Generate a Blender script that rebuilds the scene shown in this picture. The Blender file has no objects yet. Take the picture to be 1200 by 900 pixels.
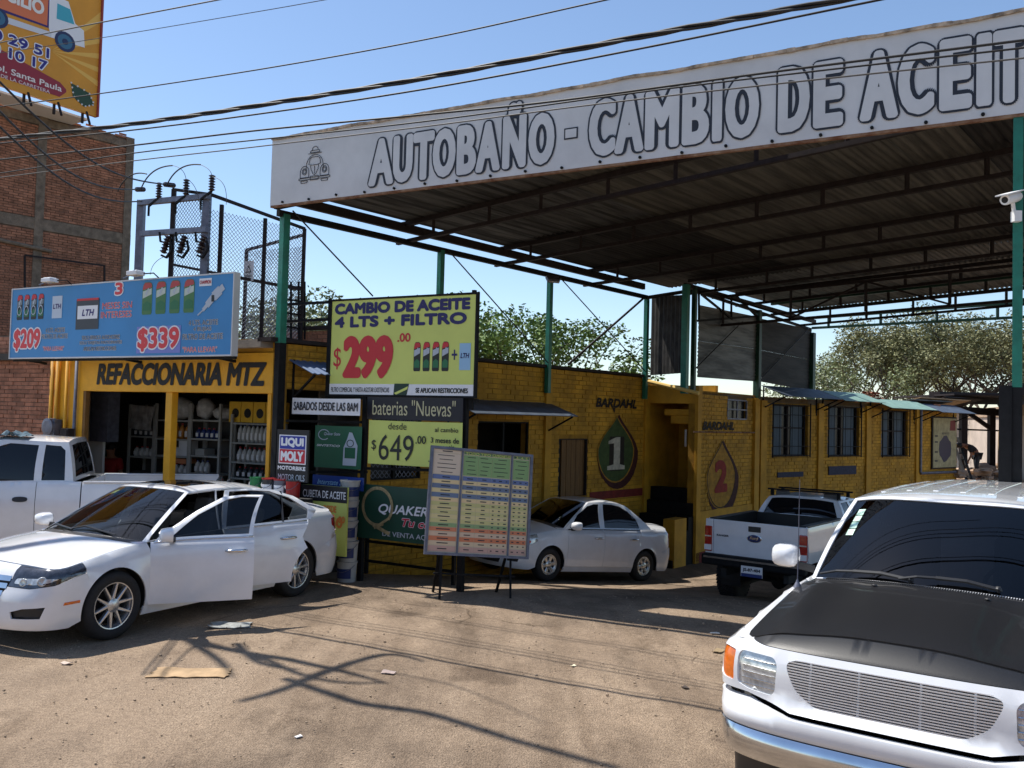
import bpy, math, random
from mathutils import Vector, Matrix
from mathutils.geometry import delaunay_2d_cdt
random.seed(7)
R = math.radians
S = bpy.context.scene
COL = S.collection
V = Vector
# ------------------------------------------------------------------ camera, sky, sun
F_PX = 1037.0
PITCH = R(2.1); ROLL = R(1.5)
CAM = V((0, 0, 3.0))
_f = V((0, math.cos(PITCH), math.sin(PITCH))); _u0 = V((0, -math.sin(PITCH), math.cos(PITCH))); _r0 = V((1, 0, 0))
_r = _r0*math.cos(ROLL) + _u0*math.sin(ROLL)
_u = _u0*math.cos(ROLL) - _r0*math.sin(ROLL)
cd = bpy.data.cameras.new("camera"); cam = bpy.data.objects.new("camera", cd); COL.objects.link(cam)
m = Matrix(((_r.x, _u.x, -_f.x, CAM.x), (_r.y, _u.y, -_f.y, CAM.y), (_r.z, _u.z, -_f.z, CAM.z), (0, 0, 0, 1)))
cam.matrix_world = m
cd.sensor_width = 36; cd.lens = F_PX/1200*36; cd.clip_start = 0.1; cd.clip_end = 2000
S.camera = cam
SUNV = V((0.47, -0.255, -1.0)).normalized()          # the way the light travels
w = bpy.data.worlds.new("World"); S.world = w; w.use_nodes = True
nt = w.node_tree; nt.nodes.clear()
sky = nt.nodes.new('ShaderNodeTexSky'); sky.sky_type = 'NISHITA'; sky.sun_disc = False
sky.sun_elevation = math.asin(-SUNV.z)
sky.sun_rotation = math.atan2(-SUNV.x, -SUNV.y)
sky.air_density = 1.0; sky.dust_density = 0.35; sky.ozone_density = 2.6; sky.altitude = 60
bg = nt.nodes.new('ShaderNodeBackground'); bg.inputs[1].default_value = 0.12
wo = nt.nodes.new('ShaderNodeOutputWorld'); nt.links.new(sky.outputs[0], bg.inputs[0]); nt.links.new(bg.outputs[0], wo.inputs[0])
sd = bpy.data.lights.new("sun", 'SUN'); sun = bpy.data.objects.new("sun", sd); COL.objects.link(sun)
sd.energy = 4.5; sd.angle = R(0.5); sd.color = (1.0, 0.955, 0.88)
sun.rotation_euler = SUNV.to_track_quat('-Z', 'Y').to_euler()
S.view_settings.view_transform = 'Standard'; S.view_settings.look = 'None'; S.view_settings.exposure = 0.55; S.view_settings.gamma = 1.0
S.view_settings.use_curve_mapping = False

def ray(px, py):
    return (_f*F_PX + _r*(px-600) - _u*(py-450))
def at(px, py, Y):
    d = ray(px, py); return CAM + d*(Y/d.y)
def onwall(px, py, P0, d2, off=0.0):
    """hit of a pixel ray with the vertical plane through P0 along d2 (2D), pushed 'off' toward its right-hand normal (d2.y,-d2.x)"""
    n = V((d2[1], -d2[0], 0)).normalized(); d = ray(px, py)
    t = (V((P0[0], P0[1], 0)) - CAM + n*off)
    t = V((t.x, t.y, 0)).dot(n)/d.dot(n); return CAM + d*t
# ------------------------------------------------------------------ materials
def srgb(r, g, b):
    f = lambda c: ((c/255+.055)/1.055)**2.4 if c/255 > .04045 else c/255/12.92
    return (f(r), f(g), f(b), 1)
MATS = {}
def mat(name, col, rough=.6, metal=0, var=0.0, scale=8, bump=0.0, bscale=60, coat=0, spec=.5, col2=None, stretch=None, rot=0.0, island=0.0, detail=6, thr=(.35, .65)):
    if name in MATS: return MATS[name]
    m = bpy.data.materials.new(name); m.use_nodes = True; n = m.node_tree.nodes; l = m.node_tree.links
    p = n['Principled BSDF']
    if len(col) == 3: col = (*col, 1)
    p.inputs['Base Color'].default_value = col; p.inputs['Roughness'].default_value = rough; p.inputs['Metallic'].default_value = metal
    p.inputs['Coat Weight'].default_value = coat; p.inputs['Coat Roughness'].default_value = .04; p.inputs['Specular IOR Level'].default_value = spec
    tc = n.new('ShaderNodeTexCoord'); src = tc.outputs['Object']
    if stretch:
        mp = n.new('ShaderNodeMapping'); mp.inputs['Scale'].default_value = (1, 1, 1) if rot else stretch; mp.inputs['Rotation'].default_value = (0, 0, rot); l.new(src, mp.inputs['Vector']); src = mp.outputs[0]
        if rot:
            m2 = n.new('ShaderNodeMapping'); m2.inputs['Scale'].default_value = stretch; l.new(src, m2.inputs['Vector']); src = m2.outputs[0]
    last = None
    if var or col2:
        nz = n.new('ShaderNodeTexNoise'); nz.inputs['Scale'].default_value = scale; nz.inputs['Detail'].default_value = detail; nz.inputs['Roughness'].default_value = .62
        l.new(src, nz.inputs['Vector'])
        rp = n.new('ShaderNodeValToRGB'); rp.color_ramp.elements[0].position = thr[0]; rp.color_ramp.elements[1].position = thr[1]
        c2 = col2 if col2 else tuple(c*(1-var) for c in col[:3])+(1,)
        if len(c2) == 3: c2 = (*c2, 1)
        c1 = col if col2 else tuple(min(1, c*(1+var*.6)) for c in col[:3])+(1,)
        rp.color_ramp.elements[0].color = c2; rp.color_ramp.elements[1].color = c1
        l.new(nz.outputs['Fac'], rp.inputs['Fac']); last = rp.outputs['Color']
    if island:
        g = n.new('ShaderNodeNewGeometry'); oi = n.new('ShaderNodeObjectInfo'); ad = n.new('ShaderNodeMath'); ad.operation = 'ADD'
        l.new(g.outputs['Random Per Island'], ad.inputs[0]); l.new(oi.outputs['Random'], ad.inputs[1])
        fr = n.new('ShaderNodeMath'); fr.operation = 'FRACT'; l.new(ad.outputs[0], fr.inputs[0])
        mr = n.new('ShaderNodeMapRange'); mr.inputs[3].default_value = 1-island; mr.inputs[4].default_value = 1+island; l.new(fr.outputs[0], mr.inputs[0])
        hs = n.new('ShaderNodeHueSaturation'); l.new(mr.outputs[0], hs.inputs['Value'])
        if last: l.new(last, hs.inputs['Color'])
        else: hs.inputs['Color'].default_value = col
        last = hs.outputs[0]
    if last: l.new(last, p.inputs['Base Color'])
    if bump:
        nb = n.new('ShaderNodeTexNoise'); nb.inputs['Scale'].default_value = bscale; nb.inputs['Detail'].default_value = 5; l.new(src, nb.inputs['Vector'])
        bp = n.new('ShaderNodeBump'); bp.inputs['Strength'].default_value = bump; bp.inputs['Distance'].default_value = .01
        l.new(nb.outputs['Fac'], bp.inputs['Height']); l.new(bp.outputs[0], p.inputs['Normal'])
    MATS[name] = m; return m
def glassmat(name, tint, refl=1.0, rough=.01):
    m = bpy.data.materials.new(name); m.use_nodes = True; n = m.node_tree.nodes; l = m.node_tree.links; n.clear()
    o = n.new('ShaderNodeOutputMaterial'); mx = n.new('ShaderNodeMixShader'); t = n.new('ShaderNodeBsdfTransparent'); g = n.new('ShaderNodeBsdfGlossy')
    g.inputs['Roughness'].default_value = rough; t.inputs[0].default_value = (*tint, 1); g.inputs[0].default_value = (refl, refl, refl, 1)
    f = n.new('ShaderNodeFresnel'); f.inputs[0].default_value = 1.5
    l.new(f.outputs[0], mx.inputs[0]); l.new(t.outputs[0], mx.inputs[1]); l.new(g.outputs[0], mx.inputs[2]); l.new(mx.outputs[0], o.inputs[0])
    MATS[name] = m; return m
M = {}
M['yellow'] = mat('yellow_paint', srgb(194, 143, 34), .75, var=.22, scale=2.2, bump=.35, bscale=45)
M['yellow_brick'] = mat('yellow_painted_brick', srgb(190, 141, 36), .8, var=.34, scale=1.6, bump=.7, bscale=60, island=.12)
M['ybm'] = mat('yellow_painted_mortar', srgb(156, 115, 32), .9, var=.35, scale=3.5, bump=.5, bscale=30)
M['shopyellow'] = mat('shop_yellow_paint', srgb(222, 160, 28), .6, var=.12, scale=3, bump=.15)
M['redpaint'] = mat('red_plinth_paint', srgb(140, 40, 26), .8, var=.35, scale=4)
M['brick'] = mat('red_brick', srgb(158, 108, 84), .92, var=.35, scale=4, bump=.7, bscale=50, island=.2)
M['mortar'] = mat('old_mortar', srgb(108, 90, 78), .95, var=.4, scale=5, bump=.6, bscale=40)
M['concrete'] = mat('concrete', srgb(140, 130, 118), .92, var=.3, scale=3, bump=.5, bscale=40)
M['pilaster'] = mat('rough_concrete', srgb(120, 106, 92), .92, var=.35, scale=5, bump=.7, bscale=25)
M['green'] = mat('green_steel_paint', srgb(22, 112, 92), .45, var=.25, scale=6, bump=.1)
M['greendark'] = mat('dark_green_steel', srgb(14, 62, 46), .5, var=.3, scale=6)
M['black_steel'] = mat('black_steel', (.009, .009, .010), .7, var=.3, scale=12, spec=.2)
M['brown_steel'] = mat('brown_steel', (.026, .019, .019), .7, var=.3, scale=12, spec=.25)
M['steel'] = mat('grey_steel', srgb(110, 112, 125), .5, .5, var=.25, scale=9)
M['galv'] = mat('galvanised_sheet', srgb(92, 92, 90), .6, .45, var=.55, scale=3.4, stretch=(2.6, .12, 1), rot=R(39.9), thr=(.42, .58))  # stretched dark and pale streaks paint in the shading of the ribs
M['sheetdark'] = mat('weathered_rib_shaded_sheet', srgb(44, 42, 40), .75, .2, var=.6, scale=3.4, stretch=(2.6, .12, 1), rot=R(39.9), thr=(.42, .58))  # darker sheet, rib shading again painted as streaks
M['sheetbeige'] = mat('beige_sheet', srgb(90, 87, 78), .75, .1, var=.40, scale=3.4, stretch=(2.6, .12, 1), rot=R(39.9), thr=(.42, .58))  # beige sheet, rib shading painted in by the streaks too
M['rust'] = mat('rusty_sheet', srgb(104, 62, 38), .9, 0, var=.5, scale=7, col2=srgb(150, 122, 98))
M['white'] = mat('white_paint', (.78, .78, .77), .5, var=.06, scale=3)
M['vinyl'] = mat('white_vinyl_banner', (.60, .60, .60), .5, var=.10, scale=1.4, bump=.25, bscale=6)
M['vinylshade'] = mat('white_vinyl_flat', (.74, .74, .76), .5)
M['ink'] = mat('dark_ink', srgb(28, 30, 42), .5)
M['black'] = mat('matt_black', (.012, .012, .013), .7)
M['rubber'] = mat('black_rubber', (.016, .016, .017), .8, var=.3, scale=30, bump=.2)
M['plastic'] = mat('black_plastic', (.02, .02, .022), .45)
M['carwhite'] = mat('white_car_paint', (.76, .77, .79), .24, coat=1.0, var=.10, scale=1.3)
M['carsilver'] = mat('dull_white_car_paint', (.74, .76, .80), .28, .0, coat=.9, var=.10, scale=1.5)
M['chrome'] = mat('chrome', (.66, .67, .69), .16, 1.0, var=.08, scale=5)
M['alu'] = mat('silver_wheel_paint', (.58, .59, .6), .25, .8)
M['carbon'] = mat('black_carbon_hood', (.008, .008, .009), .42, coat=.25, spec=.35, var=.4, scale=120, bump=.07, bscale=180)
M['deadglass'] = mat('dusty_dark_window', (.012, .013, .016), .25, spec=.2)
M['darkglass'] = mat('dark_tinted_glass', (.006, .007, .010), .035, spec=.5)
M['glass'] = glassmat('clear_windscreen_glass', (.42, .48, .47))
M['smoke'] = glassmat('smoked_window_glass', (.16, .18, .20))
M['lens'] = mat('clear_headlight_lens', (.62, .63, .62), .15, .35, var=.4, scale=26, coat=1)
M['lensdark'] = mat('dark_headlight', (.06, .065, .08), .1, .4, var=.6, scale=14, coat=1)
M['amber'] = mat('amber_lens', srgb(225, 110, 20), .2, coat=1, var=.2, scale=30)
M['redlens'] = mat('red_lens', srgb(170, 12, 14), .18, coat=1, var=.3, scale=30)
M['wood'] = mat('brown_door_wood', srgb(112, 78, 34), .7, var=.25, scale=4, stretch=(6, 6, .6), bump=.3)
M['cardboard'] = mat('cardboard', srgb(172, 144, 110), .9, var=.25, scale=5, bump=.3, bscale=20)
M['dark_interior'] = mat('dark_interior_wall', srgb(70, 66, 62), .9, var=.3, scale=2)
M['interior_pale'] = mat('pale_interior_wall', srgb(150, 150, 145), .9, var=.15, scale=2)
M['slate'] = mat('slate_blue_awning', srgb(74, 84, 98), .6, .2, var=.3, scale=4)
M['palegreen'] = mat('pale_green_awning', srgb(120, 150, 138), .6, var=.2, scale=4)
M['wire'] = mat('cable_black', (.015, .015, .016), .6)
M['wirepale'] = mat('cable_grey', (.10, .095, .09), .6)
M['porcelain'] = mat('brown_porcelain', (.03, .018, .018), .2, coat=.5)
def leafmat(name, c, isl=.35):
    m = mat(name, c, .6, island=isl, spec=.3, var=.35, scale=.8, detail=2); p = m.node_tree.nodes['Principled BSDF']  # broad colour noise paints in the shading of leaf clumps
    try: p.inputs['Transmission Weight'].default_value = 0
    except Exception: pass
    return m
M['leaf'] = leafmat("green_leaves", (.11, .18, .035), .25); M['leafolive'] = leafmat('olive_leaves', (.19, .19, .085), .25); M['leafpale'] = leafmat('pale_leaves', (.18, .21, .09), .25)
M['bark'] = mat('bark', (.10, .075, .055), .9, var=.3, scale=10, bump=.6)
def flat(r, g, b, rough=.55):
    return mat('print_%d_%d_%d' % (r, g, b), srgb(r, g, b), rough)
# ------------------------------------------------------------------ object helpers
WM = {}
def tag(o, label=None, cat=None, group=None, kind=None):
    if label: o['label'] = label
    if cat: o['category'] = cat
    if group: o['group'] = group
    if kind: o['kind'] = kind
    return o
def empty(name, loc=(0, 0, 0), rz=0.0, label=None, cat=None, group=None, mw=None):
    o = bpy.data.objects.new(name, None); COL.objects.link(o); o.empty_display_size = .3
    mw = mw if mw is not None else Matrix.Translation(V(loc)) @ Matrix.Rotation(rz, 4, 'Z')
    o.matrix_world = mw; WM[o.name] = mw.copy()
    return tag(o, label, cat, group)
def world_of(o): return WM[o.name]
class MB:
    def __init__(s): s.v = []; s.f = []; s.T = None
    def add(s, vs, fs):
        n = len(s.v)
        s.v += [tuple(s.T @ V(p)) if s.T else tuple(p) for p in vs]
        s.f += [tuple(n+i for i in f) for f in fs]; return s
    def box(s, c, d, rz=0, M4=None):
        x, y, z = d[0]/2, d[1]/2, d[2]/2
        vs = [V((a*x, b*y, e*z)) for a in (-1, 1) for b in (-1, 1) for e in (-1, 1)]
        mm = M4 if M4 is not None else Matrix.Rotation(rz, 4, 'Z')
        return s.add([V(c)+(mm @ q) for q in vs], [(0, 1, 3, 2), (4, 6, 7, 5), (0, 4, 5, 1), (2, 3, 7, 6), (0, 2, 6, 4), (1, 5, 7, 3)])
    def bar(s, p, q, w, h=None, up=(0, 0, 1)):
        p = V(p); q = V(q); h = h or w; d = (q-p)
        if d.length < 1e-6: return s
        d.normalize(); u = V(up)
        if abs(d.dot(u)) > .98: u = V((1, 0, 0)) if abs(d.x) < .9 else V((0, 1, 0))
        a = d.cross(u).normalized()*w/2; b = a.cross(d).normalized()*h/2
        vs = [p-a-b, p+a-b, p+a+b, p-a+b, q-a-b, q+a-b, q+a+b, q-a+b]
        return s.add(vs, [(0, 3, 2, 1), (4, 5, 6, 7), (0, 1, 5, 4), (1, 2, 6, 5), (2, 3, 7, 6), (3, 0, 4, 7)])
    def tube(s, pts, r, n=8, r2=None, cap=True):
        pts = [V(p) for p in pts]; rings = []; N = len(pts)
        for i, p in enumerate(pts):
            d = (pts[min(i+1, N-1)]-pts[max(i-1, 0)]).normalized()
            u = V((0, 0, 1)) if abs(d.z) < .95 else V((1, 0, 0))
            a = d.cross(u).normalized(); b = a.cross(d)
            rr = r if r2 is None else r+(r2-r)*i/(N-1)
            if isinstance(r, (list, tuple)): rr = r[i]
            rings.append([p+a*rr*math.cos(2*math.pi*k/n)+b*rr*math.sin(2*math.pi*k/n) for k in range(n)])
        vs = [q for g in rings for q in g]; fs = []
        for i in range(N-1):
            for k in range(n): fs.append((i*n+k, i*n+(k+1) % n, (i+1)*n+(k+1) % n, (i+1)*n+k))
        if cap: fs.append(tuple(range(n-1, -1, -1))); fs.append(tuple((N-1)*n+k for k in range(n)))
        return s.add(vs, fs)
    def lathe(s, prof, c=(0, 0, 0), n=24, M4=None, cap=True):
        """prof: (r, z) pairs"""
        vs = []; fs = []; c = V(c); mm = M4 or Matrix.Identity(4)
        for r, z in prof:
            for k in range(n):
                a = 2*math.pi*k/n; vs.append(c+(mm @ V((r*math.cos(a), r*math.sin(a), z))))
        for i in range(len(prof)-1):
            for k in range(n): fs.append((i*n+k, i*n+(k+1) % n, (i+1)*n+(k+1) % n, (i+1)*n+k))
        if cap and prof[0][0] > 1e-4: fs.append(tuple(range(n-1, -1, -1)))
        if cap and prof[-1][0] > 1e-4: fs.append(tuple((len(prof)-1)*n+k for k in range(n)))
        return s.add(vs, fs)
    def prism(s, poly, org, ax, ay, dep):
        """2D outline poly -> (org + x*ax + y*ay), extruded by vector dep"""
        org = V(org); ax = V(ax); ay = V(ay); dep = V(dep); n = len(poly)
        vs = [org+ax*x+ay*y for x, y in poly]; vs += [p+dep for p in vs]
        fs = [tuple(range(n)), tuple(range(2*n-1, n-1, -1))]+[(i, i+n, (i+1) % n+n, (i+1) % n) for i in range(n)]
        return s.add(vs, fs)
    def blob(s, c, r, seed=0, sq=(1, 1, 1), n=8, jit=.15):
        rnd = random.Random(seed); vs = []; fs = []; c = V(c); h = n//2+1
        for i in range(h+1):
            for k in range(n):
                th = math.pi*i/h; ph = 2*math.pi*k/n; rr = r*(1+jit*(rnd.random()-.5)*2) if 0 < i < h else r
                vs.append(c+V((rr*sq[0]*math.sin(th)*math.cos(ph), rr*sq[1]*math.sin(th)*math.sin(ph), rr*sq[2]*math.cos(th))))
        for i in range(h):
            for k in range(n): fs.append((i*n+k, (i+1)*n+k, (i+1)*n+(k+1) % n, i*n+(k+1) % n))
        return s.add(vs, fs)
    def build(s, name, ma, parent=None, smooth=False, local=False, bevel=0, kind=None, auto=None):
        me = bpy.data.meshes.new(name); me.from_pydata(s.v, [], s.f)
        if parent is not None and not local: me.transform(world_of(parent).inverted())
        me.materials.append(M[ma] if isinstance(ma, str) else ma)
        if smooth or auto:
            me.polygons.foreach_set('use_smooth', [True]*len(me.polygons))
            if auto: me.set_sharp_from_angle(angle=R(auto))
        me.update()
        o = bpy.data.objects.new(name, me); COL.objects.link(o)
        if parent is not None: o.parent = parent; WM[o.name] = world_of(parent)
        else: WM[o.name] = Matrix.Identity(4)
        if bevel:
            b = o.modifiers.new('bevel', 'BEVEL'); b.width = bevel; b.segments = 2; b.limit_method = 'ANGLE'
        if kind: o['kind'] = kind
        return o
def copy_tree(o, parent=None, mw=None):
    c = o.copy(); COL.objects.link(c)
    if parent is not None: c.parent = parent; WM[c.name] = world_of(parent)
    if mw is not None: c.matrix_world = mw; WM[c.name] = mw.copy()
    for ch in [x for x in bpy.data.objects if x.parent == o]: copy_tree(ch, c)
    return c
def copy_thing(o, loc=None, rz=None, label=None, mw=None):
    if mw is None: mw = Matrix.Translation(V(loc)) @ Matrix.Rotation(rz or 0, 4, 'Z')
    c = copy_tree(o, None, mw)
    if label: c['label'] = label
    return c
def text(s, ma, parent, x0, x1, z0, z1, y=-.004, bold=0.0, shear=0.0, ext=.0015, name='lettering', fit=True):
    """text filling the rectangle x0..x1, z0..z1 on a sign's local face (x right, z up, facing -y); bold thickens the strokes"""
    cu = bpy.data.curves.new(name, 'FONT'); cu.body = s; cu.size = 1; cu.shear = shear; cu.resolution_u = 4
    ob = bpy.data.objects.new('t', cu); COL.objects.link(ob)
    dg = bpy.context.evaluated_depsgraph_get(); dg.update()
    me = bpy.data.meshes.new_from_object(ob.evaluated_get(dg)); bpy.data.objects.remove(ob); bpy.data.curves.remove(cu)
    P = [(v.co.x, v.co.y) for v in me.vertices]; FC = [tuple(f.vertices) for f in me.polygons]; bpy.data.meshes.remove(me)
    ax, bx = min(p[0] for p in P), max(p[0] for p in P); ay, by = min(p[1] for p in P), max(p[1] for p in P)
    g = abs(bold)*(z1-z0); gx = min(g, (x1-x0)*.2) if bold >= 0 else -g
    if bold < 0: g = -g
    offs = [(0, 0)]
    if bold > .004:
        nd = 22 if g > .02 else 8 if g > .006 else 4; offs = [(math.cos(2*math.pi*k/nd), math.sin(2*math.pi*k/nd)) for k in range(nd)]
    mb = MB(); X0, X1, Z0, Z1 = x0+gx, x1-gx, z0+g, z1-g
    for k, (ox, oz) in enumerate(offs):
        yy = y-.00012*k
        mb.add([(X0+(p[0]-ax)/(bx-ax)*(X1-X0)+ox*gx, yy, Z0+(p[1]-ay)/(by-ay)*(Z1-Z0)+oz*g) for p in P], FC)
    return mb.build(name, ma, parent, local=True)
def patch(parent, ma, x0, x1, z0, z1, y=-.003, name='print_panel', th=.002):
    b = MB(); b.box(((x0+x1)/2, y, (z0+z1)/2), (x1-x0, th, z1-z0)); return b.build(name, ma, parent, local=True)
def poly(parent, ma, pts, y=-.003, name='print_shape', th=.002):
    b = MB(); b.prism(pts, (0, y, 0), (1, 0, 0), (0, 0, 1), (0, th, 0)); return b.build(name, ma, parent, local=True)
# ------------------------------------------------------------------ terrain
def lerpt(t, x):
    if x <= t[0][0]: return t[0][1]
    for (a, b), (c, d) in zip(t, t[1:]):
        if x <= c:
            k = (x-a)/(c-a); return b+(d-b)*k
    return t[-1][1]
GT = [(-40, .78), (2, .71), (7.5, .705), (9.0, .68), (11.4, .65), (12.6, .55), (14, .36), (15.8, .11), (17.6, -.12), (20, -.26), (23, -.3), (400, -.3)]
def gz(x, y):
    u = y+.25*max(-6, min(6, x))
    return sum(lerpt(GT, u+d) for d in (-.8, -.4, 0, .4, .8))/5
# ------------------------------------------------------------------ ground
def build_ground():
    def axis(lo, hi, fine0, fine1, st):
        a = [fine0]; 
        while a[-1] < fine1: a.append(a[-1]+st)
        s = st; x = fine0; left = []
        while x > lo: s *= 1.35; x -= s; left.append(x)
        s = st; x = a[-1]
        while x < hi: s *= 1.35; x += s; a.append(x)
        return left[::-1]+a
    xs = axis(-600, 600, -7, 8, .09); ys = axis(-300, 1200, 3.5, 17, .09)
    from mathutils import noise
    v = []; 
    for y in ys:
        for x in xs:
            z = gz(x, y)
            if -9 < x < 10 and 2 < y < 20:
                z += .022*noise.noise(V((x*.55, y*.8, 0)))+.007*noise.noise(V((x*2.3, y*2.3, 3)))
            v.append((x, y, z))
    n = len(xs); f = [(j*n+i, j*n+i+1, (j+1)*n+i+1, (j+1)*n+i) for j in range(len(ys)-1) for i in range(n-1)]
    m = bpy.data.materials.new('worn_dusty_asphalt'); m.use_nodes = True; N = m.node_tree.nodes; L = m.node_tree.links; p = N['Principled BSDF']
    p.inputs['Roughness'].default_value = .93; p.inputs['Specular IOR Level'].default_value = .25
    tc = N.new('ShaderNodeTexCoord')
    def nz(sc, det, ro=.6, mp=None):
        t = N.new('ShaderNodeTexNoise'); t.inputs['Scale'].default_value = sc; t.inputs['Detail'].default_value = det; t.inputs['Roughness'].default_value = ro
        src = tc.outputs['Object']
        if mp:
            q = N.new('ShaderNodeMapping'); q.inputs['Scale'].default_value = mp; q.inputs['Rotation'].default_value = (0, 0, R(-25)); L.new(src, q.inputs[0]); src = q.outputs[0]
        L.new(src, t.inputs['Vector']); return t.outputs['Fac']
    def ramp(fac, a, b, ca, cb):
        r = N.new('ShaderNodeValToRGB'); r.color_ramp.elements[0].position = a; r.color_ramp.elements[1].position = b
        r.color_ramp.elements[0].color = ca; r.color_ramp.elements[1].color = cb; L.new(fac, r.inputs[0]); return r.outputs[0]
    def mix(fac, a, b, mode='MIX'):
        q = N.new('ShaderNodeMix'); q.data_type = 'RGBA'; q.blend_type = mode
        if isinstance(fac, float): q.inputs[0].default_value = fac
        else: L.new(fac, q.inputs[0])
        L.new(a, q.inputs[6]); L.new(b, q.inputs[7]); return q.outputs[2]
    big = ramp(nz(.38, 8, .65), .40, .60, srgb(122, 107, 92), srgb(158, 139, 119))
    dust = ramp(nz(1.7, 6, .6, (1, .35, 1)), .45, .7, (0, 0, 0, 1), (1, 1, 1, 1))
    c = mix(dust, big, ramp(nz(30, 3), .3, .7, srgb(152, 134, 115), srgb(175, 156, 135)))
    vo = N.new('ShaderNodeTexVoronoi'); vo.inputs['Scale'].default_value = 62; L.new(tc.outputs['Object'], vo.inputs['Vector'])
    ag = N.new('ShaderNodeSeparateColor'); L.new(vo.outputs['Color'], ag.inputs[0])
    sp = ramp(ag.outputs[0], .0, 1.0, (.66, .64, .62, 1), (1.28, 1.26, 1.23, 1))
    c = mix(.62, c, sp, 'MULTIPLY')
    fine = ramp(nz(150, 4, .7), .35, .65, (.60, .58, .56, 1), (1.3, 1.28, 1.26, 1)); c = mix(.8, c, fine, 'MULTIPLY')  # speckle and fine grain; dark specks include painted gravel shadow
    st = ramp(nz(1.1, 6, .75, (1, .6, 1)), .56, .70, (1, 1, 1, 1), (.55, .53, .51, 1)); c = mix(.85, c, st, 'MULTIPLY')
    vc = N.new('ShaderNodeTexVoronoi'); vc.feature = 'DISTANCE_TO_EDGE'; vc.inputs['Scale'].default_value = .55
    wn = N.new('ShaderNodeTexNoise'); wn.inputs['Scale'].default_value = 2.2; wn.inputs['Detail'].default_value = 6; L.new(tc.outputs['Object'], wn.inputs['Vector'])
    am = N.new('ShaderNodeMix'); am.data_type = 'VECTOR'; am.inputs[0].default_value = .22; L.new(tc.outputs['Object'], am.inputs[4]); L.new(wn.outputs['Color'], am.inputs[5]); L.new(am.outputs[1], vc.inputs['Vector'])
    crk = ramp(vc.outputs['Distance'], .0, .007, (.35, .33, .31, 1), (1, 1, 1, 1)); gate = ramp(nz(.6, 3), .52, .58, (0, 0, 0, 1), (1, 1, 1, 1))
    c2 = mix(.8, c, crk, 'MULTIPLY'); c = mix(gate, c, c2)
    oil = ramp(nz(.62, 3, .5), .66, .72, (1, 1, 1, 1), (.45, .43, .42, 1)); c = mix(.8, c, oil, 'MULTIPLY')
    trk = ramp(nz(.9, 4, .5, (5.5, .22, 1)), .50, .72, (1, 1, 1, 1), (.74, .72, .70, 1)); c = mix(.7, c, trk, 'MULTIPLY')
    L.new(c, p.inputs['Base Color'])
    bp = N.new('ShaderNodeBump'); bp.inputs['Strength'].default_value = .9; bp.inputs['Distance'].default_value = .015
    a1 = N.new('ShaderNodeMath'); a1.operation = 'ADD'; L.new(vo.outputs['Distance'], a1.inputs[0]); L.new(nz(90, 5, .7), a1.inputs[1]); L.new(a1.outputs[0], bp.inputs['Height']); L.new(bp.outputs[0], p.inputs['Normal'])
    b = MB(); b.v = v; b.f = f
    b.build('ground', m, smooth=True, kind='structure')
build_ground()
# loose gravel: uncountable
gm = mat('gravel_stone', srgb(150, 132, 112), .95, island=.35)
b = MB(); rnd = random.Random(3)
for i in range(1700):
    x = rnd.uniform(-6.5, 6); y = rnd.uniform(5, 13.5)
    r = rnd.uniform(.004, .011)*(1.6 if rnd.random() < .05 else 1)
    b.blob((x, y, gz(x, y)+.012), r, i, (1, 1, .7), 5, .3)
b.build('gravel', gm, kind='stuff'); 
# ------------------------------------------------------------------ canopy frame of reference
A0 = V((-3.57, 13.0, 0)); E = V((.876, -.482, 0)); EN = V((-.482, -.876, 0))        # street line and the way it faces
SD = V((.641, .7675, 0)).normalized(); Q = V((.767, -.642, 0)).normalized()        # canopy side line, truss direction
RZE = math.atan2(E.y, E.x)
def roofz(a): return 6.12+.046*a
def cp(a, b, z): return A0+Q*a+SD*b+V((0, 0, z))
canopy = empty('canopy', A0, 0, 'wide corrugated steel canopy on green posts carrying the long white lettered board', 'canopy')
BF = lambda a: .195*a
trs = [2.7, 5.3, 8.3, 10.9, 13.4, 15.6]
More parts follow.
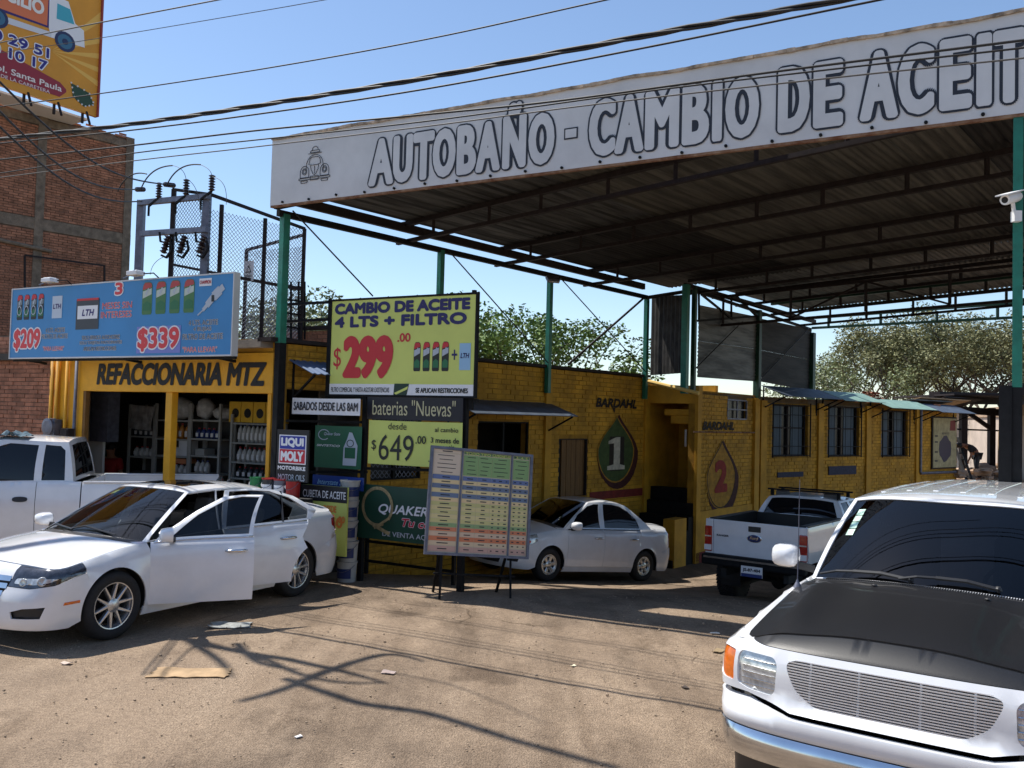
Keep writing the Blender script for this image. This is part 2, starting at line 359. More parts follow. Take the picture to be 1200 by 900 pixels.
# roof sheets, laid in rows between trusses, each a corrugated sheet of its own
random.seed(5)
def sheet_mesh(a0, wid, b0f, b1f, ma, dz=0):
    mb = MB(); n = 40; vs = []; 
    for k in range(n+1):
        a = a0+wid*k/n; zz = roofz(a)+.020*math.sin(k/n*wid/.109*2*math.pi)+.20+dz
        vs.append(cp(a, b0f(a), zz)); vs.append(cp(a, b1f(a), zz))
    mb.add(vs, [(2*k, 2*k+1, 2*k+3, 2*k+2) for k in range(n)])
    return mb.build('roof_sheet', ma, canopy, smooth=True)
rows = [(None, .85), (1.35, trs[0]+.15)]+[(trs[i]-.1, trs[i+1]+.15) for i in range(3)]+[(10.8, 11.75), (11.65, 13.55), (13.3, 15.75), (15.5, 17.7)]
for ri, (r0, r1) in enumerate(rows):
    a = -.10
    k = 0
    while a < 17:
        if ri >= 6 and a < .7: a += .84; k += 1; continue
        am = a+.42; bm = (r0 or 0)+BF(am)
        if ri < 2: b0f = (lambda x: BF(x)+.03) if ri == 0 else (lambda x: BF(x)+(1.35 if x > 2.2 else .75)); b1f = (lambda x: BF(x)+.85) if ri == 0 else (lambda x, r1=r1: r1)
        else: b0f = lambda x, r0=r0: max(r0, BF(x)+1.35); b1f = lambda x, r1=r1: r1
        if b1f(am) - b0f(am) > .15:
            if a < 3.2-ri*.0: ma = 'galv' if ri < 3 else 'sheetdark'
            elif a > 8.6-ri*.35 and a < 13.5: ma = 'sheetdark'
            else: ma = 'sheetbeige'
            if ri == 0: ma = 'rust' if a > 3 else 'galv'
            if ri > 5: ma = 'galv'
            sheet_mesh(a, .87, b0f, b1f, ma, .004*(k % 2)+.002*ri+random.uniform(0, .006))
        a += .84; k += 1
# trusses
for i, tb in enumerate(trs+[17.5]):
    a0 = -.28 if i < 3 else .9; a1 = 16.6; dep = .30 if i < 6 else .42
    st = max(a0, 0) 
    top = MB(); top.bar(cp(a0, tb, roofz(a0)+.14), cp(a1, tb, roofz(a1)+.14), .09, .08)
    tr = top.build('truss', 'brown_steel' if i < 5 else 'greendark', canopy)
    lo = MB(); lo.bar(cp(a0-.0, tb, roofz(a0)+.14-dep), cp(a1, tb, roofz(a1)+.14-dep), .07, .06); o = lo.build('bottom_chord', 'brown_steel', tr)
    a = .6
    while a < a1:
        if a > a0:
            w = MB(); w.bar(cp(a, tb, roofz(a)+.10), cp(a, tb, roofz(a)+.17-dep), .05, .05); w.build('web_post', 'brown_steel', tr)
        a += 1.12+.12*math.sin(a*3+i)
# a deeper cross truss near the back with diagonals
tr = MB().bar(cp(.9, 12.1, 6.05), cp(16.6, 12.1, 6.55), .06).build('cross_truss', 'brown_steel', canopy)
MB().bar(cp(.9, 12.1, 5.35), cp(16.6, 12.1, 5.85), .06).build('bottom_chord', 'brown_steel', tr)
for k in range(9):
    a = 1.2+k*1.7
    MB().bar(cp(a, 12.1, 5.36+.032*a), cp(a, 12.1, 6.05+.032*a), .05).build('web_post', 'brown_steel', tr)
    if k in (0, 1, 2, 4, 5, 6): MB().bar(cp(a, 12.14, (5.36 if k % 2 else 6.02)+.032*a), cp(a+1.7, 12.14, (6.02 if k % 2 else 5.36)+.032*(a+1.7)), .04).build('diagonal', 'brown_steel', tr)
# side beams
MB().bar(cp(0, .05, 5.93), cp(0, 10.5, 5.93), .08, .09).build('side_beam', 'black_steel', canopy)
MB().bar(cp(-.08, .25, 6.19), cp(-.08, 10.5, 6.19), .08, .14).build('side_beam', 'brown_steel', canopy)
MB().bar(cp(0, .0, 6.02), cp(1.6, .33, 6.12), .08, .1).build('side_beam', 'black_steel', canopy)
L2P = V((4.33, 20.6, 0)); L2D = V((.7746, 1, 0)).normalized()
def l2(px, py, off=0): return onwall(px, py, L2P, L2D, off)
def l1(px, py, off=0): return onwall(px, py, A0+Q*0, SD, off)
b0 = l2(803, 334); b1 = l2(955, 377)
MB().bar(b0, b1, .08, .10).build('side_beam', 'brown_steel', canopy)
MB().bar(l2(815, 341), l2(950, 386), .06, .07).build('side_beam', 'black_steel', canopy)
MB().bar(l1(757, 349), l2(820, 339), .06, .08).build('side_beam', 'brown_steel', canopy)
for p, q in (((822, 345), (858, 374)), ((862, 346), (887, 371)), ((857, 347), (857, 374)), ((819, 343), (819, 375))):
    MB().bar(l2(*p, .02), l2(*q, .02), .045).build('brace', 'black_steel', canopy)
MB().bar(l2(818, 376), l2(905, 369), .05).build('brace', 'black_steel', canopy)
bb = cp(.9, 17.6, 0)
MB().bar(V((9.0, 26.6, 5.9)), V((9.0, 26.6, 5.9))+Q*13+V((0, 0, .1)), .07, .07).build('back_beam', 'greendark', canopy)
MB().bar(V((9.0, 26.6, 6.2)), V((9.0, 26.6, 6.2))+Q*13+V((0, 0, .3)), .07, .07).build('back_beam', 'greendark', canopy)
for k in range(9):
    a = .5+k*1.5; MB().bar(V((9, 26.6, 5.9))+Q*a, V((9, 26.6, 6.22))+Q*a, .06).build('back_post', 'greendark', canopy)
# columns
def column(P, z0, z1, w=.12, ma='green', dark=None, name='post'):
    c = MB().box((P.x, P.y, (z0+z1)/2), (w, w, z1-z0), rz=math.atan2(SD.y, SD.x)).build(name, ma, canopy, bevel=.006)
    return c
for px, z0 in ((329, 4.0), (514, 3.5), (643, 3.5), (757, 3.5)):
    P = l1(px, 400); column(P, z0, 5.93, .10 if px > 400 else .115)
P = l1(329, 400); column(P, .3, 4.0, .125, 'black_steel')
for px, z1, w in ((803, 6.1, .14), (813, 6.1, .1), (888, 5.98, .16), (951, 5.75, .2)):
    P = l2(px, 400, .02); column(P, 3.62, z1, w, 'green' if px < 810 else 'greendark')
PR = A0+E*9.55+EN*.05
c = MB().box((PR.x, PR.y, 4.75), (.085, .085, 2.75), rz=RZE).build('post', 'green', canopy, bevel=.005)
MB().box((PR.x, PR.y, 2.05), (.09, .09, 2.7), rz=RZE).build('post', 'black_steel', canopy, bevel=.005)
# thin sway rods
for p, q in (((343, 247), (437, 347)), ((525, 293), (642, 425)), ((656, 325), (757, 436))):
    MB().tube([l1(*p, .05), l1(*q, .05)], .012, 6).build('sway_rod', 'wire', canopy)
MB().tube([l1(757, 347, .02), l1(666, 427, .02)], .026, 6).build('sway_bar', 'brown_steel', canopy)
for p, q in (((870, 377), (815, 432)), ((948, 385), (888, 448))):
    MB().tube([l2(*p, .06), l2(*q, .06)], .014, 6).build('sway_rod', 'wire', canopy)
# front fascia: a white vinyl on a frame, with outline lettering
FL = 13.2; fz0 = 6.0
fas = empty('fascia_board', A0+EN*.06+V((0, 0, fz0)), RZE, 'long white fascia board reading AUTOBAÑO - CAMBIO DE ACEITE along the canopy front', 'sign')
H = lambda x: .99
nseg = 66; vs = []; fs = []
from mathutils import noise
for i in range(nseg+1):
    x = FL*i/nseg
    for j in range(7):
        z = H(x)*j/6; e = .004*noise.noise(V((x*2.3, z*1.2, 1)))
        vs.append((x, -.05+e, z+(.018*noise.noise(V((x*1.1, 5, 2)))+.012*noise.noise(V((x*5, 5, 2))) if j == 6 else 0)+(.006*noise.noise(V((x*3, 9, 2))) if j == 0 else 0)))
fs = [(i*7+j, (i+1)*7+j, (i+1)*7+j+1, i*7+j+1) for i in range(nseg) for j in range(6)]
MB().add(vs, fs).build('banner_sheet', 'vinyl', fas, smooth=True, local=True)
MB().box((FL/2, .01, .5), (FL, .06, .94)).build('backing_panel', 'sheetdark', fas, local=True)
rg = MB(); 
for i in range(150):
    x = FL*i/150; x2 = FL*(i+1)/150; z = .985+.02*noise.noise(V((x*1.7, 0, 7))); z2 = .985+.02*noise.noise(V((x2*1.7, 0, 7)))
    rg.bar((x, -.045+.01*noise.noise(V((x*9, 1, 1))), z), (x2, -.045+.01*noise.noise(V((x2*9, 1, 1))), z2), .06, .03+.025*abs(noise.noise(V((x*4, 3, 1)))))
rg.build('torn_top_edge', mat('frayed_edge', srgb(176, 158, 138), .9, var=.6, scale=9), fas, local=True)
MB().box((FL/2, -.02, -.012), (FL, .05, .03)).build('bottom_rail', 'rust', fas, local=True)
for i in range(26):
    MB().lathe([(0, -.012), (.018, -.01), (.018, .01)], (.25+i*.5, -.062, .03+.008*math.sin(i*4)), 8, Matrix.Rotation(R(90), 4, 'X')).build('bolt', 'black_steel', fas, local=True)
# px -> local x along the fascia
def fx(px):
    P = onwall(px, 200, A0, E, 0); return (P-A0).dot(E)
def fzz(px, py):
    P = onwall(px, py, A0, E, 0); return P.z-fz0
def per_letter(s, spans, z0, z1):
    for ch, (p0, p1) in zip(s, spans):
        x0, x1 = fx(p0), fx(p1); t = .022; zt = z1+(.19 if ch == 'Ñ' else 0); hh = zt-z0
        text(ch, 'ink', fas, x0, x1, z0, zt, -.057, .066/hh, 0)
        text(ch, 'vinyl', fas, x0+t, x1-t, z0+t, zt-t, -.061, .034/hh, 0)
per_letter("AUTOBAÑO", [(437, 469), (465, 491), (488, 516), (511, 541), (539, 565), (561, 593), (592, 623), (622, 656)], .07, .76)
x0, x1 = fx(665), fx(681)
for d, ma, y in ((0, 'ink', -.057), (.018, 'vinyl', -.061)): patch(fas, ma, x0+d, x1-d, .36+d, .50-d, y, 'dash_mark')
per_letter("CAMBIO", [(692, 727), (722, 760), (757, 801), (800, 836), (835, 851), (850, 894)], .08, .81)
per_letter("DE", [(911, 953), (952, 992)], .08, .83)
per_letter("ACEITE", [(1006, 1056), (1050, 1098), (1098, 1142), (1141, 1165), (1160, 1204), (1206, 1250)], .09, .85)
# small outline drawing of an old rounded car
def ring(pts, ma='ink', w=.007, closed=True, y=-.058, par=None):
    par = par or fas; mb = MB(); P = [(x, y, z) for x, z in pts]; n = len(P)
    for i in range(n if closed else n-1): mb.bar(P[i], P[(i+1) % n], .003, w, up=(0, 1, 0)) if False else mb.bar(P[i], P[(i+1) % n], w, .004, up=(0, 1, 0))
    return mb.build('line_drawing', ma, par, local=True)
cx = fx(375); zc = .43; sx = .25
def em(pts, closed=True): ring([(cx+sx*x, zc+sx*.86*z) for x, z in pts], closed=closed)
arc_ = lambda cx_, cz_, rx, rz, a0, a1, n=12: [(cx_+rx*math.cos(R(a0+(a1-a0)*i/n)), cz_+rz*math.sin(R(a0+(a1-a0)*i/n))) for i in range(n+1)]
em(arc_(0, .35, .62, .72, 0, 180), False); em([(-.62, .35), (-.66, .05)], False); em([(.62, .35), (.66, .05)], False)
em([(-.44, .45), (-.36, .82), (-.2, .92), (.2, .92), (.36, .82), (.44, .45), (.2, .38), (-.2, .38)])
for s in (-1, 1):
    em([(s*x, z) for x, z in arc_(.74, -.05, .32, .42, 0, 180, 10)]+[(s*.42, -.40), (s*1.06, -.40)])
    em([(s*x, z) for x, z in arc_(.74, .0, .17, .22, 0, 360, 12)[:-1]]); em([(s*x, z) for x, z in arc_(.74, .0, .10, .14, 0, 360, 10)[:-1]])
    em([(s*x, z) for x, z in [(.30, .36), (.26, .1), (.10, -.22), (0, -.28)]], False)
    em([(s*x, z) for x, z in [(.5, -.62), (1.0, -.62), (.98, -.76), (.54, -.76)]])
em([(-1.15, -.44), (1.15, -.44), (1.15, -.56), (-1.15, -.56)]); em([(-.30, -.36), (.30, -.36), (.30, -.62), (-.30, -.62)])
em([(0, .30), (0, -.2)], False); em([(-.36, 1.22), (.36, 1.22), (.30, 1.36), (-.30, 1.36)]); em(arc_(0, 1.36, .22, .26, 0, 180), False); em([(-.5, 1.16), (.5, 1.16)], False)
# ------------------------------------------------------------------ corrugated screens above the wall
def screen(Pa, Pb, za0, za1, zb0, zb1, vert, ma, label):
    root = empty('sheet_metal_screen', (Pa.x, Pa.y, za0), 0, label, 'metal screen')
    d = V((Pb.x-Pa.x, Pb.y-Pa.y, 0)); Ln = d.length; d.normalize(); n = V((d.y, -d.x, 0))
    k = max(2, int(round(Ln/.8))) if vert else max(2, int(round((za1-za0)/.72)))
    for i in range(k):
        mb = MB(); vs = []; m_ = 20
        if vert:
            for j in range(m_+1):
                t = (i+j/m_)/k; P = V((Pa.x, Pa.y, 0))+d*Ln*t+n*(.016*math.sin(t*Ln/.16*6.28)+.006*(i % 2))
                vs += [(P.x, P.y, za0+(zb0-za0)*t), (P.x, P.y, za1+(zb1-za1)*t)]
        else:
            for j in range(m_+1):
                t = (i+j/m_)/k; o = n*(.014*math.sin(t*(za1-za0)/.076*6.28)+.006*(i % 2))
                P = V((Pa.x, Pa.y, 0))+o; P2 = V((Pb.x, Pb.y, 0))+o
                vs += [(P.x, P.y, za0+(za1-za0)*t), (P2.x, P2.y, zb0+(zb1-zb0)*t)]
        mb.add(vs, [(2*j, 2*j+1, 2*j+3, 2*j+2) for j in range(m_)])
        mb.build('corrugated_sheet', ma, root, smooth=True)
p, q = l1(762, 435), l2(802, 432); p2, q2 = l1(762, 347), l2(802, 345)
screen(p, q, p.z-.1, p2.z, q.z-.1, q2.z, True, 'sheetdark', 'narrow dark corrugated sheet screen standing between two green posts above the doorway')
p, q = l2(817, 442), l2(886, 447); p2, q2 = l2(817, 357), l2(886, 371)
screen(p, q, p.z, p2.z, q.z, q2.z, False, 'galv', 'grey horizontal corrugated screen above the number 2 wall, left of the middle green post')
p, q = l2(890, 447), l2(950, 458); p2, q2 = l2(890, 373), l2(950, 386)
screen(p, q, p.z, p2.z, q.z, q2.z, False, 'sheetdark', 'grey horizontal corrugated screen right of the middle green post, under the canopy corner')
# ------------------------------------------------------------------ walls with real bricks
def frame(P, d):
    """matrix of a wall face: local x along d, z up, -y towards the viewer"""
    return Matrix.Translation(V((P[0], P[1], 0))) @ Matrix.Rotation(math.atan2(d[1], d[0]), 4, 'Z')
def place(o, root, mw):
    o.data.transform(world_of(root).inverted() @ mw); return o
def seg_wall(mw, root, L0, L1, z0, z1, holes, th, ma, name='wall'):
    mb = MB(); mb.T = mw; xs = sorted({L0, L1, *[max(L0, min(L1, h[0])) for h in holes], *[max(L0, min(L1, h[1])) for h in holes]})
    for a, b in zip(xs, xs[1:]):
        if b-a < 1e-4: continue
        hs = sorted([(h[2], h[3]) for h in holes if h[0] < (a+b)/2 < h[1]]); z = z0
        for p, q in hs+[(z1, z1)]:
            if p > z+1e-3: mb.box(((a+b)/2, th/2, (z+min(p, z1))/2), (b-a, th, min(p, z1)-z))
            z = max(z, q)
    return mb.build(name, ma, root)
def bricks(mw, root, L0, L1, z0, z1, holes, bl, bh, ma, nind=300, proud=.012, seed=1, top_jag=0, jit=.004, skip=.0, gap=.012):
    rnd = random.Random(seed); lst = []; z = z0; k = 0
    while z+bh < z1+top_jag:
        x = L0-(bl/2 if k % 2 else 0)
        while x < L1:
            a = max(L0, x); b = min(L1, x+bl)-gap; rnd.random()
            segs = [(a, b)]
            for h in holes:
                if h[2] < z+bh-.01 and h[3] > z+.01:
                    ns = []
                    for s0, s1 in segs:
                        if h[1] <= s0 or h[0] >= s1: ns.append((s0, s1))
                        else:
                            if h[0]-s0 > .04: ns.append((s0, h[0]))
                            if s1-h[1] > .04: ns.append((h[1], s1))
                    segs = ns
            for s0, s1 in segs:
                if s1-s0 > .03 and rnd.random() >= skip and not (z+bh > z1 and rnd.random() < .45): lst.append((s0, s1, z, proud+rnd.uniform(-jit, jit), rnd.uniform(-.004, .004)))
            x += bl
        z += bh; k += 1
    def scr(q):
        p = mw @ V(((q[0]+q[1])/2, 0, q[2])); d = p-CAM
        if d.y < .1: return 1e9
        X = d.dot(_r)/d.dot(_f)*F_PX; Yy = d.dot(_u)/d.dot(_f)*F_PX
        return d.length+(1000 if abs(X) > 600 or abs(Yy) > 450 else 0)
    lst.sort(key=scr)
    shared = MB().box((0, 0, 0), (1, 1, 1)); me = None
    inv = world_of(root).inverted(); rot = (inv @ mw)
    for q in lst[:nind]:
        s0, s1, z, pr, dz = q
        if me is None:
            o = MB().box((0, 0, 0), (1, 1, 1)).build('brick', ma, root, local=True); me = o.data
        else:
            o = bpy.data.objects.new('brick', me); COL.objects.link(o); o.parent = root; WM[o.name] = world_of(root)
        o.matrix_local = rot @ Matrix.Translation(((s0+s1)/2, -pr/2, z+bh/2+dz*.5)) @ Matrix.Diagonal((s1-s0, pr, bh-gap, 1))
    if len(lst) > nind:
        mb = MB()
        for s0, s1, z, pr, dz in lst[nind:]:
            y0, y1 = -pr, 0; za, zb = z+gap/2+dz*.5, z+bh-gap/2+dz*.5
            vs = [mw @ V(p) for p in ((s0, y1, za), (s1, y1, za), (s1, y1, zb), (s0, y1, zb), (s0, y0, za), (s1, y0, za), (s1, y0, zb), (s0, y0, zb))]
            mb.add(vs, [(4, 5, 6, 7), (0, 1, 5, 4), (1, 2, 6, 5), (2, 3, 7, 6), (3, 0, 4, 7)])
        mb.build('brickwork', ma, root, kind='stuff')
# --- long yellow building --------------------------------------------------
W1P = A0-Q*.10; 
def w1(px, py): p = onwall(px, py, W1P, SD); return ((p-W1P).dot(SD), p.z)
FR1 = frame(W1P, SD)
yb = empty('yellow_building', (2, 24, 0), 0, 'long single storey yellow brick building with painted oil drops 1 and 2', 'building')
def rect(fn, x0, y0, x1, y1):
    a = fn(x0, y0); b = fn(x1, y1); c = fn(x0, y1); return (a[0], b[0], (b[1]+c[1])/2, (a[1]+fn(x1, y0)[1])/2)
r_op = rect(w1, 336, 458, 424, 690); r_op = (r_op[0], r_op[1], .3, r_op[3])
r_w2 = rect(w1, 432, 490, 492, 562); r_w3 = rect(w1, 560, 494, 618, 560); r_dr = rect(w1, 655, 514, 687, 582)
s_end = w1(757, 500)[0]
hol1 = [r_op, r_w2, r_w3, r_dr]
seg_wall(FR1, yb, .35, s_end, -.3, 4.0, hol1, .2, 'ybm')
bricks(FR1, yb, 0.38, s_end, -.2, 4.02, hol1, .27, .098, 'yellow_brick', 200, seed=4, jit=.008, gap=.016)
# coping and pilasters
for px in (640, 756):
    s, _ = w1(px, 500); MB().box((0, 0, 0), (1, 1, 1)); o = MB().box((s, -.02, 1.85), (.20, .10, 4.3)).build('pilaster', 'yellow', yb, local=True); place(o, yb, FR1)
o = MB().box((s_end/2, .06, 4.05), (s_end, .34, .06)).build('coping', 'brown_steel', yb, local=True); place(o, yb, FR1)
o = MB().box(((w1(425, 500)[0]+w1(430, 500)[0])/2, -.02, 1.8), (.2, .08, 4.2)).build('pilaster', 'yellow', yb, local=True); place(o, yb, FR1)
# dark rooms behind the openings
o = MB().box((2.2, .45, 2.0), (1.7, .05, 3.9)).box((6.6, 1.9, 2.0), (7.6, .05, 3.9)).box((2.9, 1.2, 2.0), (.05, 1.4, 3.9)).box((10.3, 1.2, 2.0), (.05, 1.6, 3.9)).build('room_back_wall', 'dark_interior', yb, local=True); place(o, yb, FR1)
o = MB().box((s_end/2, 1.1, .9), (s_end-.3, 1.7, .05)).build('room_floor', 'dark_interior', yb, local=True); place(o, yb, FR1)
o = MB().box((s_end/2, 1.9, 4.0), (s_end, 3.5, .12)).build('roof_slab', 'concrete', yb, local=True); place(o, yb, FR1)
# window with white lattice
s0, s1_, z0, z1 = r_w2
wf = MB(); 
for x in (s0, (s0+s1_)/2, s1_): wf.box((x, .03, (z0+z1)/2), (.06, .06, z1-z0))
for z in (z0, z1): wf.box(((s0+s1_)/2, .034, z), (s1_-s0, .05, .06))
o = place(wf.build('window_frame', 'black_steel', yb, local=True), yb, FR1)
def lattice(x0, x1, za, zb, sp, w, y, slope=1.0, th=.004):
    mb = MB(); 
    for sg in (1, -1):
        L = (x1-x0)+(zb-za); c = -(zb-za)
        while c < (x1-x0)+(zb-za):
            # line x = x0 + c + t , z = za + sg... clip
            pts = []
            xa = x0+c; 
            t0 = max(0, x0-xa); t1 = min(zb-za, x1-xa)
            if t1 > t0+.01:
                zA = za+t0 if sg > 0 else zb-t0; zB = za+t1 if sg > 0 else zb-t1
                mb.bar((xa+t0, y+.002*sg, zA), (xa+t1, y+.002*sg, zB), w, th, up=(0, 1, 0))
            c += sp
    return mb
place(lattice(s0, s1_, z0, z1, .10, .012, .05).build('window_lattice', 'steel', yb, local=True, kind='stuff'), yb, FR1)
# dark window under the long awning
s0, s1_, z0, z1 = r_w3
wf = MB()
for x in (s0, (s0+s1_)/2, s1_): wf.box((x, .03, (z0+z1)/2), (.05, .05, z1-z0))
wf.box(((s0+s1_)/2, .034, z1), (s1_-s0, .06, .06)); wf.box(((s0+s1_)/2, -.03, z0-.03), (s1_-s0+.1, .12, .05))
place(wf.build('window_frame', 'black_steel', yb, local=True), yb, FR1)
def awning(fr, sA, sB, zt, zb, out, ma, par=yb, name='awning', brk=True, corr=False):
    mb = MB(); n = max(4, int((sB-sA)/.12)) if corr else 1; vs = []
    for k in range(n*4+1 if corr else 2):
        N_ = (n*4 if corr else 1); x = sA+(sB-sA)*k/N_; e = .008*math.sin(k*math.pi/2) if corr else 0
        vs += [(x, -.0, zt+e), (x, -out, zb+e), (x, -out, zb+e-.012), (x, 0, zt+e-.012)]
    N_ = (n*4 if corr else 1); fs = []
    for k in range(N_):
        for j in range(4): fs.append((k*4+j, k*4+(j+1) % 4, k*4+4+(j+1) % 4, k*4+4+j))
    fs += [(0, 3, 2, 1), (N_*4, N_*4+1, N_*4+2, N_*4+3)]
    o = place(mb.add(vs, fs).build(name, ma, par, local=True), par, fr)
    if brk:
        for x in (sA+.08, sB-.08):
            b = MB(); b.bar((x, -.01, zt-.6), (x, -out*.9, zb-.02), .03); b.bar((x, -.02, zt-.75), (x, -.02, zt), .03)
            place(b.build('awning_bracket', 'black_steel', par, local=True), par, fr)
    return o
a0 = w1(556, 480)[0]; a1 = w1(655, 480)[0]; awning(FR1, a0-.8, a1-.35, w1(600, 470)[1], w1(600, 470)[1]-.26, .75, 'slate')
a0 = w1(338, 430)[0]; a1 = w1(420, 430)[0]; awning(FR1, a0, a1, w1(340, 425)[1]+.05, w1(340, 425)[1]-.17, .6, mat('blue_corrugated_awning', srgb(84, 104, 136), .6), corr=True)
# plank door
s0, s1_, z0, z1 = r_dr
o = place(MB().box(((s0+s1_)/2, .12, (z0+z1)/2), (s1_-s0, .04, z1-z0)).build('door', 'black', yb, local=True), yb, FR1)
for i in range(5):
    wd = (s1_-s0)*.82/5; x = s0+(s1_-s0)*.18+wd*(i+.5)
    p_ = MB().box((x, .08-.003*(i % 2), (z0+z1)/2), (wd-.012, .03, z1-z0-.02)).build('door_plank', 'wood', o, local=True); p_.data.transform(world_of(yb).inverted() @ FR1)
place(MB().box((s1_-.0, .05, (z0+z1)/2), (.05, .1, z1-z0)).box(((s0+s1_)/2, .052, z1), (s1_-s0, .1, .05)).build('door_frame', 'brown_steel', yb, local=True), yb, FR1)
# red band and painted drops
def paintmat(name, c, wear=.3):
    m = mat(name, c, .8, var=wear, scale=7, bump=.3)
    n = m.node_tree.nodes; l = m.node_tree.links
    br = n.new('ShaderNodeTexBrick'); br.inputs['Scale'].default_value = 1; br.inputs['Brick Width'].default_value = .27; br.inputs['Row Height'].default_value = .098; br.inputs['Mortar Size'].default_value = .012
    br.inputs['Color1'].default_value = (1, 1, 1, 1); br.inputs['Color2'].default_value = (.9, .9, .9, 1); br.inputs['Mortar'].default_value = (0, 0, 0, 1)
    mp = n.new('ShaderNodeMapping'); mp.inputs['Rotation'].default_value = (0, 0, 0); uv = n.new('ShaderNodeUVMap'); l.new(uv.outputs[0], br.inputs['Vector'])
    bp = n.new('ShaderNodeBump'); bp.inputs['Strength'].default_value = .9; bp.inputs['Distance'].default_value = .012
    l.new(br.outputs['Color'], bp.inputs['Height']); l.new(bp.outputs[0], n['Principled BSDF'].inputs['Normal'])
    return m
def wallpoly(fr, ma, pts, y, name='painted_shape', par=None):
    par = par or yb
    o = MB().prism(pts, (0, y, 0), (1, 0, 0), (0, 0, 1), (0, .002, 0)).build(name, ma, par, local=True)
    uv = o.data.uv_layers.new()
    for lp in o.data.loops: co = o.data.vertices[lp.vertex_index].co; uv.data[lp.index].uv = (co.x, co.z)
    return place(o, par, fr)
pm = {k: paintmat('wallpaint_'+k, c) for k, c in dict(green=srgb(62, 82, 40), maroon=srgb(66, 22, 20), yel=srgb(170, 124, 34), whi=srgb(190, 185, 170), blk=srgb(34, 26, 20), red=srgb(140, 38, 28), redwall=srgb(120, 34, 28)).items()}
def droppts(cx, zb, w, h, k=1.0, n=28, tipx=0):
    pts = []
    for i in range(n):
        t = 2*math.pi*i/n; 
        # teardrop: round bottom, pointed top
        y = -math.cos(t); x = math.sin(t)*(1 if y < -.1 else (1-((y+.1)/1.1)**1.7))
        pts.append((cx+x*w/2*k+tipx*max(0, y)**2, zb+h/2+(y*h/2)*k))
    return pts
def drop(fr, fn, pxr, y0, y1, fills, ch, chmat, tip):
    a = fn(pxr[0], (y0+y1)/2); b = fn(pxr[1], (y0+y1)/2); cx = (a[0]+b[0])/2; zt = fn((pxr[0]+pxr[1])/2, y0)[1]; zb = fn((pxr[0]+pxr[1])/2, y1)[1]; W = b[0]-a[0]; Hh = zt-zb
    y = -.026
    for k, dx, dz, m_ in fills:
        wallpoly(fr, pm[m_], droppts(cx+dx*W, zb+dz*Hh, W, Hh, k, tipx=0), y); y -= .003
    return cx, zb, W, Hh, y
def walltext(fr, s, ma, x0, x1, z0, z1, y, bold=.04, shear=0, par=None):
    o = text(s, ma, par or yb, x0, x1, z0, z1, y, bold, shear, name='painted_lettering'); return place(o, par or yb, fr)
cx, zb, W, Hh, y = drop(FR1, w1, (699, 747), 485, 573, ((1.0, 0, 0, 'maroon'), (.90, -.055, .035, 'yel'), (.86, -.06, .035, 'green')), '1', 'whi', 0)
walltext(FR1, '1', pm['blk'], cx-.06*W-.17*W, cx-.06*W+.19*W, zb+.245*Hh, zb+.70*Hh, y-.0, .06)
# serif-style numeral: a stem, a foot and a flag
xm = cx-.055*W
wallpoly(FR1, pm['whi'], [(xm-.22*W, zb+.26*Hh), (xm+.2*W, zb+.26*Hh), (xm+.2*W, zb+.31*Hh), (xm+.08*W, zb+.33*Hh), (xm+.08*W, zb+.69*Hh), (xm-.02*W, zb+.69*Hh), (xm-.2*W, zb+.64*Hh), (xm-.2*W, zb+.60*Hh), (xm-.07*W, zb+.61*Hh), (xm-.07*W, zb+.33*Hh), (xm-.22*W, zb+.31*Hh)], y-.004, 'painted_numeral')
a = w1(697, 472); b = w1(745, 472)
walltext(FR1, 'BARDAHL', pm['blk'], a[0], b[0], w1(720, 478)[1], w1(720, 467)[1], -.03, .06, .25)
wallpoly(FR1, pm['blk'], [(w1(716, 478)[0], w1(716, 478)[1]), (w1(720, 478)[0], w1(716, 478)[1]), (w1(719, 484)[0], w1(719, 484)[1])], -.03)
a = w1(690, 580); b = w1(756, 583); wallpoly(FR1, pm['redwall'], [(a[0], a[1]-.12), (b[0], a[1]-.12), (b[0], a[1]+.06), (a[0], a[1]+.06)], -.026, 'painted_band')
# --- doorway niche and wall of the second drop ------------------------------
C1 = W1P+SD*s_end                      # end of the first wall
W2P = V((4.30, 20.55, 0)); FR2 = frame(W2P, L2D)
def w2(px, py): p = onwall(px, py, W2P, L2D); return ((p-W2P).dot(L2D), p.z)
K2 = W2P+L2D*w2(884, 500)[0]
D3 = V((9.1, 7.7, 0)).normalized(); FR3 = frame(K2, D3)
def w3(px, py): p = onwall(px, py, K2, D3); return ((p-K2).dot(D3), p.z)
L2len = (K2-W2P).length; L3len = w3(1121, 500)[0]
r_sw = rect(w2, 852, 469, 874, 491)
seg_wall(FR2, yb, 0, L2len, -.4, 3.72, [r_sw], .2, 'ybm')
bricks(FR2, yb, .25, L2len, .9, 3.7, [r_sw], .27, .098, 'yellow_brick', 60, seed=8, jit=.006, proud=.015, gap=.018)
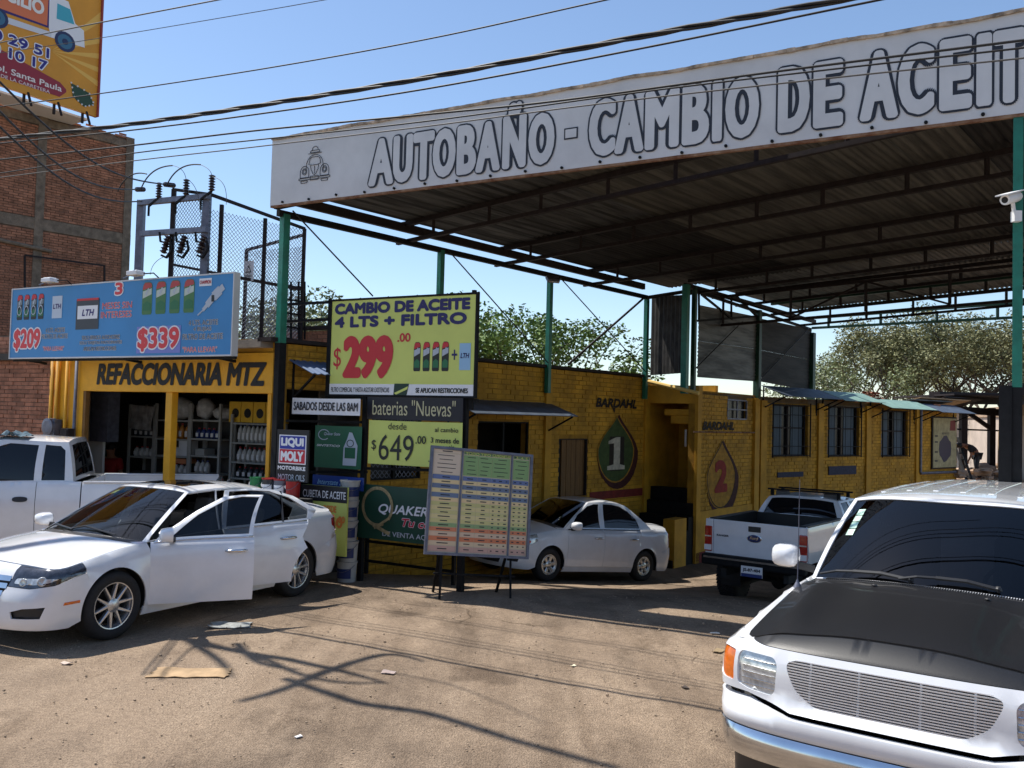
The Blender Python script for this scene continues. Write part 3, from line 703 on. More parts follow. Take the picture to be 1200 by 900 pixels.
# smooth lower part and pilasters
place(MB().box((L2len/2, -.015, .25), (L2len, .06, 1.3)).build('rendered_plinth', 'yellow', yb, local=True), yb, FR2)
place(MB().box((.08, -.01, 1.6), (.20, .08, 4.1)).build('pilaster', 'yellow', yb, local=True), yb, FR2)
place(MB().box((L2len-.0, -.03, 1.6), (.30, .12, 4.1)).build('pilaster', 'yellow', yb, local=True), yb, FR2)
wallpoly(FR2, pm['redwall'], [(0.0, -.35), (L2len, -.35), (L2len, .0), (0, -.04)], -.05, 'painted_band')
s0, s1_, z0, z1 = r_sw
wf = MB()
for x in (s0, (s0+s1_)/2, s1_): wf.box((x, -.01, (z0+z1)/2), (.035, .04, z1-z0))
for z in (z0, (z0+z1)/2, z1): wf.box(((s0+s1_)/2, -.008, z), (s1_-s0, .03, .035))
place(wf.build('window_frame', 'steel', yb, local=True), yb, FR2)
place(MB().box(((s0+s1_)/2, .06, (z0+z1)/2), (s1_-s0, .02, z1-z0)).build('window_pane', 'deadglass', yb, local=True), yb, FR2)
drop2 = (826, 864)
cx, zb, W, Hh, y = drop(FR2, w2, drop2, 515, 605, ((1.0, 0.02, 0, 'maroon'), (.90, -.055, .05, 'yel')), '2', 'red', 0)
# thin inner line
n_ = droppts(cx-.04*W, zb+.05*Hh, W, Hh, .87); o = MB()
for i in range(len(n_)): o.bar((n_[i][0], y-.002, n_[i][1]), (n_[(i+1) % len(n_)][0], y-.002, n_[(i+1) % len(n_)][1]), .025, .003, up=(0, 1, 0))
place(o.build('painted_line', pm['blk'], yb, local=True), yb, FR2)
walltext(FR2, '2', pm['red'], w2(836, 550)[0], w2(851, 550)[0], w2(843, 577)[1], w2(843, 539)[1], y-.006, .075)
walltext(FR2, 'BARDAHL', pm['blk'], w2(822, 500)[0], w2(859, 500)[0], w2(840, 504)[1], w2(840, 494)[1], -.035, .06, .25)
# rusty conduit along the wall
place(MB().tube([(w2(810, 506)[0], -.06, w2(810, 506)[1]), (w2(893, 506)[0], -.06, w2(893, 507)[1])], .02, 6).build('conduit', 'rust', yb, local=True), yb, FR2)
# niche: back wall, inner left wall, lintel beam, steps
nd = (V((W2P.x, W2P.y, 0))-V((C1.x, C1.y, 0))); 
NB = C1+SD*1.6; 
mb = MB()
def vwall(P, Qp, z0, z1, ma, name, th=.14, par=yb):
    d = (Qp-P); L = d.length; fr = frame(P, d.normalized()); return place(MB().box((L/2, th/2, (z0+z1)/2), (L, th, z1-z0)).build(name, ma, par, local=True), par, fr)
vwall(C1, NB, -.3, 3.9, 'yellow', 'wall'); vwall(NB-Q*.1, NB+Q*1.0, -.3, 3.9, 'yellow', 'wall')
Lp = onwall(760, 455, C1, V((W2P.x-C1.x, W2P.y-C1.y, 0)))
dd = V((W2P.x-C1.x, W2P.y-C1.y, 0)); dl = dd.length; dd.normalize(); FRn = frame(C1, dd)
place(MB().box((dl/2, .1, 3.62), (dl+.1, .22, .42)).build('lintel', 'yellow', yb, local=True), yb, FRn)
place(MB().box((dl*.62, .35, 3.2), (dl*.6, .5, .16)).box((dl*.66, .3, 3.03), (dl*.42, .4, .2)).build('corbel', 'yellow', yb, local=True, bevel=.03), yb, FRn)
place(MB().box((dl*.75, .14, 2.6), (.05, .02, .4)).build('notice', 'vinyl', yb, local=True), yb, FRn)
for i in range(6):
    place(MB().box((dl/2, -.95+.27*i, -.3+.1*i+.05*i+.1), (dl-.04, .27+.01, .2+.3*i-.0)).build('step', 'black_steel', yb, local=True), yb, FRn)
place(MB().box((dl*.9, -.75, .25), (.28, .6, 1.1)).build('stair_side', 'yellow', yb, local=True), yb, FRn)
pp = at(760, 447, 20.6); qq = at(819, 461, 19.6)
tag(MB().tube([pp, qq], .045, 8).build('loose_pole', mat('pale_yellow_pole', srgb(214, 178, 92), .6)), 'pale yellow pole lying loose across the doorway beam by the green posts', 'pole')
# wall three with barred windows
r3 = [rect(w3, *r) for r in ((905, 474, 946, 535), (970, 476, 1006, 535), (1033, 481, 1063, 535))]
seg_wall(FR3, yb, 0, L3len, -.4, 3.7, r3, .2, 'ybm')
bricks(FR3, yb, 0, L3len, .3, 3.62, r3, .27, .098, 'yellow_brick', 40, seed=12, jit=.008, gap=.016)
for px in (893, 960, 1016, 1074):
    place(MB().box((w3(px, 500)[0], -.02, 1.6), (.26, .10, 4.0)).build('pilaster', 'yellow', yb, local=True), yb, FR3)
cur = mat('blue_grey_curtain', srgb(86, 100, 112), .9, var=.3, scale=3, stretch=(14, 14, .6))
for (s0, s1_, z0, z1) in r3:
    cxx = (s0+s1_)/2
    fr_ = MB()
    for x in (s0+.03, cxx, s1_-.03): fr_.box((x, .10, (z0+z1)/2), (.05, .05, z1-z0))
    for z in (z0+.03, z0+(z1-z0)*.55, z1-.03): fr_.box((cxx, .103, z), (s1_-s0, .04, .04))
    wobj = place(fr_.build('window', 'brown_steel', yb, local=True), yb, FR3)
    g = MB().box((cxx, .14, (z0+z1)/2), (s1_-s0, .01, z1-z0)).build('pane', 'deadglass', wobj, local=True); g.data.transform(world_of(yb).inverted() @ FR3)
    for a, b in ((s0+.06, s0+(s1_-s0)*.36), (s0+(s1_-s0)*.62, s1_-.10)):
        g = MB().box(((a+b)/2, .125, (z0+z1)/2), (b-a, .012, z1-z0-.1)).build('curtain', cur, wobj, local=True); g.data.transform(world_of(yb).inverted() @ FR3)
    cg = MB()
    for z in (z0+.02, z0+(z1-z0)*.2, z0+(z1-z0)*.8, z1-.02): cg.bar((s0-.06, -.07, z), (s1_+.04, -.07, z), .018)
    for k in range(2): cg.bar((s0-.05+(s1_-s0+.08)*k, -.07, z0-.02), (s0-.05+(s1_-s0+.08)*k, -.07, z1+.05), .028)
    for k in range(1, 6): cg.bar((s0-.05+(s1_-s0+.08)*k/6, -.07, z0), (s0-.05+(s1_-s0+.08)*k/6, -.07, z1), .010)
    g = cg.build('window_grille', 'black_steel', wobj, local=True); g.data.transform(world_of(yb).inverted() @ FR3)
for (p0, p1, yt, ma) in ((892, 958, 459, 'slate'), (962, 1010, 464, 'palegreen'), (1018, 1072, 473, 'palegreen'), (1078, 1118, 478, 'slate')):
    awning(FR3, w3(p0, 465)[0], w3(p1, 465)[0], w3((p0+p1)/2, yt)[1]+.12, w3((p0+p1)/2, yt)[1]-.16, .75, ma)
# small faded panels, a white pipe and a poster
dm = mat('faded_blue_notice', srgb(48, 52, 74), .8, var=.4, scale=20)
for (p0, y0, p1, y1) in ((910, 553, 940, 559), (970, 546, 1002, 556)):
    r = rect(w3, p0, y0, p1, y1); place(MB().box(((r[0]+r[1])/2, -.03, (r[2]+r[3])/2), (r[1]-r[0], .02, r[3]-r[2])).build('painted_notice', dm, yb, local=True), yb, FR3)
x, z = w3(1076, 480); x2, z2 = w3(1076, 553); x3 = w3(1122, 556)[0]
place(MB().tube([(x, -.1, z), (x, -.1, z2), (x+.02, -.1, z2-.04), (x3, -.1, z2-.05)], .045, 8).build('drain_pipe', 'steel', yb, local=True), yb, FR3)
# rubble-edged roof of the wing
random.seed(11)
o = place(MB().box((L3len/2, 2.2, 3.62), (L3len, 4.4, .14)).build('roof_slab', 'concrete', yb, local=True), yb, FR3)
o = place(MB().box((L2len/2, 1.2, 3.62), (L2len, 2.4, .14)).build('roof_slab', 'concrete', yb, local=True), yb, FR2)
tile = mat('terracotta_tile', srgb(176, 118, 88), .85, var=.3, scale=5, island=.2)
# ------------------------------------------------------------------ parts shop
SP = V((-3.63, 13.3, 0)); 
def sp(px, py=450, back=0): p = onwall(px, py, SP, E, -back); return ((p-SP).dot(E), p.z)
shop = empty('parts_shop', SP, RZE, 'yellow fronted parts shop lettered REFACCIONARIA MTZ with two open bays', 'shop')
XL = sp(60)[0]; X0 = sp(98)[0]; Xm0 = sp(190)[0]; Xm1 = sp(204)[0]; XR = 0.0
MSH0 = Matrix.Translation(SP) @ Matrix.Rotation(RZE, 4, 'Z') @ Matrix.Translation((0, .3, 0))
def sb(c, d, name, ma, **k): return MB().box(c, d).build(name, ma, shop, local=True, **k)
sb(((XL+X0)/2, .06, 2.1), (X0-XL, .12, 3.6), 'side_wall', 'shopyellow')
sb(((X0+XR)/2-.0, .14, 3.56), (XR-X0+.1, .3, .62), 'sign_band', 'shopyellow', bevel=.01)
sb(((XL+XR)/2, .18, 3.98), (XR-XL, .3, .20), 'parapet', 'yellow')
sb(((Xm0+Xm1)/2, .09, 1.9), (.15, .13, 2.7), 'pillar', 'shopyellow', bevel=.01)
sb((X0+.035, .045, 1.9), (.07, .08, 2.7), 'pillar', mat('brown_door_jamb', srgb(120, 84, 36), .7, var=.3, scale=4))
sb((-.03, .10, 1.9), (.07, .16, 2.7), 'pillar', 'shopyellow')
sb(((XL+XR)/2-1.2, 2.5, .35), (XR-XL+2.4, 5.2, .3), 'floor', 'concrete')
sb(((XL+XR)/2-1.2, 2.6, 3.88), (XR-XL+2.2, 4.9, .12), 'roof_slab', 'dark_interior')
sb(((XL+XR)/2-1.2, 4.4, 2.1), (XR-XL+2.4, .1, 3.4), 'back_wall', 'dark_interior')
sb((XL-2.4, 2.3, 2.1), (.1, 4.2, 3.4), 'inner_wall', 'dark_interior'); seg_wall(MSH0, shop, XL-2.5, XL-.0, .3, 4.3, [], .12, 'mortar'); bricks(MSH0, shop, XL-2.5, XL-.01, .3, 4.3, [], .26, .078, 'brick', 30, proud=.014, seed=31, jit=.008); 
text('REFACCIONARIA MTZ', 'black', shop, sp(114)[0], sp(313)[0], sp(210, 452)[1], sp(210, 425)[1]-.0, -.018, .055, .18)
# open folding door leaf and dark cabinet in the left bay
wp = sb((sp(108, 500, 1.2)[0], 1.2, 2.0), (.75, .05, 2.5), 'door_leaf', 'white')
sb((sp(126, 480, 1.15)[0], 1.1, 2.9), (.5, .25, 1.15), 'wall_cabinet', 'steel')
# conduits and the meter on the left strip
pm_ = mat('yellow_conduit', srgb(206, 150, 34), .5)
for px, ma in ((64, pm_), (70, pm_), (81, 'shopyellow'), (92, 'steel')):
    x = sp(px)[0]; sb_ = MB().tube([(x, -.05, .5), (x, -.05, 3.85)], .035 if px < 75 else .028, 10).build('conduit', ma, shop, local=True, smooth=True)
x, z = sp(69, 500)
mt = tag(MB().lathe([(0, -.1), (.13, -.1), (.15, -.07), (.15, .07), (.1, .08)], (0, 0, 0), 18, Matrix.Rotation(R(90), 4, 'X')).box((0, .04, -.05), (.3, .14, .36)).build('electric_meter', 'steel', None, smooth=False), 'round grey electric meter on the yellow strip left of the shop bays', 'meter'); mt.matrix_world = Matrix.Translation(SP+E*x+EN*.16+V((0, 0, z))) @ Matrix.Rotation(RZE, 4, 'Z')
x, z = sp(86, 512)
mt = tag(MB().box((0, 0, 0), (.22, .12, .3)).box((0, -.065, .02), (.17, .02, .2)).tube([(0, 0, -.15), (0, 0, -.4)], .02, 8).build('breaker_box', 'brown_steel', None), 'small rusty breaker box below the steel conduit beside the shop', 'breaker box'); mt.matrix_world = Matrix.Translation(SP+E*x+EN*.12+V((0, 0, z))) @ Matrix.Rotation(RZE, 4, 'Z')
# --- shelves and goods
SH = 2.0                                                    # metres inside the front
def shelf_unit(p0, p1, levels, top, label, back=SH):
    x0, x1 = sp(p0, 500, back)[0], sp(p1, 500, back)[0]
    r = empty('shelf_unit', mw=Matrix.Translation(SP) @ Matrix.Rotation(RZE, 4, 'Z') @ Matrix.Translation((x0, back, .5)), label=label, cat='shelving')
    zt = sp((p0+p1)/2, top, back)[1]-.5; w = x1-x0
    for x in (0, w):
        for y in (0, .38): MB().box((x, y, zt/2), (.05, .04, zt)).build('upright', 'interior_pale', r, local=True)
    zz = []
    for ly in levels:
        z = sp((p0+p1)/2, ly, back)[1]-.5; zz.append(z+.5+.015)
        MB().box((w/2, .19, z), (w-.05, .40, .03)).build('shelf', 'interior_pale', r, local=True)
    MB().box((w/2, .40, zt/2), (w, .01, zt)).build('back_panel', 'dark_interior', r, local=True)
    return x0, x1, zz
sA = shelf_unit(152, 181, (512, 536, 562), 474, 'grey shelf unit left of the central yellow pillar, with a cloth sheet on it')
sB = shelf_unit(183, 222, (493, 515, 535, 556), 473, 'grey shelf unit behind the central yellow pillar')
sC = shelf_unit(224, 258, (493, 515, 535, 556), 473, 'grey shelf unit with bagged packs on top, middle of the right bay')
sD = shelf_unit(272, 318, (497, 520, 543, 562), 486, 'grey shelf unit topped by yellow oil boxes at the right end of the shop')
MSH = Matrix.Translation(SP) @ Matrix.Rotation(RZE, 4, 'Z')
def bottle_mb(h=.24, w=.055):
    b = MB(); b.lathe([(0, 0), (w, .0), (w, h*.62), (w*.85, h*.74), (w*.33, h*.86), (w*.33, h*.9)], n=10); return b
def bottle(body, cap, x, y, z, h, label, group, w=.05):
    r = empty('oil_bottle', mw=MSH @ Matrix.Translation((x, y, z)), label=label, cat='bottle', group=group)
    bottle_mb(h, w).build('bottle_body', body, r, local=True, smooth=True)
    MB().lathe([(w*.4, h*.88), (w*.4, h), (0, h)], n=8).build('cap', cap, r, local=True); 
    MB().box((0, -w*1.0, h*.34), (w*1.2, .006, h*.36)).build('label_panel', 'vinyl', r, local=True)
    return r
proto = {}
def bottles(row, x0, x1, z, n, h, body, cap, label, group):
    for i in range(n):
        x = x0+(x1-x0)*(i+.5)/n; y = SH+.09
        if label not in proto or i == 0: proto[label] = bottle(body, cap, x, y, z, h, label, group, min(.055, (x1-x0)/n*.42))
        else: copy_thing(proto[label], mw=MSH @ Matrix.Translation((x, y, z)))
    rowo = [o for o in bpy.data.objects if o.parent is None and o.get('label') == label]; rowo.sort(key=lambda o: (world_of(o).translation-SP).dot(E))
    for i, o in enumerate(rowo): o['label'] = label.replace(' in the', '').replace(' on the', ' on the', 1)+', '+(['leftmost', 'second', 'third', 'fourth', 'fifth', 'sixth', 'seventh', 'eighth'][i] if i < len(rowo)-1 else 'rightmost')+(' from left' if 0 < i < len(rowo)-1 else '')
M['bwhite'] = mat('white_plastic_bottle', (.42, .42, .40), .35); M['bdark'] = mat('dark_plastic_bottle', (.03, .035, .04), .35); M['bred'] = mat('red_plastic', srgb(150, 24, 22), .4); M['bblue'] = mat('blue_plastic', srgb(30, 50, 104), .4); M['bgreen'] = mat('green_plastic', srgb(16, 110, 60), .4); M['bgold'] = mat('amber_plastic', srgb(168, 110, 40), .35)
x0, x1, zz = sD
bottles(0, x0+.08, x1-.05, zz[1], 8, .34, 'bwhite', 'bblue', 'white bottle in the upper row of the right end shelf', 'white bottles on the right end shelf, upper row')
bottles(0, x0+.08, x1-.05, zz[2], 7, .27, 'bwhite', 'bred', 'smaller white bottle in the lower row of the right end shelf', 'white bottles on the right end shelf, lower row')
bottles(0, x0+.08, x1-.05, zz[3], 6, .2, 'bdark', 'bred', 'dark bottle on the bottom row of the right end shelf', 'dark bottles on the right end shelf')
M['oilbox'] = mat('yellow_carton', srgb(214, 170, 40), .7, var=.1)
w_ = (x1-x0+.25)/4; bxp = None
for i in range(4):
    mw = MSH @ Matrix.Translation((x0-.15+w_*(i+.5), SH+.2, zz[0]+.2))
    if bxp is None:
        bxp = empty('oil_carton', mw=mw, cat='carton', group='yellow cartons on top of the right end shelf'); MB().box((0, 0, 0), (w_-.02, .3, .38)).build('carton_body', 'oilbox', bxp, local=True)
        MB().lathe([(0, 0), (.09, 0)], (0.02, -.153, -.02), 12, Matrix.Rotation(R(90), 4, 'X')).build('printed_spot', 'black', bxp, local=True); o = bxp
    else: o = copy_thing(bxp, mw=mw)
    o['label'] = 'yellow carton with a black printed spot, '+['leftmost of the four', 'second from left of the four', 'third from left of the four', 'rightmost of the four']+' on the end shelf' if False else 'yellow carton with a black spot, '+['leftmost', 'second from left', 'third from left', 'rightmost'][i]+' of the four on the end shelf'
x0, x1, zz = sC
bottles(0, x0+.06, x1-.05, zz[1], 5, .2, 'bblue', 'bred', 'small blue bottle on the second shelf of the middle unit', 'small blue bottles on the middle shelf unit')
bottles(0, x0+.06, x0+.45, zz[3], 3, .24, 'bwhite', 'bblue', 'white can on the lowest shelf of the middle unit', 'white cans on the middle shelf unit')
x0b, x1b, zzb = sB
bottles(0, x0b+.4, x1b-.05, zzb[1], 3, .3, 'bgold', 'bred', 'amber bottle on the second shelf behind the pillar', 'amber bottles behind the pillar')
bottles(0, x0b+.3, x1b-.05, zzb[3], 4, .2, 'bwhite', 'bred', 'small white pot on the lowest shelf behind the pillar', 'small white pots behind the pillar')
# bagged packs and boxes
bagm = mat('clear_plastic_bag', (.42, .42, .41), .35, var=.3, scale=9, bump=.6, bscale=12)
def pack(x, z, w, h, lab, ma=bagm, cat='bag', name='plastic_bag'):
    mb = MB(); mb.blob((0, 0, h/2), .5, int(x*100) & 255, (w, .3, h), 12, .10); o = tag(mb.build(name, ma, None, smooth=True), lab, cat); o.matrix_world = MSH @ Matrix.Translation((x, SH+.2, z)); return o
pack(x0b+.45, zzb[0], .7, .45, 'big clear bag of white packs on top shelf just right of the pillar'); pack(x0+.15, zz[0], .42, .42, 'rounded white bag on top shelf of the middle unit')
pack(x0+.62, zz[0], .50, .26, 'flatter white bag at the right of the middle unit top shelf')
def carton(x, z, w, h, lab, ma='vinyl', shl=SH): 
    o = tag(MB().box((0, 0, h/2), (w, .26, h)).box((0, -.132, h*.5), (w*.8, .004, h*.18)).build('small_carton', ma, None, bevel=.004), lab, 'carton'); o.matrix_world = MSH @ Matrix.Translation((x, shl+.18, z)); return o
carton(x0b+.5, zzb[2], .28, .16, 'white box on the third shelf right of the pillar'); carton(x0b+.72, zzb[2], .24, .3, 'taller white box on the third shelf right of the pillar')
carton(x0b+.6, zzb[3]+.2, .42, .09, 'flat orange box lying over the white pots', mat('orange_carton', srgb(190, 120, 80), .7)); carton(x0+.2, zz[2]+.0, .24, .12, 'cream box on the third shelf of the middle unit', 'interior_pale')
x0, x1, zz = sA
bottles(0, x0+.06, x1-.06, zz[0], 4, .2, 'bdark', 'bblue', 'dark bottle on the shelf below the hanging cloth', 'dark bottles under the hanging cloth')
bottles(0, x0+.06, x1-.06, zz[1], 4, .2, 'bwhite', 'bred', 'pale bottle low on the leftmost shelf unit', 'pale bottles on the leftmost shelf unit')
for i in range(6): carton(x0+.15+.03*i, zz[2]+.001 if i == 0 else zz[2]+.001, .2, .14, 'small dark box on the lowest shelf of the leftmost unit', 'dark_interior') if i in (0, ) else None
# hanging cloth poster
r = empty('hanging_cloth', mw=MSH @ Matrix.Translation((sp(152, 488, SH-.1)[0], SH-.1, sp(152, 502, SH-.1)[1])), label='grey printed cloth hanging crooked over the leftmost shelves', cat='banner')
mb = MB(); w_ = sp(178, 488, SH-.1)[0]-sp(152, 488, SH-.1)[0]; h_ = sp(160, 474, SH-.1)[1]-sp(160, 502, SH-.1)[1]; vs = [(w_*i/8+.05*(j/6), .02*math.sin(i*1.9+j), h_*j/6-.03*i/8) for i in range(9) for j in range(7)]
mb.add(vs, [(i*7+j, (i+1)*7+j, (i+1)*7+j+1, i*7+j+1) for i in range(8) for j in range(6)]).build('cloth_sheet', mat('grey_printed_cloth', (.28, .27, .26), .8, var=.4, scale=7), r, local=True, smooth=True)
# dark rack below band, counter
ct = tag(MB().box((0, 0, .5), (2.2, .5, 1.0)).box((0, -.01, 1.02), (2.3, .56, .05)).build('shop_counter', 'dark_interior', None), 'dark shop counter in the left bay', 'counter'); ct.matrix_world = MSH @ Matrix.Translation((sp(150, 550, 1.1)[0], 1.1, .5))
# ------------------------------------------------------------------ hanging signs: built in the plane of the canopy front
def sign(name, label, cat, pl, pr, yt, yb_, off=0.0, ma='vinyl', dep=.03, P0=A0, D=E, frame_ma=None, fw=.03, wavy=0):
    if P0 is A0: off -= (.6 if pl > 362 else -.14 if pl < 330 else .4)
    a = onwall(pl, yb_, P0, D, off); b = onwall(pr, yb_, P0, D, off); t = onwall(pl, yt, P0, D, off)
    w_ = (b-a).dot(V((D[0], D[1], 0)).normalized()); h_ = t.z-a.z
    r = empty(name, (a.x, a.y, a.z), math.atan2(D[1], D[0]), label, cat)
    if wavy:
        nx, nz = 24, 10; vs = []
        for i in range(nx+1):
            for j in range(nz+1):
                u, v_ = i/nx, j/nz; sagz = -0.010*wavy*math.sin(math.pi*u)*(1 if j == nz else v_); 
                vs.append((u*w_, dep*.5*0+.004*wavy*(noise.noise(V((u*w_*1.5, v_*h_*1.5, hash(name) % 7 if False else len(name))))), v_*h_+sagz*.5))
        MB().add(vs, [(i*(nz+1)+j, (i+1)*(nz+1)+j, (i+1)*(nz+1)+j+1, i*(nz+1)+j+1) for i in range(nx) for j in range(nz)]).build('banner_sheet', ma, r, smooth=True, local=True)
    else:
        MB().box((w_/2, dep/2, h_/2), (w_, dep, h_)).build('sign_panel', ma, r, local=True)
    if frame_ma:
        f = MB(); 
        for x in (0, w_): f.box((x, dep/2, h_/2), (fw, dep+.02, h_+fw))
        for z in (0, h_): f.box((w_/2, dep/2, z), (w_-fw, dep+.018, fw))
        f.build('sign_frame', frame_ma, r, local=True)
    return r, w_, h_
def tx(r, w, h, s, ma, u0, u1, v0, v1, bold=.03, shear=0, y=-.005, halo=None, hb=.10):
    if halo: 
        g_ = hb*(v1-v0)*h; dx = g_; dz = g_
        text(s, halo, r, u0*w-dx, u1*w+dx, v0*h-dz, v1*h+dz, y, (bold+hb)/(1+2*hb), shear); y -= .003
    text(s, ma, r, u0*w, u1*w, v0*h, v1*h, y, bold, shear)
c_navy = flat(34, 30, 92); c_red = flat(196, 44, 52); c_lime = mat('lime_vinyl', srgb(206, 214, 110), .5, var=.07, scale=1.3, bump=.2, bscale=5); c_blue = mat('sky_blue_vinyl', srgb(52, 132, 190), .5, var=.08, scale=1.2); c_white = flat(228, 228, 230); c_ltblue = flat(150, 190, 220)
c_dk = flat(30, 34, 32); c_grn = flat(28, 92, 62); c_dgrn = flat(20, 52, 40); c_grey = flat(120, 130, 135); c_orange = flat(225, 130, 60); c_sil = flat(178, 186, 196)
def bottle_print(r, x, z, wd, hh, body, top, lab, y=-.004):
    P = lambda L_: [(x+wd*a, z+hh*b) for a, b in L_]
    poly(r, body, P([(.08, 0), (.92, 0), (1, .05), (1, .88), (.9, .97), (.7, 1), (.25, 1), (.08, .93), (0, .8), (0, .05)]), y, 'printed_bottle')
    poly(r, top, P([(.04, .76), (.96, .84), (.9, .95), (.7, .98), (.25, .98), (.1, .91), (.04, .82)]), y-.002, 'printed_bottle_top')
    poly(r, lab, P([(.06, .50), (.94, .62), (.94, .80), (.06, .72)]), y-.002, 'printed_bottle_label')
    poly(r, flat(40, 110, 70), P([(.1, .12), (.9, .12), (.9, .34), (.5, .42), (.1, .32)]), y-.002, 'printed_bottle_panel'); poly(r, c_sil, P([(.3, .64), (.6, .82), (.7, .78), (.45, .58)]), y-.004, 'printed_mark')
# 299 board
r, w, h = sign('hanging_board', 'lime board CAMBIO DE ACEITE 4 LTS + FILTRO 299 hanging below the canopy front', 'sign', 385, 556, 352.5, 463, -.02, c_lime, .04, frame_ma='black_steel')
tx(r, w, h, 'CAMBIO DE ACEITE', c_navy, .028, .96, .845, .965, .085); tx(r, w, h, '4 LTS + FILTRO', c_navy, .03, .94, .705, .825, .085)
tx(r, w, h, '$', c_red, .03, .085, .27, .50, .0); tx(r, w, h, '299', c_red, .10, .46, .175, .62, .07); tx(r, w, h, '.00', c_red, .485, .575, .545, .635, .04)
for i in range(4): bottle_print(r, w*(.60+.062*i), h*.25, w*.045, h*.29, c_dk, c_red, c_sil)
tx(r, w, h, '+', c_navy, .85, .885, .36, .46, .02)
patch(r, c_ltblue, w*.90, w*.97, h*.26, h*.52, -.005, 'printed_filter'); tx(r, w, h, 'LTH', c_navy, .907, .963, .375, .425, .04, .2, -.009)
patch(r, c_white, 0.0, w, .01, h*.12, -.003, 'white_strip')
tx(r, w, h, 'FILTRO COMERCIAL Y HASTA AGOTAR EXISTENCIAS', c_dk, .02, .44, .035, .085, .01, 0, -.008); tx(r, w, h, 'SE APLICAN RESTRICCIONES', c_dk, .62, .96, .035, .085, .05, 0, -.008)
poly(r, c_dgrn, [(w*.47, h*.01), (w*.56, h*.01), (w*.575, h*.125), (w*.475, h*.125)], -.008, 'printed_badge'); poly(r, c_lime, [(w*.475, h*.03), (w*.57, h*.10), (w*.565, h*.07), (w*.49, h*.015)], -.011, 'badge_stripe')
for u in (0, .2, .4, .6, .8, 1): MB().tube([(u*w, 0, h), (u*w, .05, h+.02)], .012, 6).build('tie', 'black_steel', r, local=True)
# rails and posts carrying it
fp = empty('sign_frame_stand', onwall(432, 600, A0, E, -.68)*1.0, 0, 'black steel frame of posts and rails holding the lime boards in front of the workshop', 'frame')
for px, y0, y1, wd in ((429, 462, 672, .07), (549, 345, 668, .08), (387, 350, 466, .04), (556, 340, 480, .05)):
    p = onwall(px, y0, A0, E, -.68); q_ = onwall(px, y1, A0, E, -.68); MB().box((p.x, p.y, (p.z+gz(p.x, p.y) if y1 > 600 else p.z+q_.z)/2), (wd, wd, (p.z-gz(p.x, p.y)) if y1 > 600 else p.z-q_.z), rz=RZE).build('frame_post', 'black_steel', fp)
for p, q_ in (((332, 357), (388, 354)), ((332, 377), (388, 374)), ((385, 466), (560, 469)), ((335, 553), (430, 553)), ((430, 549), (548, 552)), ((336, 493), (424, 495))):
    MB().bar(onwall(*p, A0, E, -.68), onwall(*q_, A0, E, -.68), .04).build('frame_rail', 'black_steel', fp)
# SABADOS strip
r, w, h = sign('cloth_strip_sign', 'ragged white strip reading SABADOS DESDE LAS 8AM', 'banner', 342, 422, 466, 485, -.02, 'vinylshade', wavy=1.4)
tx(r, w, h, 'SABADOS DESDE LAS 8AM', 'ink', .03, .97, .24, .76, .03, 0, -.010)
# baterias board + 649 banner
r, w, h = sign('battery_sign', 'dark board reading baterias "Nuevas" above the lime 649 banner', 'sign', 430, 542, 465, 491, .0, flat(24, 24, 34))
tx(r, w, h, 'baterias "Nuevas"', flat(196, 190, 150), .06, .93, .2, .88, .0)
r, w, h = sign('price_banner', 'lime banner reading desde $649.00 al cambio 3 meses de garantia', 'banner', 431, 541, 492, 543, .02, c_lime, wavy=1.0)
yy = -.009
tx(r, w, h, 'desde', c_dk, .22, .42, .80, .95, .0, 0, yy); tx(r, w, h, '$', c_dk, .04, .09, .30, .55, 0, 0, yy); tx(r, w, h, '649', c_dk, .12, .50, .10, .68, .0, 0, yy); tx(r, w, h, '.00', c_dk, .52, .63, .50, .68, .02, 0, yy)
tx(r, w, h, 'al cambio', c_dk, .72, .96, .78, .88, .02, 0, yy); tx(r, w, h, '3 meses de', c_dk, .68, .97, .54, .66, .03, 0, yy); tx(r, w, h, 'garantia', c_dk, .72, .93, .38, .50, .03, 0, yy); tx(r, w, h, 'aplican restricciones', c_dk, .66, .95, .10, .16, .01, 0, yy)
# LIQUI MOLY board
r, w, h = sign('motor_oil_sign', 'black upright board LIQUI MOLY MOTORBIKE MOTOR OILS beside the shop corner', 'sign', 323, 360, 503, 563, .0, flat(18, 18, 22))
patch(r, c_white, w*.08, w*.94, h*.34, h*.90, -.004, 'white_border'); patch(r, flat(36, 50, 150), w*.11, w*.91, h*.63, h*.88, -.007, 'blue_field'); patch(r, flat(190, 30, 50), w*.11, w*.91, h*.36, h*.62, -.007, 'red_field')
tx(r, w, h, 'LIQUI', c_white, .15, .87, .66, .85, .07, 0, -.011); tx(r, w, h, 'MOLY', c_white, .15, .87, .39, .59, .07, 0, -.011); tx(r, w, h, 'MOTORBIKE', c_white, .06, .94, .22, .30, .06, 0, -.005); tx(r, w, h, 'MOTOR OILS', c_sil, .08, .92, .02, .14, .01, 0, -.005)
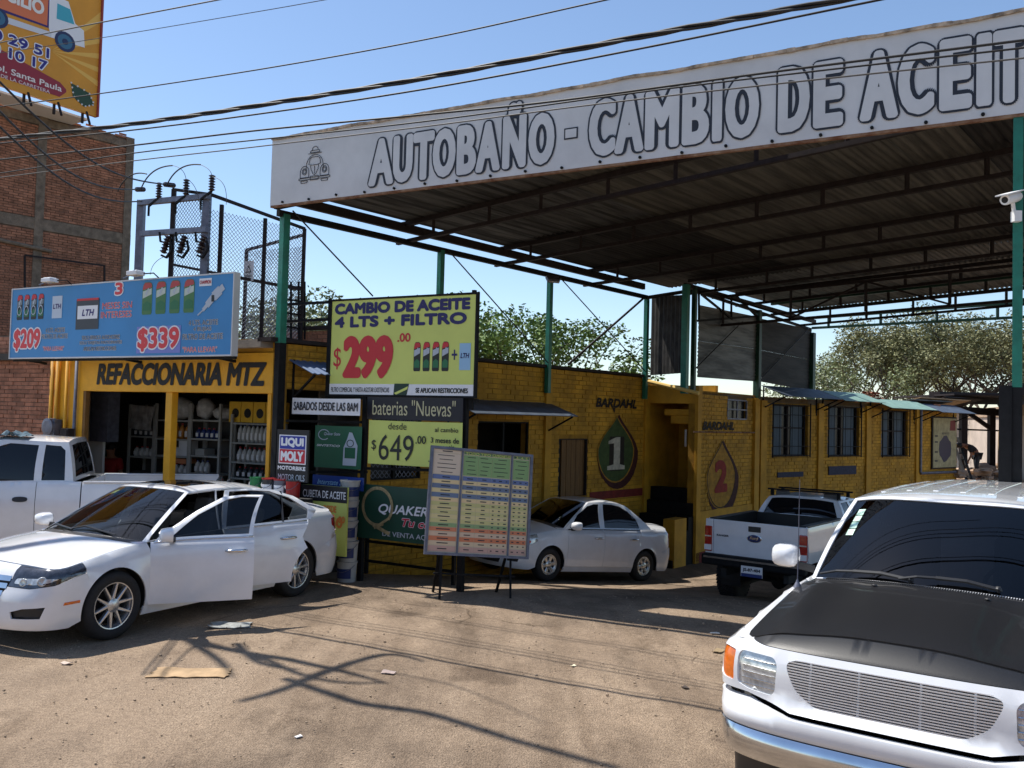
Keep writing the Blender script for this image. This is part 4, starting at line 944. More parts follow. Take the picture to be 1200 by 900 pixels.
# green bottle poster
r, w, h = sign('oil_poster', 'green poster with a silver ring logo and a pale oil bottle', 'poster', 368, 423, 498, 547, .0, c_grn, wavy=.8)
ring([(w*(.2+.12*math.cos(t*.5)), h*(.78+.12*math.sin(t*.5))) for t in range(1, 12)], c_sil, .012, False, -.007, r); tx(r, w, h, 'Quaker State', c_sil, .2, .55, .76, .84, .02, .3, -.007); tx(r, w, h, 'SINTETICO', c_white, .05, .55, .5, .55, .03, .2, -.007)
poly(r, c_sil, [(w*.62, h*.08), (w*.9, h*.08), (w*.92, h*.55), (w*.86, h*.7), (w*.8, h*.85), (w*.74, h*.86), (w*.7, h*.7), (w*.63, h*.5)], -.007, 'printed_bottle'); patch(r, c_grn, w*.66, w*.88, h*.25, h*.5, -.011, 'printed_label')
ring([(w*(.77+.07*math.cos(t*.52)), h*(.6+.08*math.sin(t*.52))) for t in range(12)], c_dgrn, .01, True, -.011, r)
# CUBETA DE ACEITE
r, w, h = sign('bucket_sign', 'black header CUBETA DE ACEITE over a lime price sheet beside the bucket stack', 'sign', 351, 405, 567, 646, .25, c_lime)
patch(r, flat(20, 20, 24), 0.0, w*1.0, h*.77, h*1.0, -.004, 'black_header'); tx(r, w, h, 'CUBETA DE ACEITE', c_white, .04, .97, .82, .93, .01, 0, -.008); tx(r, w, h, 'DESDE', c_orange, .5, .78, .62, .72, .05, 0, -.005); tx(r, w, h, '$950', c_orange, .35, .92, .38, .56, .05, 0, -.005); tx(r, w, h, '.00', c_orange, .8, .97, .48, .58, .05, 0, -.009)
# Quaker State banner
r, w, h = sign('oil_banner', 'large green banner reading QUAKER STATE DE VENTA AQUI behind the price board', 'banner', 416, 560, 566, 629, .0, mat('dark_green_vinyl', srgb(24, 66, 50), .45, var=.15, scale=2), wavy=1.6)
tx(r, w, h, 'QUAKER STATE', c_white, .20, .95, .46, .66, .03, .25, -.010); tx(r, w, h, 'Tu confianza', flat(200, 40, 60), .40, .92, .28, .43, .04, .25, -.010, halo=c_white, hb=.05); tx(r, w, h, 'DE VENTA AQUÍ', c_sil, .24, .66, .06, .19, .01, 0, -.010)
gold = mat('gold_print', srgb(168, 150, 110), .45, .3, var=.4, scale=14)
ringp = [(w*(.19+.125*math.cos(R(t))), h*(.60+.34*math.sin(R(t)))) for t in range(-40, 300, 12)]
mb = MB()
for i in range(len(ringp)-1): mb.bar((ringp[i][0], -.010, ringp[i][1]), (ringp[i+1][0], -.010, ringp[i+1][1]), .045, .004, up=(0, 1, 0))
mb.bar((w*.16, -.013, h*.26), (w*.30, -.013, h*.12), .05, .004, up=(0, 1, 0)); mb.bar((w*.17, -.015, h*.20), (w*.29, -.015, h*.40), .035, .004, up=(0, 1, 0)); mb.build('printed_emblem', gold, r, local=True)
# blue script banner below poster
r, w, h = sign('blue_banner', 'low blue banner with pale script under the green poster', 'banner', 366, 425, 556, 571, .1, flat(24, 60, 140))
tx(r, w, h, 'Interstate Baterias', c_ltblue, .1, .9, .3, .7, .02, .4)
# ---------------------------------------------------------------- blue billboard over the shop
r, w, h = sign('blue_billboard', 'wide blue billboard with oil bottles, a battery and prices $209 and $339', 'billboard', 11, 271, 339.5, 420, .6, c_blue, .10, SP, E, frame_ma='vinyl', fw=.02)
c_rs = flat(214, 60, 66)
for i in range(4):
    bottle_print(r, w*(.03+.037*i), h*.55, w*.028, h*.36, c_dk, c_red, c_grey)
    ring([(w*(.044+.037*i)+w*.011*math.cos(t*.8), h*.68+h*.065*math.sin(t*.8)) for t in range(8)], c_sil, .014, True, -.009, r)
patch(r, flat(188, 200, 214), w*.213, w*.262, h*.55, h*.86, -.005, 'printed_filter'); tx(r, w, h, 'LTH', flat(60, 50, 110), .218, .258, .68, .75, .05, .15, -.009)
patch(r, flat(58, 62, 68), w*.332, w*.44, h*.38, h*.79, -.005, 'printed_battery'); patch(r, c_red, w*.335, w*.437, h*.77, h*.80, -.009, 'battery_top'); patch(r, c_white, w*.34, w*.435, h*.52, h*.70, -.009, 'battery_label'); tx(r, w, h, 'LTH', flat(50, 40, 110), .362, .42, .56, .65, .05, .2, -.013)
tx(r, w, h, '3', c_rs, .51, .545, .82, .985, .06, 0, -.004, halo=c_white); tx(r, w, h, 'MESES SIN', c_rs, .455, .588, .64, .725, .0, 0, -.004, halo=c_white, hb=.05); tx(r, w, h, 'INTERESES', c_rs, .45, .588, .52, .605, .0, 0, -.004, halo=c_white, hb=.05)
for i in range(4):
    bottle_print(r, w*(.632+.058*i), h*.54, w*.042, h*.42, flat(70, 120, 70), flat(180, 70, 70), flat(190, 200, 190))
patch(r, c_white, w*.867, w*.915, h*.86, h*.955, -.005, 'white_logo_box'); tx(r, w, h, 'CHAMPION', flat(170, 40, 50), .869, .913, .885, .93, .04, 0, -.009)
mb = MB(); P_ = [(w*.865, h*.50), (w*.885, h*.56), (w*.90, h*.62), (w*.925, h*.72), (w*.95, h*.80), (w*.962, h*.84)]
for (p, q_), wd in zip(zip(P_, P_[1:]), (.02, .06, .11, .15, .10)): mb.bar((p[0], -.006, p[1]), (q_[0], -.006, q_[1]), wd, .005, up=(0, 1, 0))
mb.build('printed_spark_plug', c_sil, r, local=True); patch(r, c_dk, w*.918, w*.928, h*.66, h*.74, -.012, 'plug_band')
tx(r, w, h, '$209', c_rs, .02, .16, .10, .42, .045, 0, -.004, halo=c_white, hb=.06); patch(r, flat(120, 130, 200), w*.615, w*.80, h*.04, h*.385, -.004, 'pale_square'); tx(r, w, h, '$339', c_rs, .62, .795, .06, .37, .045, 0, -.007, halo=c_white, hb=.06)
for s, u0, u1, v0, v1, cc in (('4 LTS. ACEITE', .185, .28, .36, .41, c_dk), ('FILTRO DE ACEITE', .168, .295, .275, .325, c_dk), ('"PARA LLEVAR"', .175, .28, .105, .155, c_rs), ('SOLO SERVICIO AUTOMOTRIZ', .365, .54, .245, .285, c_dk), ('SOLO TARJETAS PARTICIPANTES', .355, .55, .17, .21, c_dk), ('APLICAN RESTRICCIONES', .375, .525, .095, .135, c_dk), ('4 LTS. ACEITE', .83, .945, .385, .435, c_dk), ('4 BUJIAS', .85, .92, .30, .35, c_dk), ('FILTRO DE ACEITE', .808, .965, .21, .265, c_dk), ('"PARA LLEVAR"', .81, .945, .05, .105, c_rs)):
    tx(r, w, h, s, cc, u0, u1, v0-.006, v1+.006, .0, 0, -.004, halo=c_white, hb=.07)
BBR, BBW, BBH = r, w, h
for u in (.02, .5, .9):
    MB().bar((u*w, .1, -.0), (u*w, .62, -.05), .04).bar((u*w, .1, h*.5), (u*w, .62, h*.2), .04).build('bracket', 'black_steel', r, local=True)
MB().bar((0, .09, -.03), (w, .09, -.03), .04).build('bottom_frame', 'black_steel', r, local=True)
def floodlamp(u, lab):
    mw = world_of(r) @ Matrix.Translation((u*w, 0, h)) @ Matrix.Scale(.62, 4)
    q = empty('billboard_lamp', mw=mw, label=lab, cat='lamp', group='lamps along the top of the blue billboard')
    MB().tube([(.42, .05, -.05), (.30, -.1, .12), (.08, -.3, .08)], .018, 6).build('lamp_arm', 'black_steel', q, local=True)
    MB().box((-.05, -.35, .09), (.38, .26, .10)).box((-.05, -.35, .15), (.3, .18, .03)).build('lamp_housing', 'vinylshade', q, local=True, bevel=.01)
    MB().box((-.05, -.35, .035), (.36, .2, .012)).build('lamp_glass', mat('warm_lamp_glass', srgb(200, 170, 110), .2), q, local=True)
    MB().bar((-.25, -.35, .07), (-.55, -.3, .0), .03).bar((-.25, -.38, .03), (-.5, -.36, .0), .02).build('reflector_bar', 'steel', q, local=True)
floodlamp(.26, 'left lamp on an arm over the blue billboard'); floodlamp(.655, 'right lamp on an arm over the blue billboard')
# ------------------------------------------------------------------ vehicles: panels cut out of a smooth body surface
def smt(t):
    """smooth interpolation through a table"""
    xs = [a for a, _ in t]; ys = [b for _, b in t]; n = len(t)
    ms = []
    for i in range(n):
        if i == 0: m_ = (ys[1]-ys[0])/(xs[1]-xs[0])
        elif i == n-1: m_ = (ys[-1]-ys[-2])/(xs[-1]-xs[-2])
        else:
            d0 = (ys[i]-ys[i-1])/(xs[i]-xs[i-1]); d1 = (ys[i+1]-ys[i])/(xs[i+1]-xs[i]); m_ = 0 if d0*d1 <= 0 else 2*d0*d1/(d0+d1)
        ms.append(m_)
    def f(x):
        if x <= xs[0]: return ys[0]
        if x >= xs[-1]: return ys[-1]
        lo, hi = 0, n-1
        while hi-lo > 1:
            k = (lo+hi)//2
            if xs[k] <= x: lo = k
            else: hi = k
        h = xs[hi]-xs[lo]; t_ = (x-xs[lo])/h
        return (2*t_**3-3*t_**2+1)*ys[lo]+(t_**3-2*t_**2+t_)*h*ms[lo]+(-2*t_**3+3*t_**2)*ys[hi]+(t_**3-t_**2)*h*ms[hi]
    return f
def inpoly(p, poly):
    x, y = p; c = False; j = len(poly)-1
    for i in range(len(poly)):
        xi, yi = poly[i]; xj, yj = poly[j]
        if (yi > y) != (yj > y) and x < (xj-xi)*(y-yi)/(yj-yi)+xi: c = not c
        j = i
    return c
def dens(poly, h):
    out = []
    for i in range(len(poly)):
        a = poly[i]; b = poly[(i+1) % len(poly)]; n = max(1, int(math.ceil(math.hypot(b[0]-a[0], b[1]-a[1])/h)))
        for k in range(n): out.append((a[0]+(b[0]-a[0])*k/n, a[1]+(b[1]-a[1])*k/n))
    return out
def cdt(loops, h, sc=(1, 1)):
    L = [dens([(x*sc[0], y*sc[1]) for x, y in lp], h) for lp in loops]
    vs = []; ed = []
    for lp in L:
        o = len(vs); vs += lp; ed += [(o+i, o+(i+1) % len(lp)) for i in range(len(lp))]
    nb = len(vs); xs = [p[0] for p in L[0]]; ys = [p[1] for p in L[0]]
    segs = [(vs[a], vs[b]) for a, b in ed]
    y = min(ys)+h*.5; k = 0; mg = (h*.42)**2
    while y < max(ys):
        x = min(xs)+(h*.5 if k % 2 else 0)+h*.25
        while x < max(xs):
            if inpoly((x, y), L[0]) and not any(inpoly((x, y), q) for q in L[1:]):
                ok = True
                for (ax, ay), (bx, by) in segs:
                    if abs(ax-x) > 2*h or abs(ay-y) > 2*h: continue
                    dx, dy = bx-ax, by-ay; t = max(0, min(1, ((x-ax)*dx+(y-ay)*dy)/(dx*dx+dy*dy+1e-12)))
                    if (ax+dx*t-x)**2+(ay+dy*t-y)**2 < mg: ok = False; break
                if ok: vs.append((x, y))
            x += h
        y += h*.9; k += 1
    r = delaunay_2d_cdt([V(p) for p in vs], ed, [], 0, 1e-6)
    V2 = [(p.x, p.y) for p in r[0]]; tris = []
    for f in r[2]:
        c = (sum(V2[i][0] for i in f)/3, sum(V2[i][1] for i in f)/3)
        if inpoly(c, L[0]) and not any(inpoly(c, q) for q in L[1:]): tris.append(tuple(f))
    return [(x/sc[0], y/sc[1]) for x, y in V2], tris
def rc(loop, r=.02, n=3):
    out = []; N_ = len(loop)
    for i in range(N_):
        a, b, c_ = V(loop[i-1]), V(loop[i]), V(loop[(i+1) % N_]); u = a-b; w_ = c_-b
        if u.length < 1e-6 or w_.length < 1e-6: continue
        ra = min(r, u.length*.45); rb_ = min(r, w_.length*.45); p, q = b+u.normalized()*ra, b+w_.normalized()*rb_
        for k in range(n+1): t = k/n; z = p*(1-t)**2+b*2*t*(1-t)+q*t*t; out.append((z.x, z.y))
    return out
class Car:
    dkx = None; x0 = 0
    def __init__(s, root, L, W, af, nf, ar, nr, Et, Ct, If, Is, Ir, r=.06, pw=2.6, arches=(), wt=None, flare=.02, Et2=None):
        s.root = root; s.L = L; s.W = W; s.E = smt(Et); s.C = smt(Ct); s.If = smt(If); s.Is = smt(Is); s.Ir = smt(Ir); s.r = r; s.pw = pw; s.arches = arches; s.flare = flare
        wf = smt(wt) if wt else (lambda x: 1)
        pts = []; x0_ = s.x0
        for i in range(121):
            t = math.pi/2*i/120; pts.append((x0_+af*(1-abs(math.cos(t))**(2/nf)), W*abs(math.sin(t))**(2/nf)))
        n = 160
        for i in range(1, n): pts.append((x0_+af+(L-ar-af-x0_)*i/n, W))
        for i in range(121):
            t = math.pi/2*(1-i/120); pts.append((L-ar*(1-abs(math.cos(t))**(2/nr)), W*abs(math.sin(t))**(2/nr)))
        s.p = [(x, y*wf(x)) for x, y in pts]; s.a = [0]
        for a, b in zip(s.p, s.p[1:]): s.a.append(s.a[-1]+math.hypot(b[0]-a[0], b[1]-a[1]))
        s.SL = s.a[-1]; s.zt = [s.topz(a) for a in s.a]
    def at(s, q):
        q = max(0, min(s.SL, q)); lo, hi = 0, len(s.a)-1
        while hi-lo > 1:
            k = (lo+hi)//2
            if s.a[k] <= q: lo = k
            else: hi = k
        t = (q-s.a[lo])/max(1e-9, s.a[hi]-s.a[lo]); return lo, hi, t
    def P(s, q):
        lo, hi, t = s.at(q); a, b = s.p[lo], s.p[hi]; return (a[0]+(b[0]-a[0])*t, a[1]+(b[1]-a[1])*t)
    def N(s, q):
        e = .03; a = s.P(max(0, q-e)); b = s.P(min(s.SL, q+e)); dx, dy = b[0]-a[0], b[1]-a[1]
        if q < e: dx, dy = 0, 1
        if q > s.SL-e: dx, dy = 0, -1
        d = math.hypot(dx, dy); return (-dy/d, dx/d)
    def deck(s, x, y):
        k = min(1, abs(y)/(s.W*.95)); return s.E(x)+(s.C(x)-s.E(x))*(1-k**s.pw)+(s.dkx(x, abs(y)) if s.dkx else 0)
    def topz(s, q):
        x, y = s.P(q); nx, ny = s.N(q); z = s.E(x)
        for _ in range(3):
            I = nx*nx*(s.If(z) if x < s.L/2 else s.Ir(z))+ny*ny*s.Is(z)+s.r*.8
            z = s.deck(x-nx*I, max(0, y-ny*I))
        return z
    def top(s, q):
        lo, hi, t = s.at(abs(q)); return s.zt[lo]+(s.zt[hi]-s.zt[lo])*t
    def sx(s, x):
        lo, hi = 0, len(s.p)-1
        while hi-lo > 1:
            k = (lo+hi)//2
            if s.p[k][0] <= x: lo = k
            else: hi = k
        t = (x-s.p[lo][0])/max(1e-9, s.p[hi][0]-s.p[lo][0]); return s.a[lo]+(s.a[hi]-s.a[lo])*t
    def sy(s, y, rear=False):
        y = abs(y); idx = range(len(s.p)-1, 0, -1) if rear else range(len(s.p)-1)
        for i in idx:
            j = i-1 if rear else i+1; a, b = s.p[i], s.p[j]
            if a[1] <= y <= b[1]: return s.a[i]+(s.a[j]-s.a[i])*(y-a[1])/max(1e-9, b[1]-a[1])
        return s.SL/2
    def wrap(s, q, z, off=0):
        sg = -1 if q < 0 else 1; q = abs(q); x, y = s.P(q); nx, ny = s.N(q); zt = s.top(q)
        I = nx*nx*(s.If(z) if x < s.L/2 else s.Ir(z))+ny*ny*s.Is(z)
        t = max(0, min(1, (z-(zt-s.r))/s.r)); I += s.r*.8*(1-math.sqrt(max(0, 1-t*t)))
        for (xc, zc, Ra) in s.arches:
            if abs(x-xc) < Ra+.3:
                d = math.hypot(x-xc, z-zc)-Ra
                if d > -.05: I -= s.flare*math.exp(-(d/.05)**2)*ny*ny*(1 if z > zc-.15 else .6)
        I -= off; return V((x-nx*I, sg*(y-ny*I), z))
    def dk(s, x, y, off=0): return V((x, y, s.deck(x, y)+off))
    def house(s, wc, A, Cc, rc, rf, At, Ct, rr, zr, drop=.05, bulge=.015, pf=2.2):
        """glasshouse: x of windscreen base centre, A base (x,y), C base (x,y), x of rear base centre; the same at roof level"""
        f = lambda x: s.wrap(s.sx(x), s.top(s.sx(x))).y-.012
        A = (A[0], f(A[0])); Cc = (Cc[0], f(Cc[0]))
        s.h = (wc, A, Cc, rc, rf, At, Ct, rr); s.zr = smt(zr); s.dr = drop; s.bg = bulge; s.pf = pf
    def curve(s, u, top):
        wc, A, Cc, rc, rf, At, Ct, rr = s.h
        if top: wc, A, Cc, rc = rf, At, Ct, rr
        au = abs(u); sg = -1 if u < 0 else 1
        if au <= 1: x = wc+(A[0]-wc)*au**s.pf; y = A[1]*au
        elif au <= 2:
            k = au-1; x = A[0]+(Cc[0]-A[0])*k; y = A[1]+(Cc[1]-A[1])*k+.02*4*k*(1-k)
            if not top: p = s.wrap(s.sx(x), s.top(s.sx(x))); return V((x, sg*(p.y-.012), p.z-.003))
        else: k = abs(3-au); x = rc+(Cc[0]-rc)*k**s.pf; y = Cc[1]*k
        z = s.rz(x, y) if top else s.deck(x, y)-.012
        return V((x, sg*y, z))
    def rz(s, x, y): return s.zr(x)-s.dr*(min(1.1, abs(y)/max(.1, s.h[5][1])))**3
    def gl(s, u, w_, off=0):
        B, T = s.curve(u, 0), s.curve(u, 1); p = B.lerp(T, w_)
        e = .02; t = s.curve(u+e, 0).lerp(s.curve(u+e, 1), w_)-s.curve(u-e, 0).lerp(s.curve(u-e, 1), w_); n = t.cross(T-B)
        if n.length > 1e-6: n.normalize()
        c = V((s.L*.5, 0, .5)); 
        if n.dot(p-c) < 0: n = -n
        return p+n*(off+s.bg*4*w_*(1-w_))
    def gx(s, x, w_):
        """u on the side glass for a given x and height fraction"""
        a = s.h[1][0]+(s.h[5][0]-s.h[1][0])*w_; c = s.h[2][0]+(s.h[6][0]-s.h[2][0])*w_; return 1+(x-a)/(c-a)
    def roofp(s, x, y, off=0): return V((x, y, s.rz(x, y)+off))
    def panel(s, name, ma, loops, space='w', off=0, h=.07, lip=.016, sgn=1, parent=None, X=None, label=None, sc=(1, 1), smooth=True):
        F = {'b': lambda u, w_, o=0: s.gl((-1 if u < 0 else 1)*(3-abs(u)), w_, o), 'w': s.wrap, 'd': s.dk, 'g': s.gl, 'r': s.roofp}[space]
        v2, tr = cdt(loops, h, sc)
        def mp(p, o):
            if space in ('w', 'g', 'b'): return F(p[0]*sgn, p[1], o)
            q = F(p[0], p[1]*sgn, o); return q
        vs = [mp(p, off) for p in v2]
        n0 = sum(((vs[b]-vs[a]).cross(vs[c]-vs[a]) for a, b, c in tr), V()); cen = sum(vs, V())/len(vs)
        if n0.dot(cen-V((s.L/2, 0, .6))) < 0: tr = [(a, c, b) for a, b, c in tr]
        mb = MB(); 
        if X: vs = [X @ p for p in vs]
        mb.add(vs, tr)
        if lip:
            cnt = {}
            for t in tr:
                for i in range(3):
                    e = (t[i], t[(i+1) % 3]); cnt.setdefault(tuple(sorted(e)), []).append(e)
            bd = [e[0] for e in cnt.values() if len(e) == 1]; idx = {}
            vv = []; ff = []
            def vid(i):
                if i not in idx: idx[i] = len(vv); q = mp(v2[i], off-lip); vv.append(vs[i]); vv.append(X @ q if X else q)
                return idx[i]
            for a, b in bd:
                i, j = vid(a), vid(b); ff.append((i, i+1, j+1, j))
            mb.add(vv, ff)
        par = parent or s.root
        o = mb.build(name, ma, par, local=True, smooth=smooth)
        if label: o['label'] = label
        return o
    def sd(s, pts): return [(s.sx(x), z) for x, z in pts]
def arcp(xc, zc, Rr, a0, a1, n=16): return [(xc+Rr*math.cos(R(a0+(a1-a0)*i/n)), zc+Rr*math.sin(R(a0+(a1-a0)*i/n))) for i in range(n+1)]
def wheel(car, x, y, r, wd, rr, style, ma='alu', zc=None, steer=0):
    """wheel (rim) with tyre, hub and bolts; y<0 is the left side"""
    sg = 1 if y > 0 else -1; zc = r if zc is None else zc
    T = Matrix.Translation((x, y, zc)) @ Matrix.Rotation(steer, 4, 'Z') @ Matrix.Rotation(R(-90)*sg, 4, 'X')  # local z points outboard
    hw = wd/2
    def B(): m_ = MB(); m_.T = T; return m_
    b = B(); b.lathe([(rr*.97, -hw*.8), (rr*.90, -hw*.6), (rr*.86, hw*.1), (rr*.90, hw*.55), (rr*.985, hw*.80), (rr*1.01, hw*.86), (rr*1.0, hw*.9), (rr*.955, hw*.88), (rr*.93, hw*.7)], n=44, cap=False)
    rim = b.build('wheel', ma, car.root, local=True, auto=40)
    t = B(); t.lathe([(rr*.98, -hw*.85), (rr+.02, -hw*1.0), (r-.045, -hw*1.04), (r-.012, -hw*.88), (r, -hw*.6), (r, hw*.6), (r-.012, hw*.88), (r-.045, hw*1.04), (rr+.02, hw*1.0), (rr*1.0, hw*.86)], n=44, cap=False)
    t.build('tyre', 'rubber', rim, local=True, smooth=True)
    if style.get('tread'):
        t = B(); nk = 40
        for k in range(nk):
            a = 2*math.pi*k/nk
            for z_, o_ in ((-hw*.75, 0), (-hw*.25, .5), (hw*.25, 0), (hw*.75, .5)):
                aa = a+o_*2*math.pi/nk; c = V((math.cos(aa)*(r+.002), math.sin(aa)*(r+.002), z_)); t.box(c, (.022, .034, hw*.42), rz=aa)
            if k % 1 == 0:
                c = V((math.cos(a)*(r-.022), math.sin(a)*(r-.022), hw*1.0)); t.box(c, (.03, .025, .022), rz=a)
        t.build('tread_block', 'rubber', rim, local=True, kind='stuff')
    d = B(); d.lathe([(0, hw*.15), (rr*.62, hw*.12), (rr*.62, hw*.04)], n=28); d.lathe([(rr*.6, -hw*.3), (rr*.86, -hw*.4)], n=28); d.build('brake_disc', 'black_steel', rim, local=True)
    sp_ = B(); n = style['n']; f = hw*.72
    def spoke(a, a2, w0, w1, r0, r1):
        c0 = V((math.cos(a)*r0, math.sin(a)*r0, f)); c1 = V((math.cos(a2)*r1, math.sin(a2)*r1, f+.012)); d_ = (c1-c0).normalized(); n_ = V((-d_.y, d_.x, 0))
        dz = V((0, 0, -.035)); q = [c0+n_*w0, c0-n_*w0, c1-n_*w1, c1+n_*w1]; q2 = [c0+n_*w0*.6+V((0, 0, .008)), c0-n_*w0*.6+V((0, 0, .008)), c1-n_*w1*.6+V((0, 0, .006)), c1+n_*w1*.6+V((0, 0, .006))]
        q3 = [p+dz for p in q]; sp_.add(q2+q+q3, [(0, 1, 2, 3), (4, 5, 1, 0), (5, 6, 2, 1), (6, 7, 3, 2), (7, 4, 0, 3), (8, 9, 5, 4), (9, 10, 6, 5), (10, 11, 7, 6), (11, 8, 4, 7)])
    for k in range(n):
        a = 2*math.pi*k/n+style.get('ph', .3)
        if style['kind'] == 'pair':
            spoke(a-.16, a-.34, .018, .010, .055, rr*.95); spoke(a+.16, a+.34, .018, .010, .055, rr*.95)
        elif style['kind'] == 'fat': spoke(a, a, .028, .040, .05, rr*.80)
        else: spoke(a, a, .03, .018, .05, rr*.95)
    sp_.build('spokes', ma, rim, local=True)
    if style['kind'] == 'fat':
        e = B(); e.lathe([(rr*.74, f+.0), (rr*.80, f+.02), (rr*.95, hw*.80)], n=36, cap=False); e.build('hub_cap_rim', ma, rim, local=True, smooth=True)
    c = B(); c.lathe([(.07, f-.02), (.068, f+.010), (.05, f+.016), (.03, f+.022), (0, f+.024)], n=20); c.build('hub_cap', ma, rim, local=True, auto=30)
    return rim
def well(car, x, zc, Ra, y0, y1, ma='black'):
    for sg in (1, -1):
        b = MB(); n = 18; vs = []
        for i in range(n+1):
            a = math.pi*1.15*i/n-.075*math.pi; vs += [(x+Ra*math.cos(a), sg*y0, zc+Ra*math.sin(a)), (x+Ra*math.cos(a), sg*y1, zc+Ra*math.sin(a))]
        b.add(vs, [(2*i, 2*i+1, 2*i+3, 2*i+2) for i in range(n)])
        b.add([(x+Ra*math.cos(math.pi*1.15*i/n-.075*math.pi), sg*y1, zc+Ra*math.sin(math.pi*1.15*i/n-.075*math.pi)) for i in range(n+1)], [tuple(range(n+1))])
        b.build('wheel_arch_liner', ma, car.root, local=True)
def inner(car, regions, off=-.03, ma='black'):
    for lp in regions:
        for sg in (1, -1): car.panel('inner_shell', ma, [lp], 'w', off, h=.16, lip=0, sgn=sg)
def mirror(car, c, sg, size=(.12, .22, .15), ma='carwhite', arm=True, X=None):
    mb = MB(); 
    prof = []
    vs = []; n = 14; m_ = 7
    for i in range(m_+1):
        t = i/m_; k = math.sqrt(max(0, 1-(t*.98)**2.2)) if t > 0 else 1
        for j in range(n):
            a = 2*math.pi*j/n; ca, sa = math.cos(a), math.sin(a); e = .62
            y = math.copysign(abs(ca)**e, ca)*size[1]/2; z = math.copysign(abs(sa)**e, sa)*size[2]/2
            vs.append(V((c[0]-t*size[0], c[1]*1+y*(.35+.65*k if i else 1), c[2]+z*(.35+.65*k if i else 1))) if i < m_ else V((c[0]-size[0], c[1]+y*.25, c[2]+z*.25)))
    fs = [(i*n+j, i*n+(j+1) % n, (i+1)*n+(j+1) % n, (i+1)*n+j) for i in range(m_) for j in range(n)]+[tuple(range(m_*n, m_*n+n))]
    if X: vs = [X @ p for p in vs]
    mb.add(vs, fs); o = mb.build('side_mirror', ma, car.root, local=True, smooth=True)
    g = MB(); q = [V((c[0]+.004, v_.y, v_.z)) if not X else None for v_ in vs[:n]]
    if not X: g.add(q, [tuple(range(n))]); g.build('mirror_glass', 'plastic', o, local=True)
    if arm:
        b = MB(); p0 = V((c[0]-.02, c[1]-sg*size[1]*.4, c[2]-size[2]*.35)); p1 = V((c[0]+.02, c[1]-sg*(size[1]*.5+arm), c[2]-size[2]*.5)); 
        if X: p0, p1 = X @ p0, X @ p1
        b.bar(p0, p1, .06, .05); b.build('mirror_arm', 'plastic', o, local=True)
    return o
def lettering3(car, s_, ma, P, ax, ay, w_, h_, bold=.03, name='lettering', shear=0):
    """small raised text on a car: rectangle from P along ax (w_) and ay (h_)"""
    o = text(s_, ma, car.root, 0, w_, 0, h_, 0, bold, shear, name=name); n = ax.cross(ay)
    m_ = Matrix(((ax.x, -n.x, ay.x, P.x), (ax.y, -n.y, ay.y, P.y), (ax.z, -n.z, ay.z, P.z), (0, 0, 0, 1))); o.data.transform(m_); return o
def carroot(name, pos, rz, pitch, roll, label, cat='car'):
    mw = Matrix.Translation(V(pos)) @ Matrix.Rotation(rz, 4, 'Z') @ Matrix.Rotation(pitch, 4, 'Y') @ Matrix.Rotation(roll, 4, 'X')
    return empty(name, mw=mw, label=label, cat=cat)
def seats(car, xs, z=.35, ma='seat_cloth', yoff=.38):
    M.setdefault('seat_cloth', mat('grey_seat_cloth', (.12, .115, .11), .9))
    for x in xs:
        for y in (-yoff, yoff):
            b = MB().box((x, y, z), (.5, .48, .16)).build('seat', ma, car.root, local=True, bevel=.04)
            MB().box((x+.27, y, z+.36), (.14, .46, .62), M4=Matrix.Rotation(R(12), 4, 'Y')).build('seat_back', ma, b, local=True, bevel=.04)
            MB().box((x+.36, y, z+.74), (.09, .24, .17), M4=Matrix.Rotation(R(12), 4, 'Y')).build('headrest', ma, b, local=True, bevel=.03)
def steering(car, x, y, z, r=.19):
    mb = MB(); T = Matrix.Translation((x, y, z)) @ Matrix.Rotation(R(65), 4, 'Y'); mb.T = T
    n = 28; mb.tube([(r*math.cos(2*math.pi*i/n), r*math.sin(2*math.pi*i/n), 0) for i in range(n+1)], .015, 6); mb.bar((-r, 0, 0), (r, 0, 0), .05, .02); mb.bar((0, 0, 0), (0, -r, 0), .05, .02); mb.lathe([(.06, 0), (.05, .03), (0, .035)], n=12)
    mb.build('steering_wheel', 'plastic', car.root, local=True)

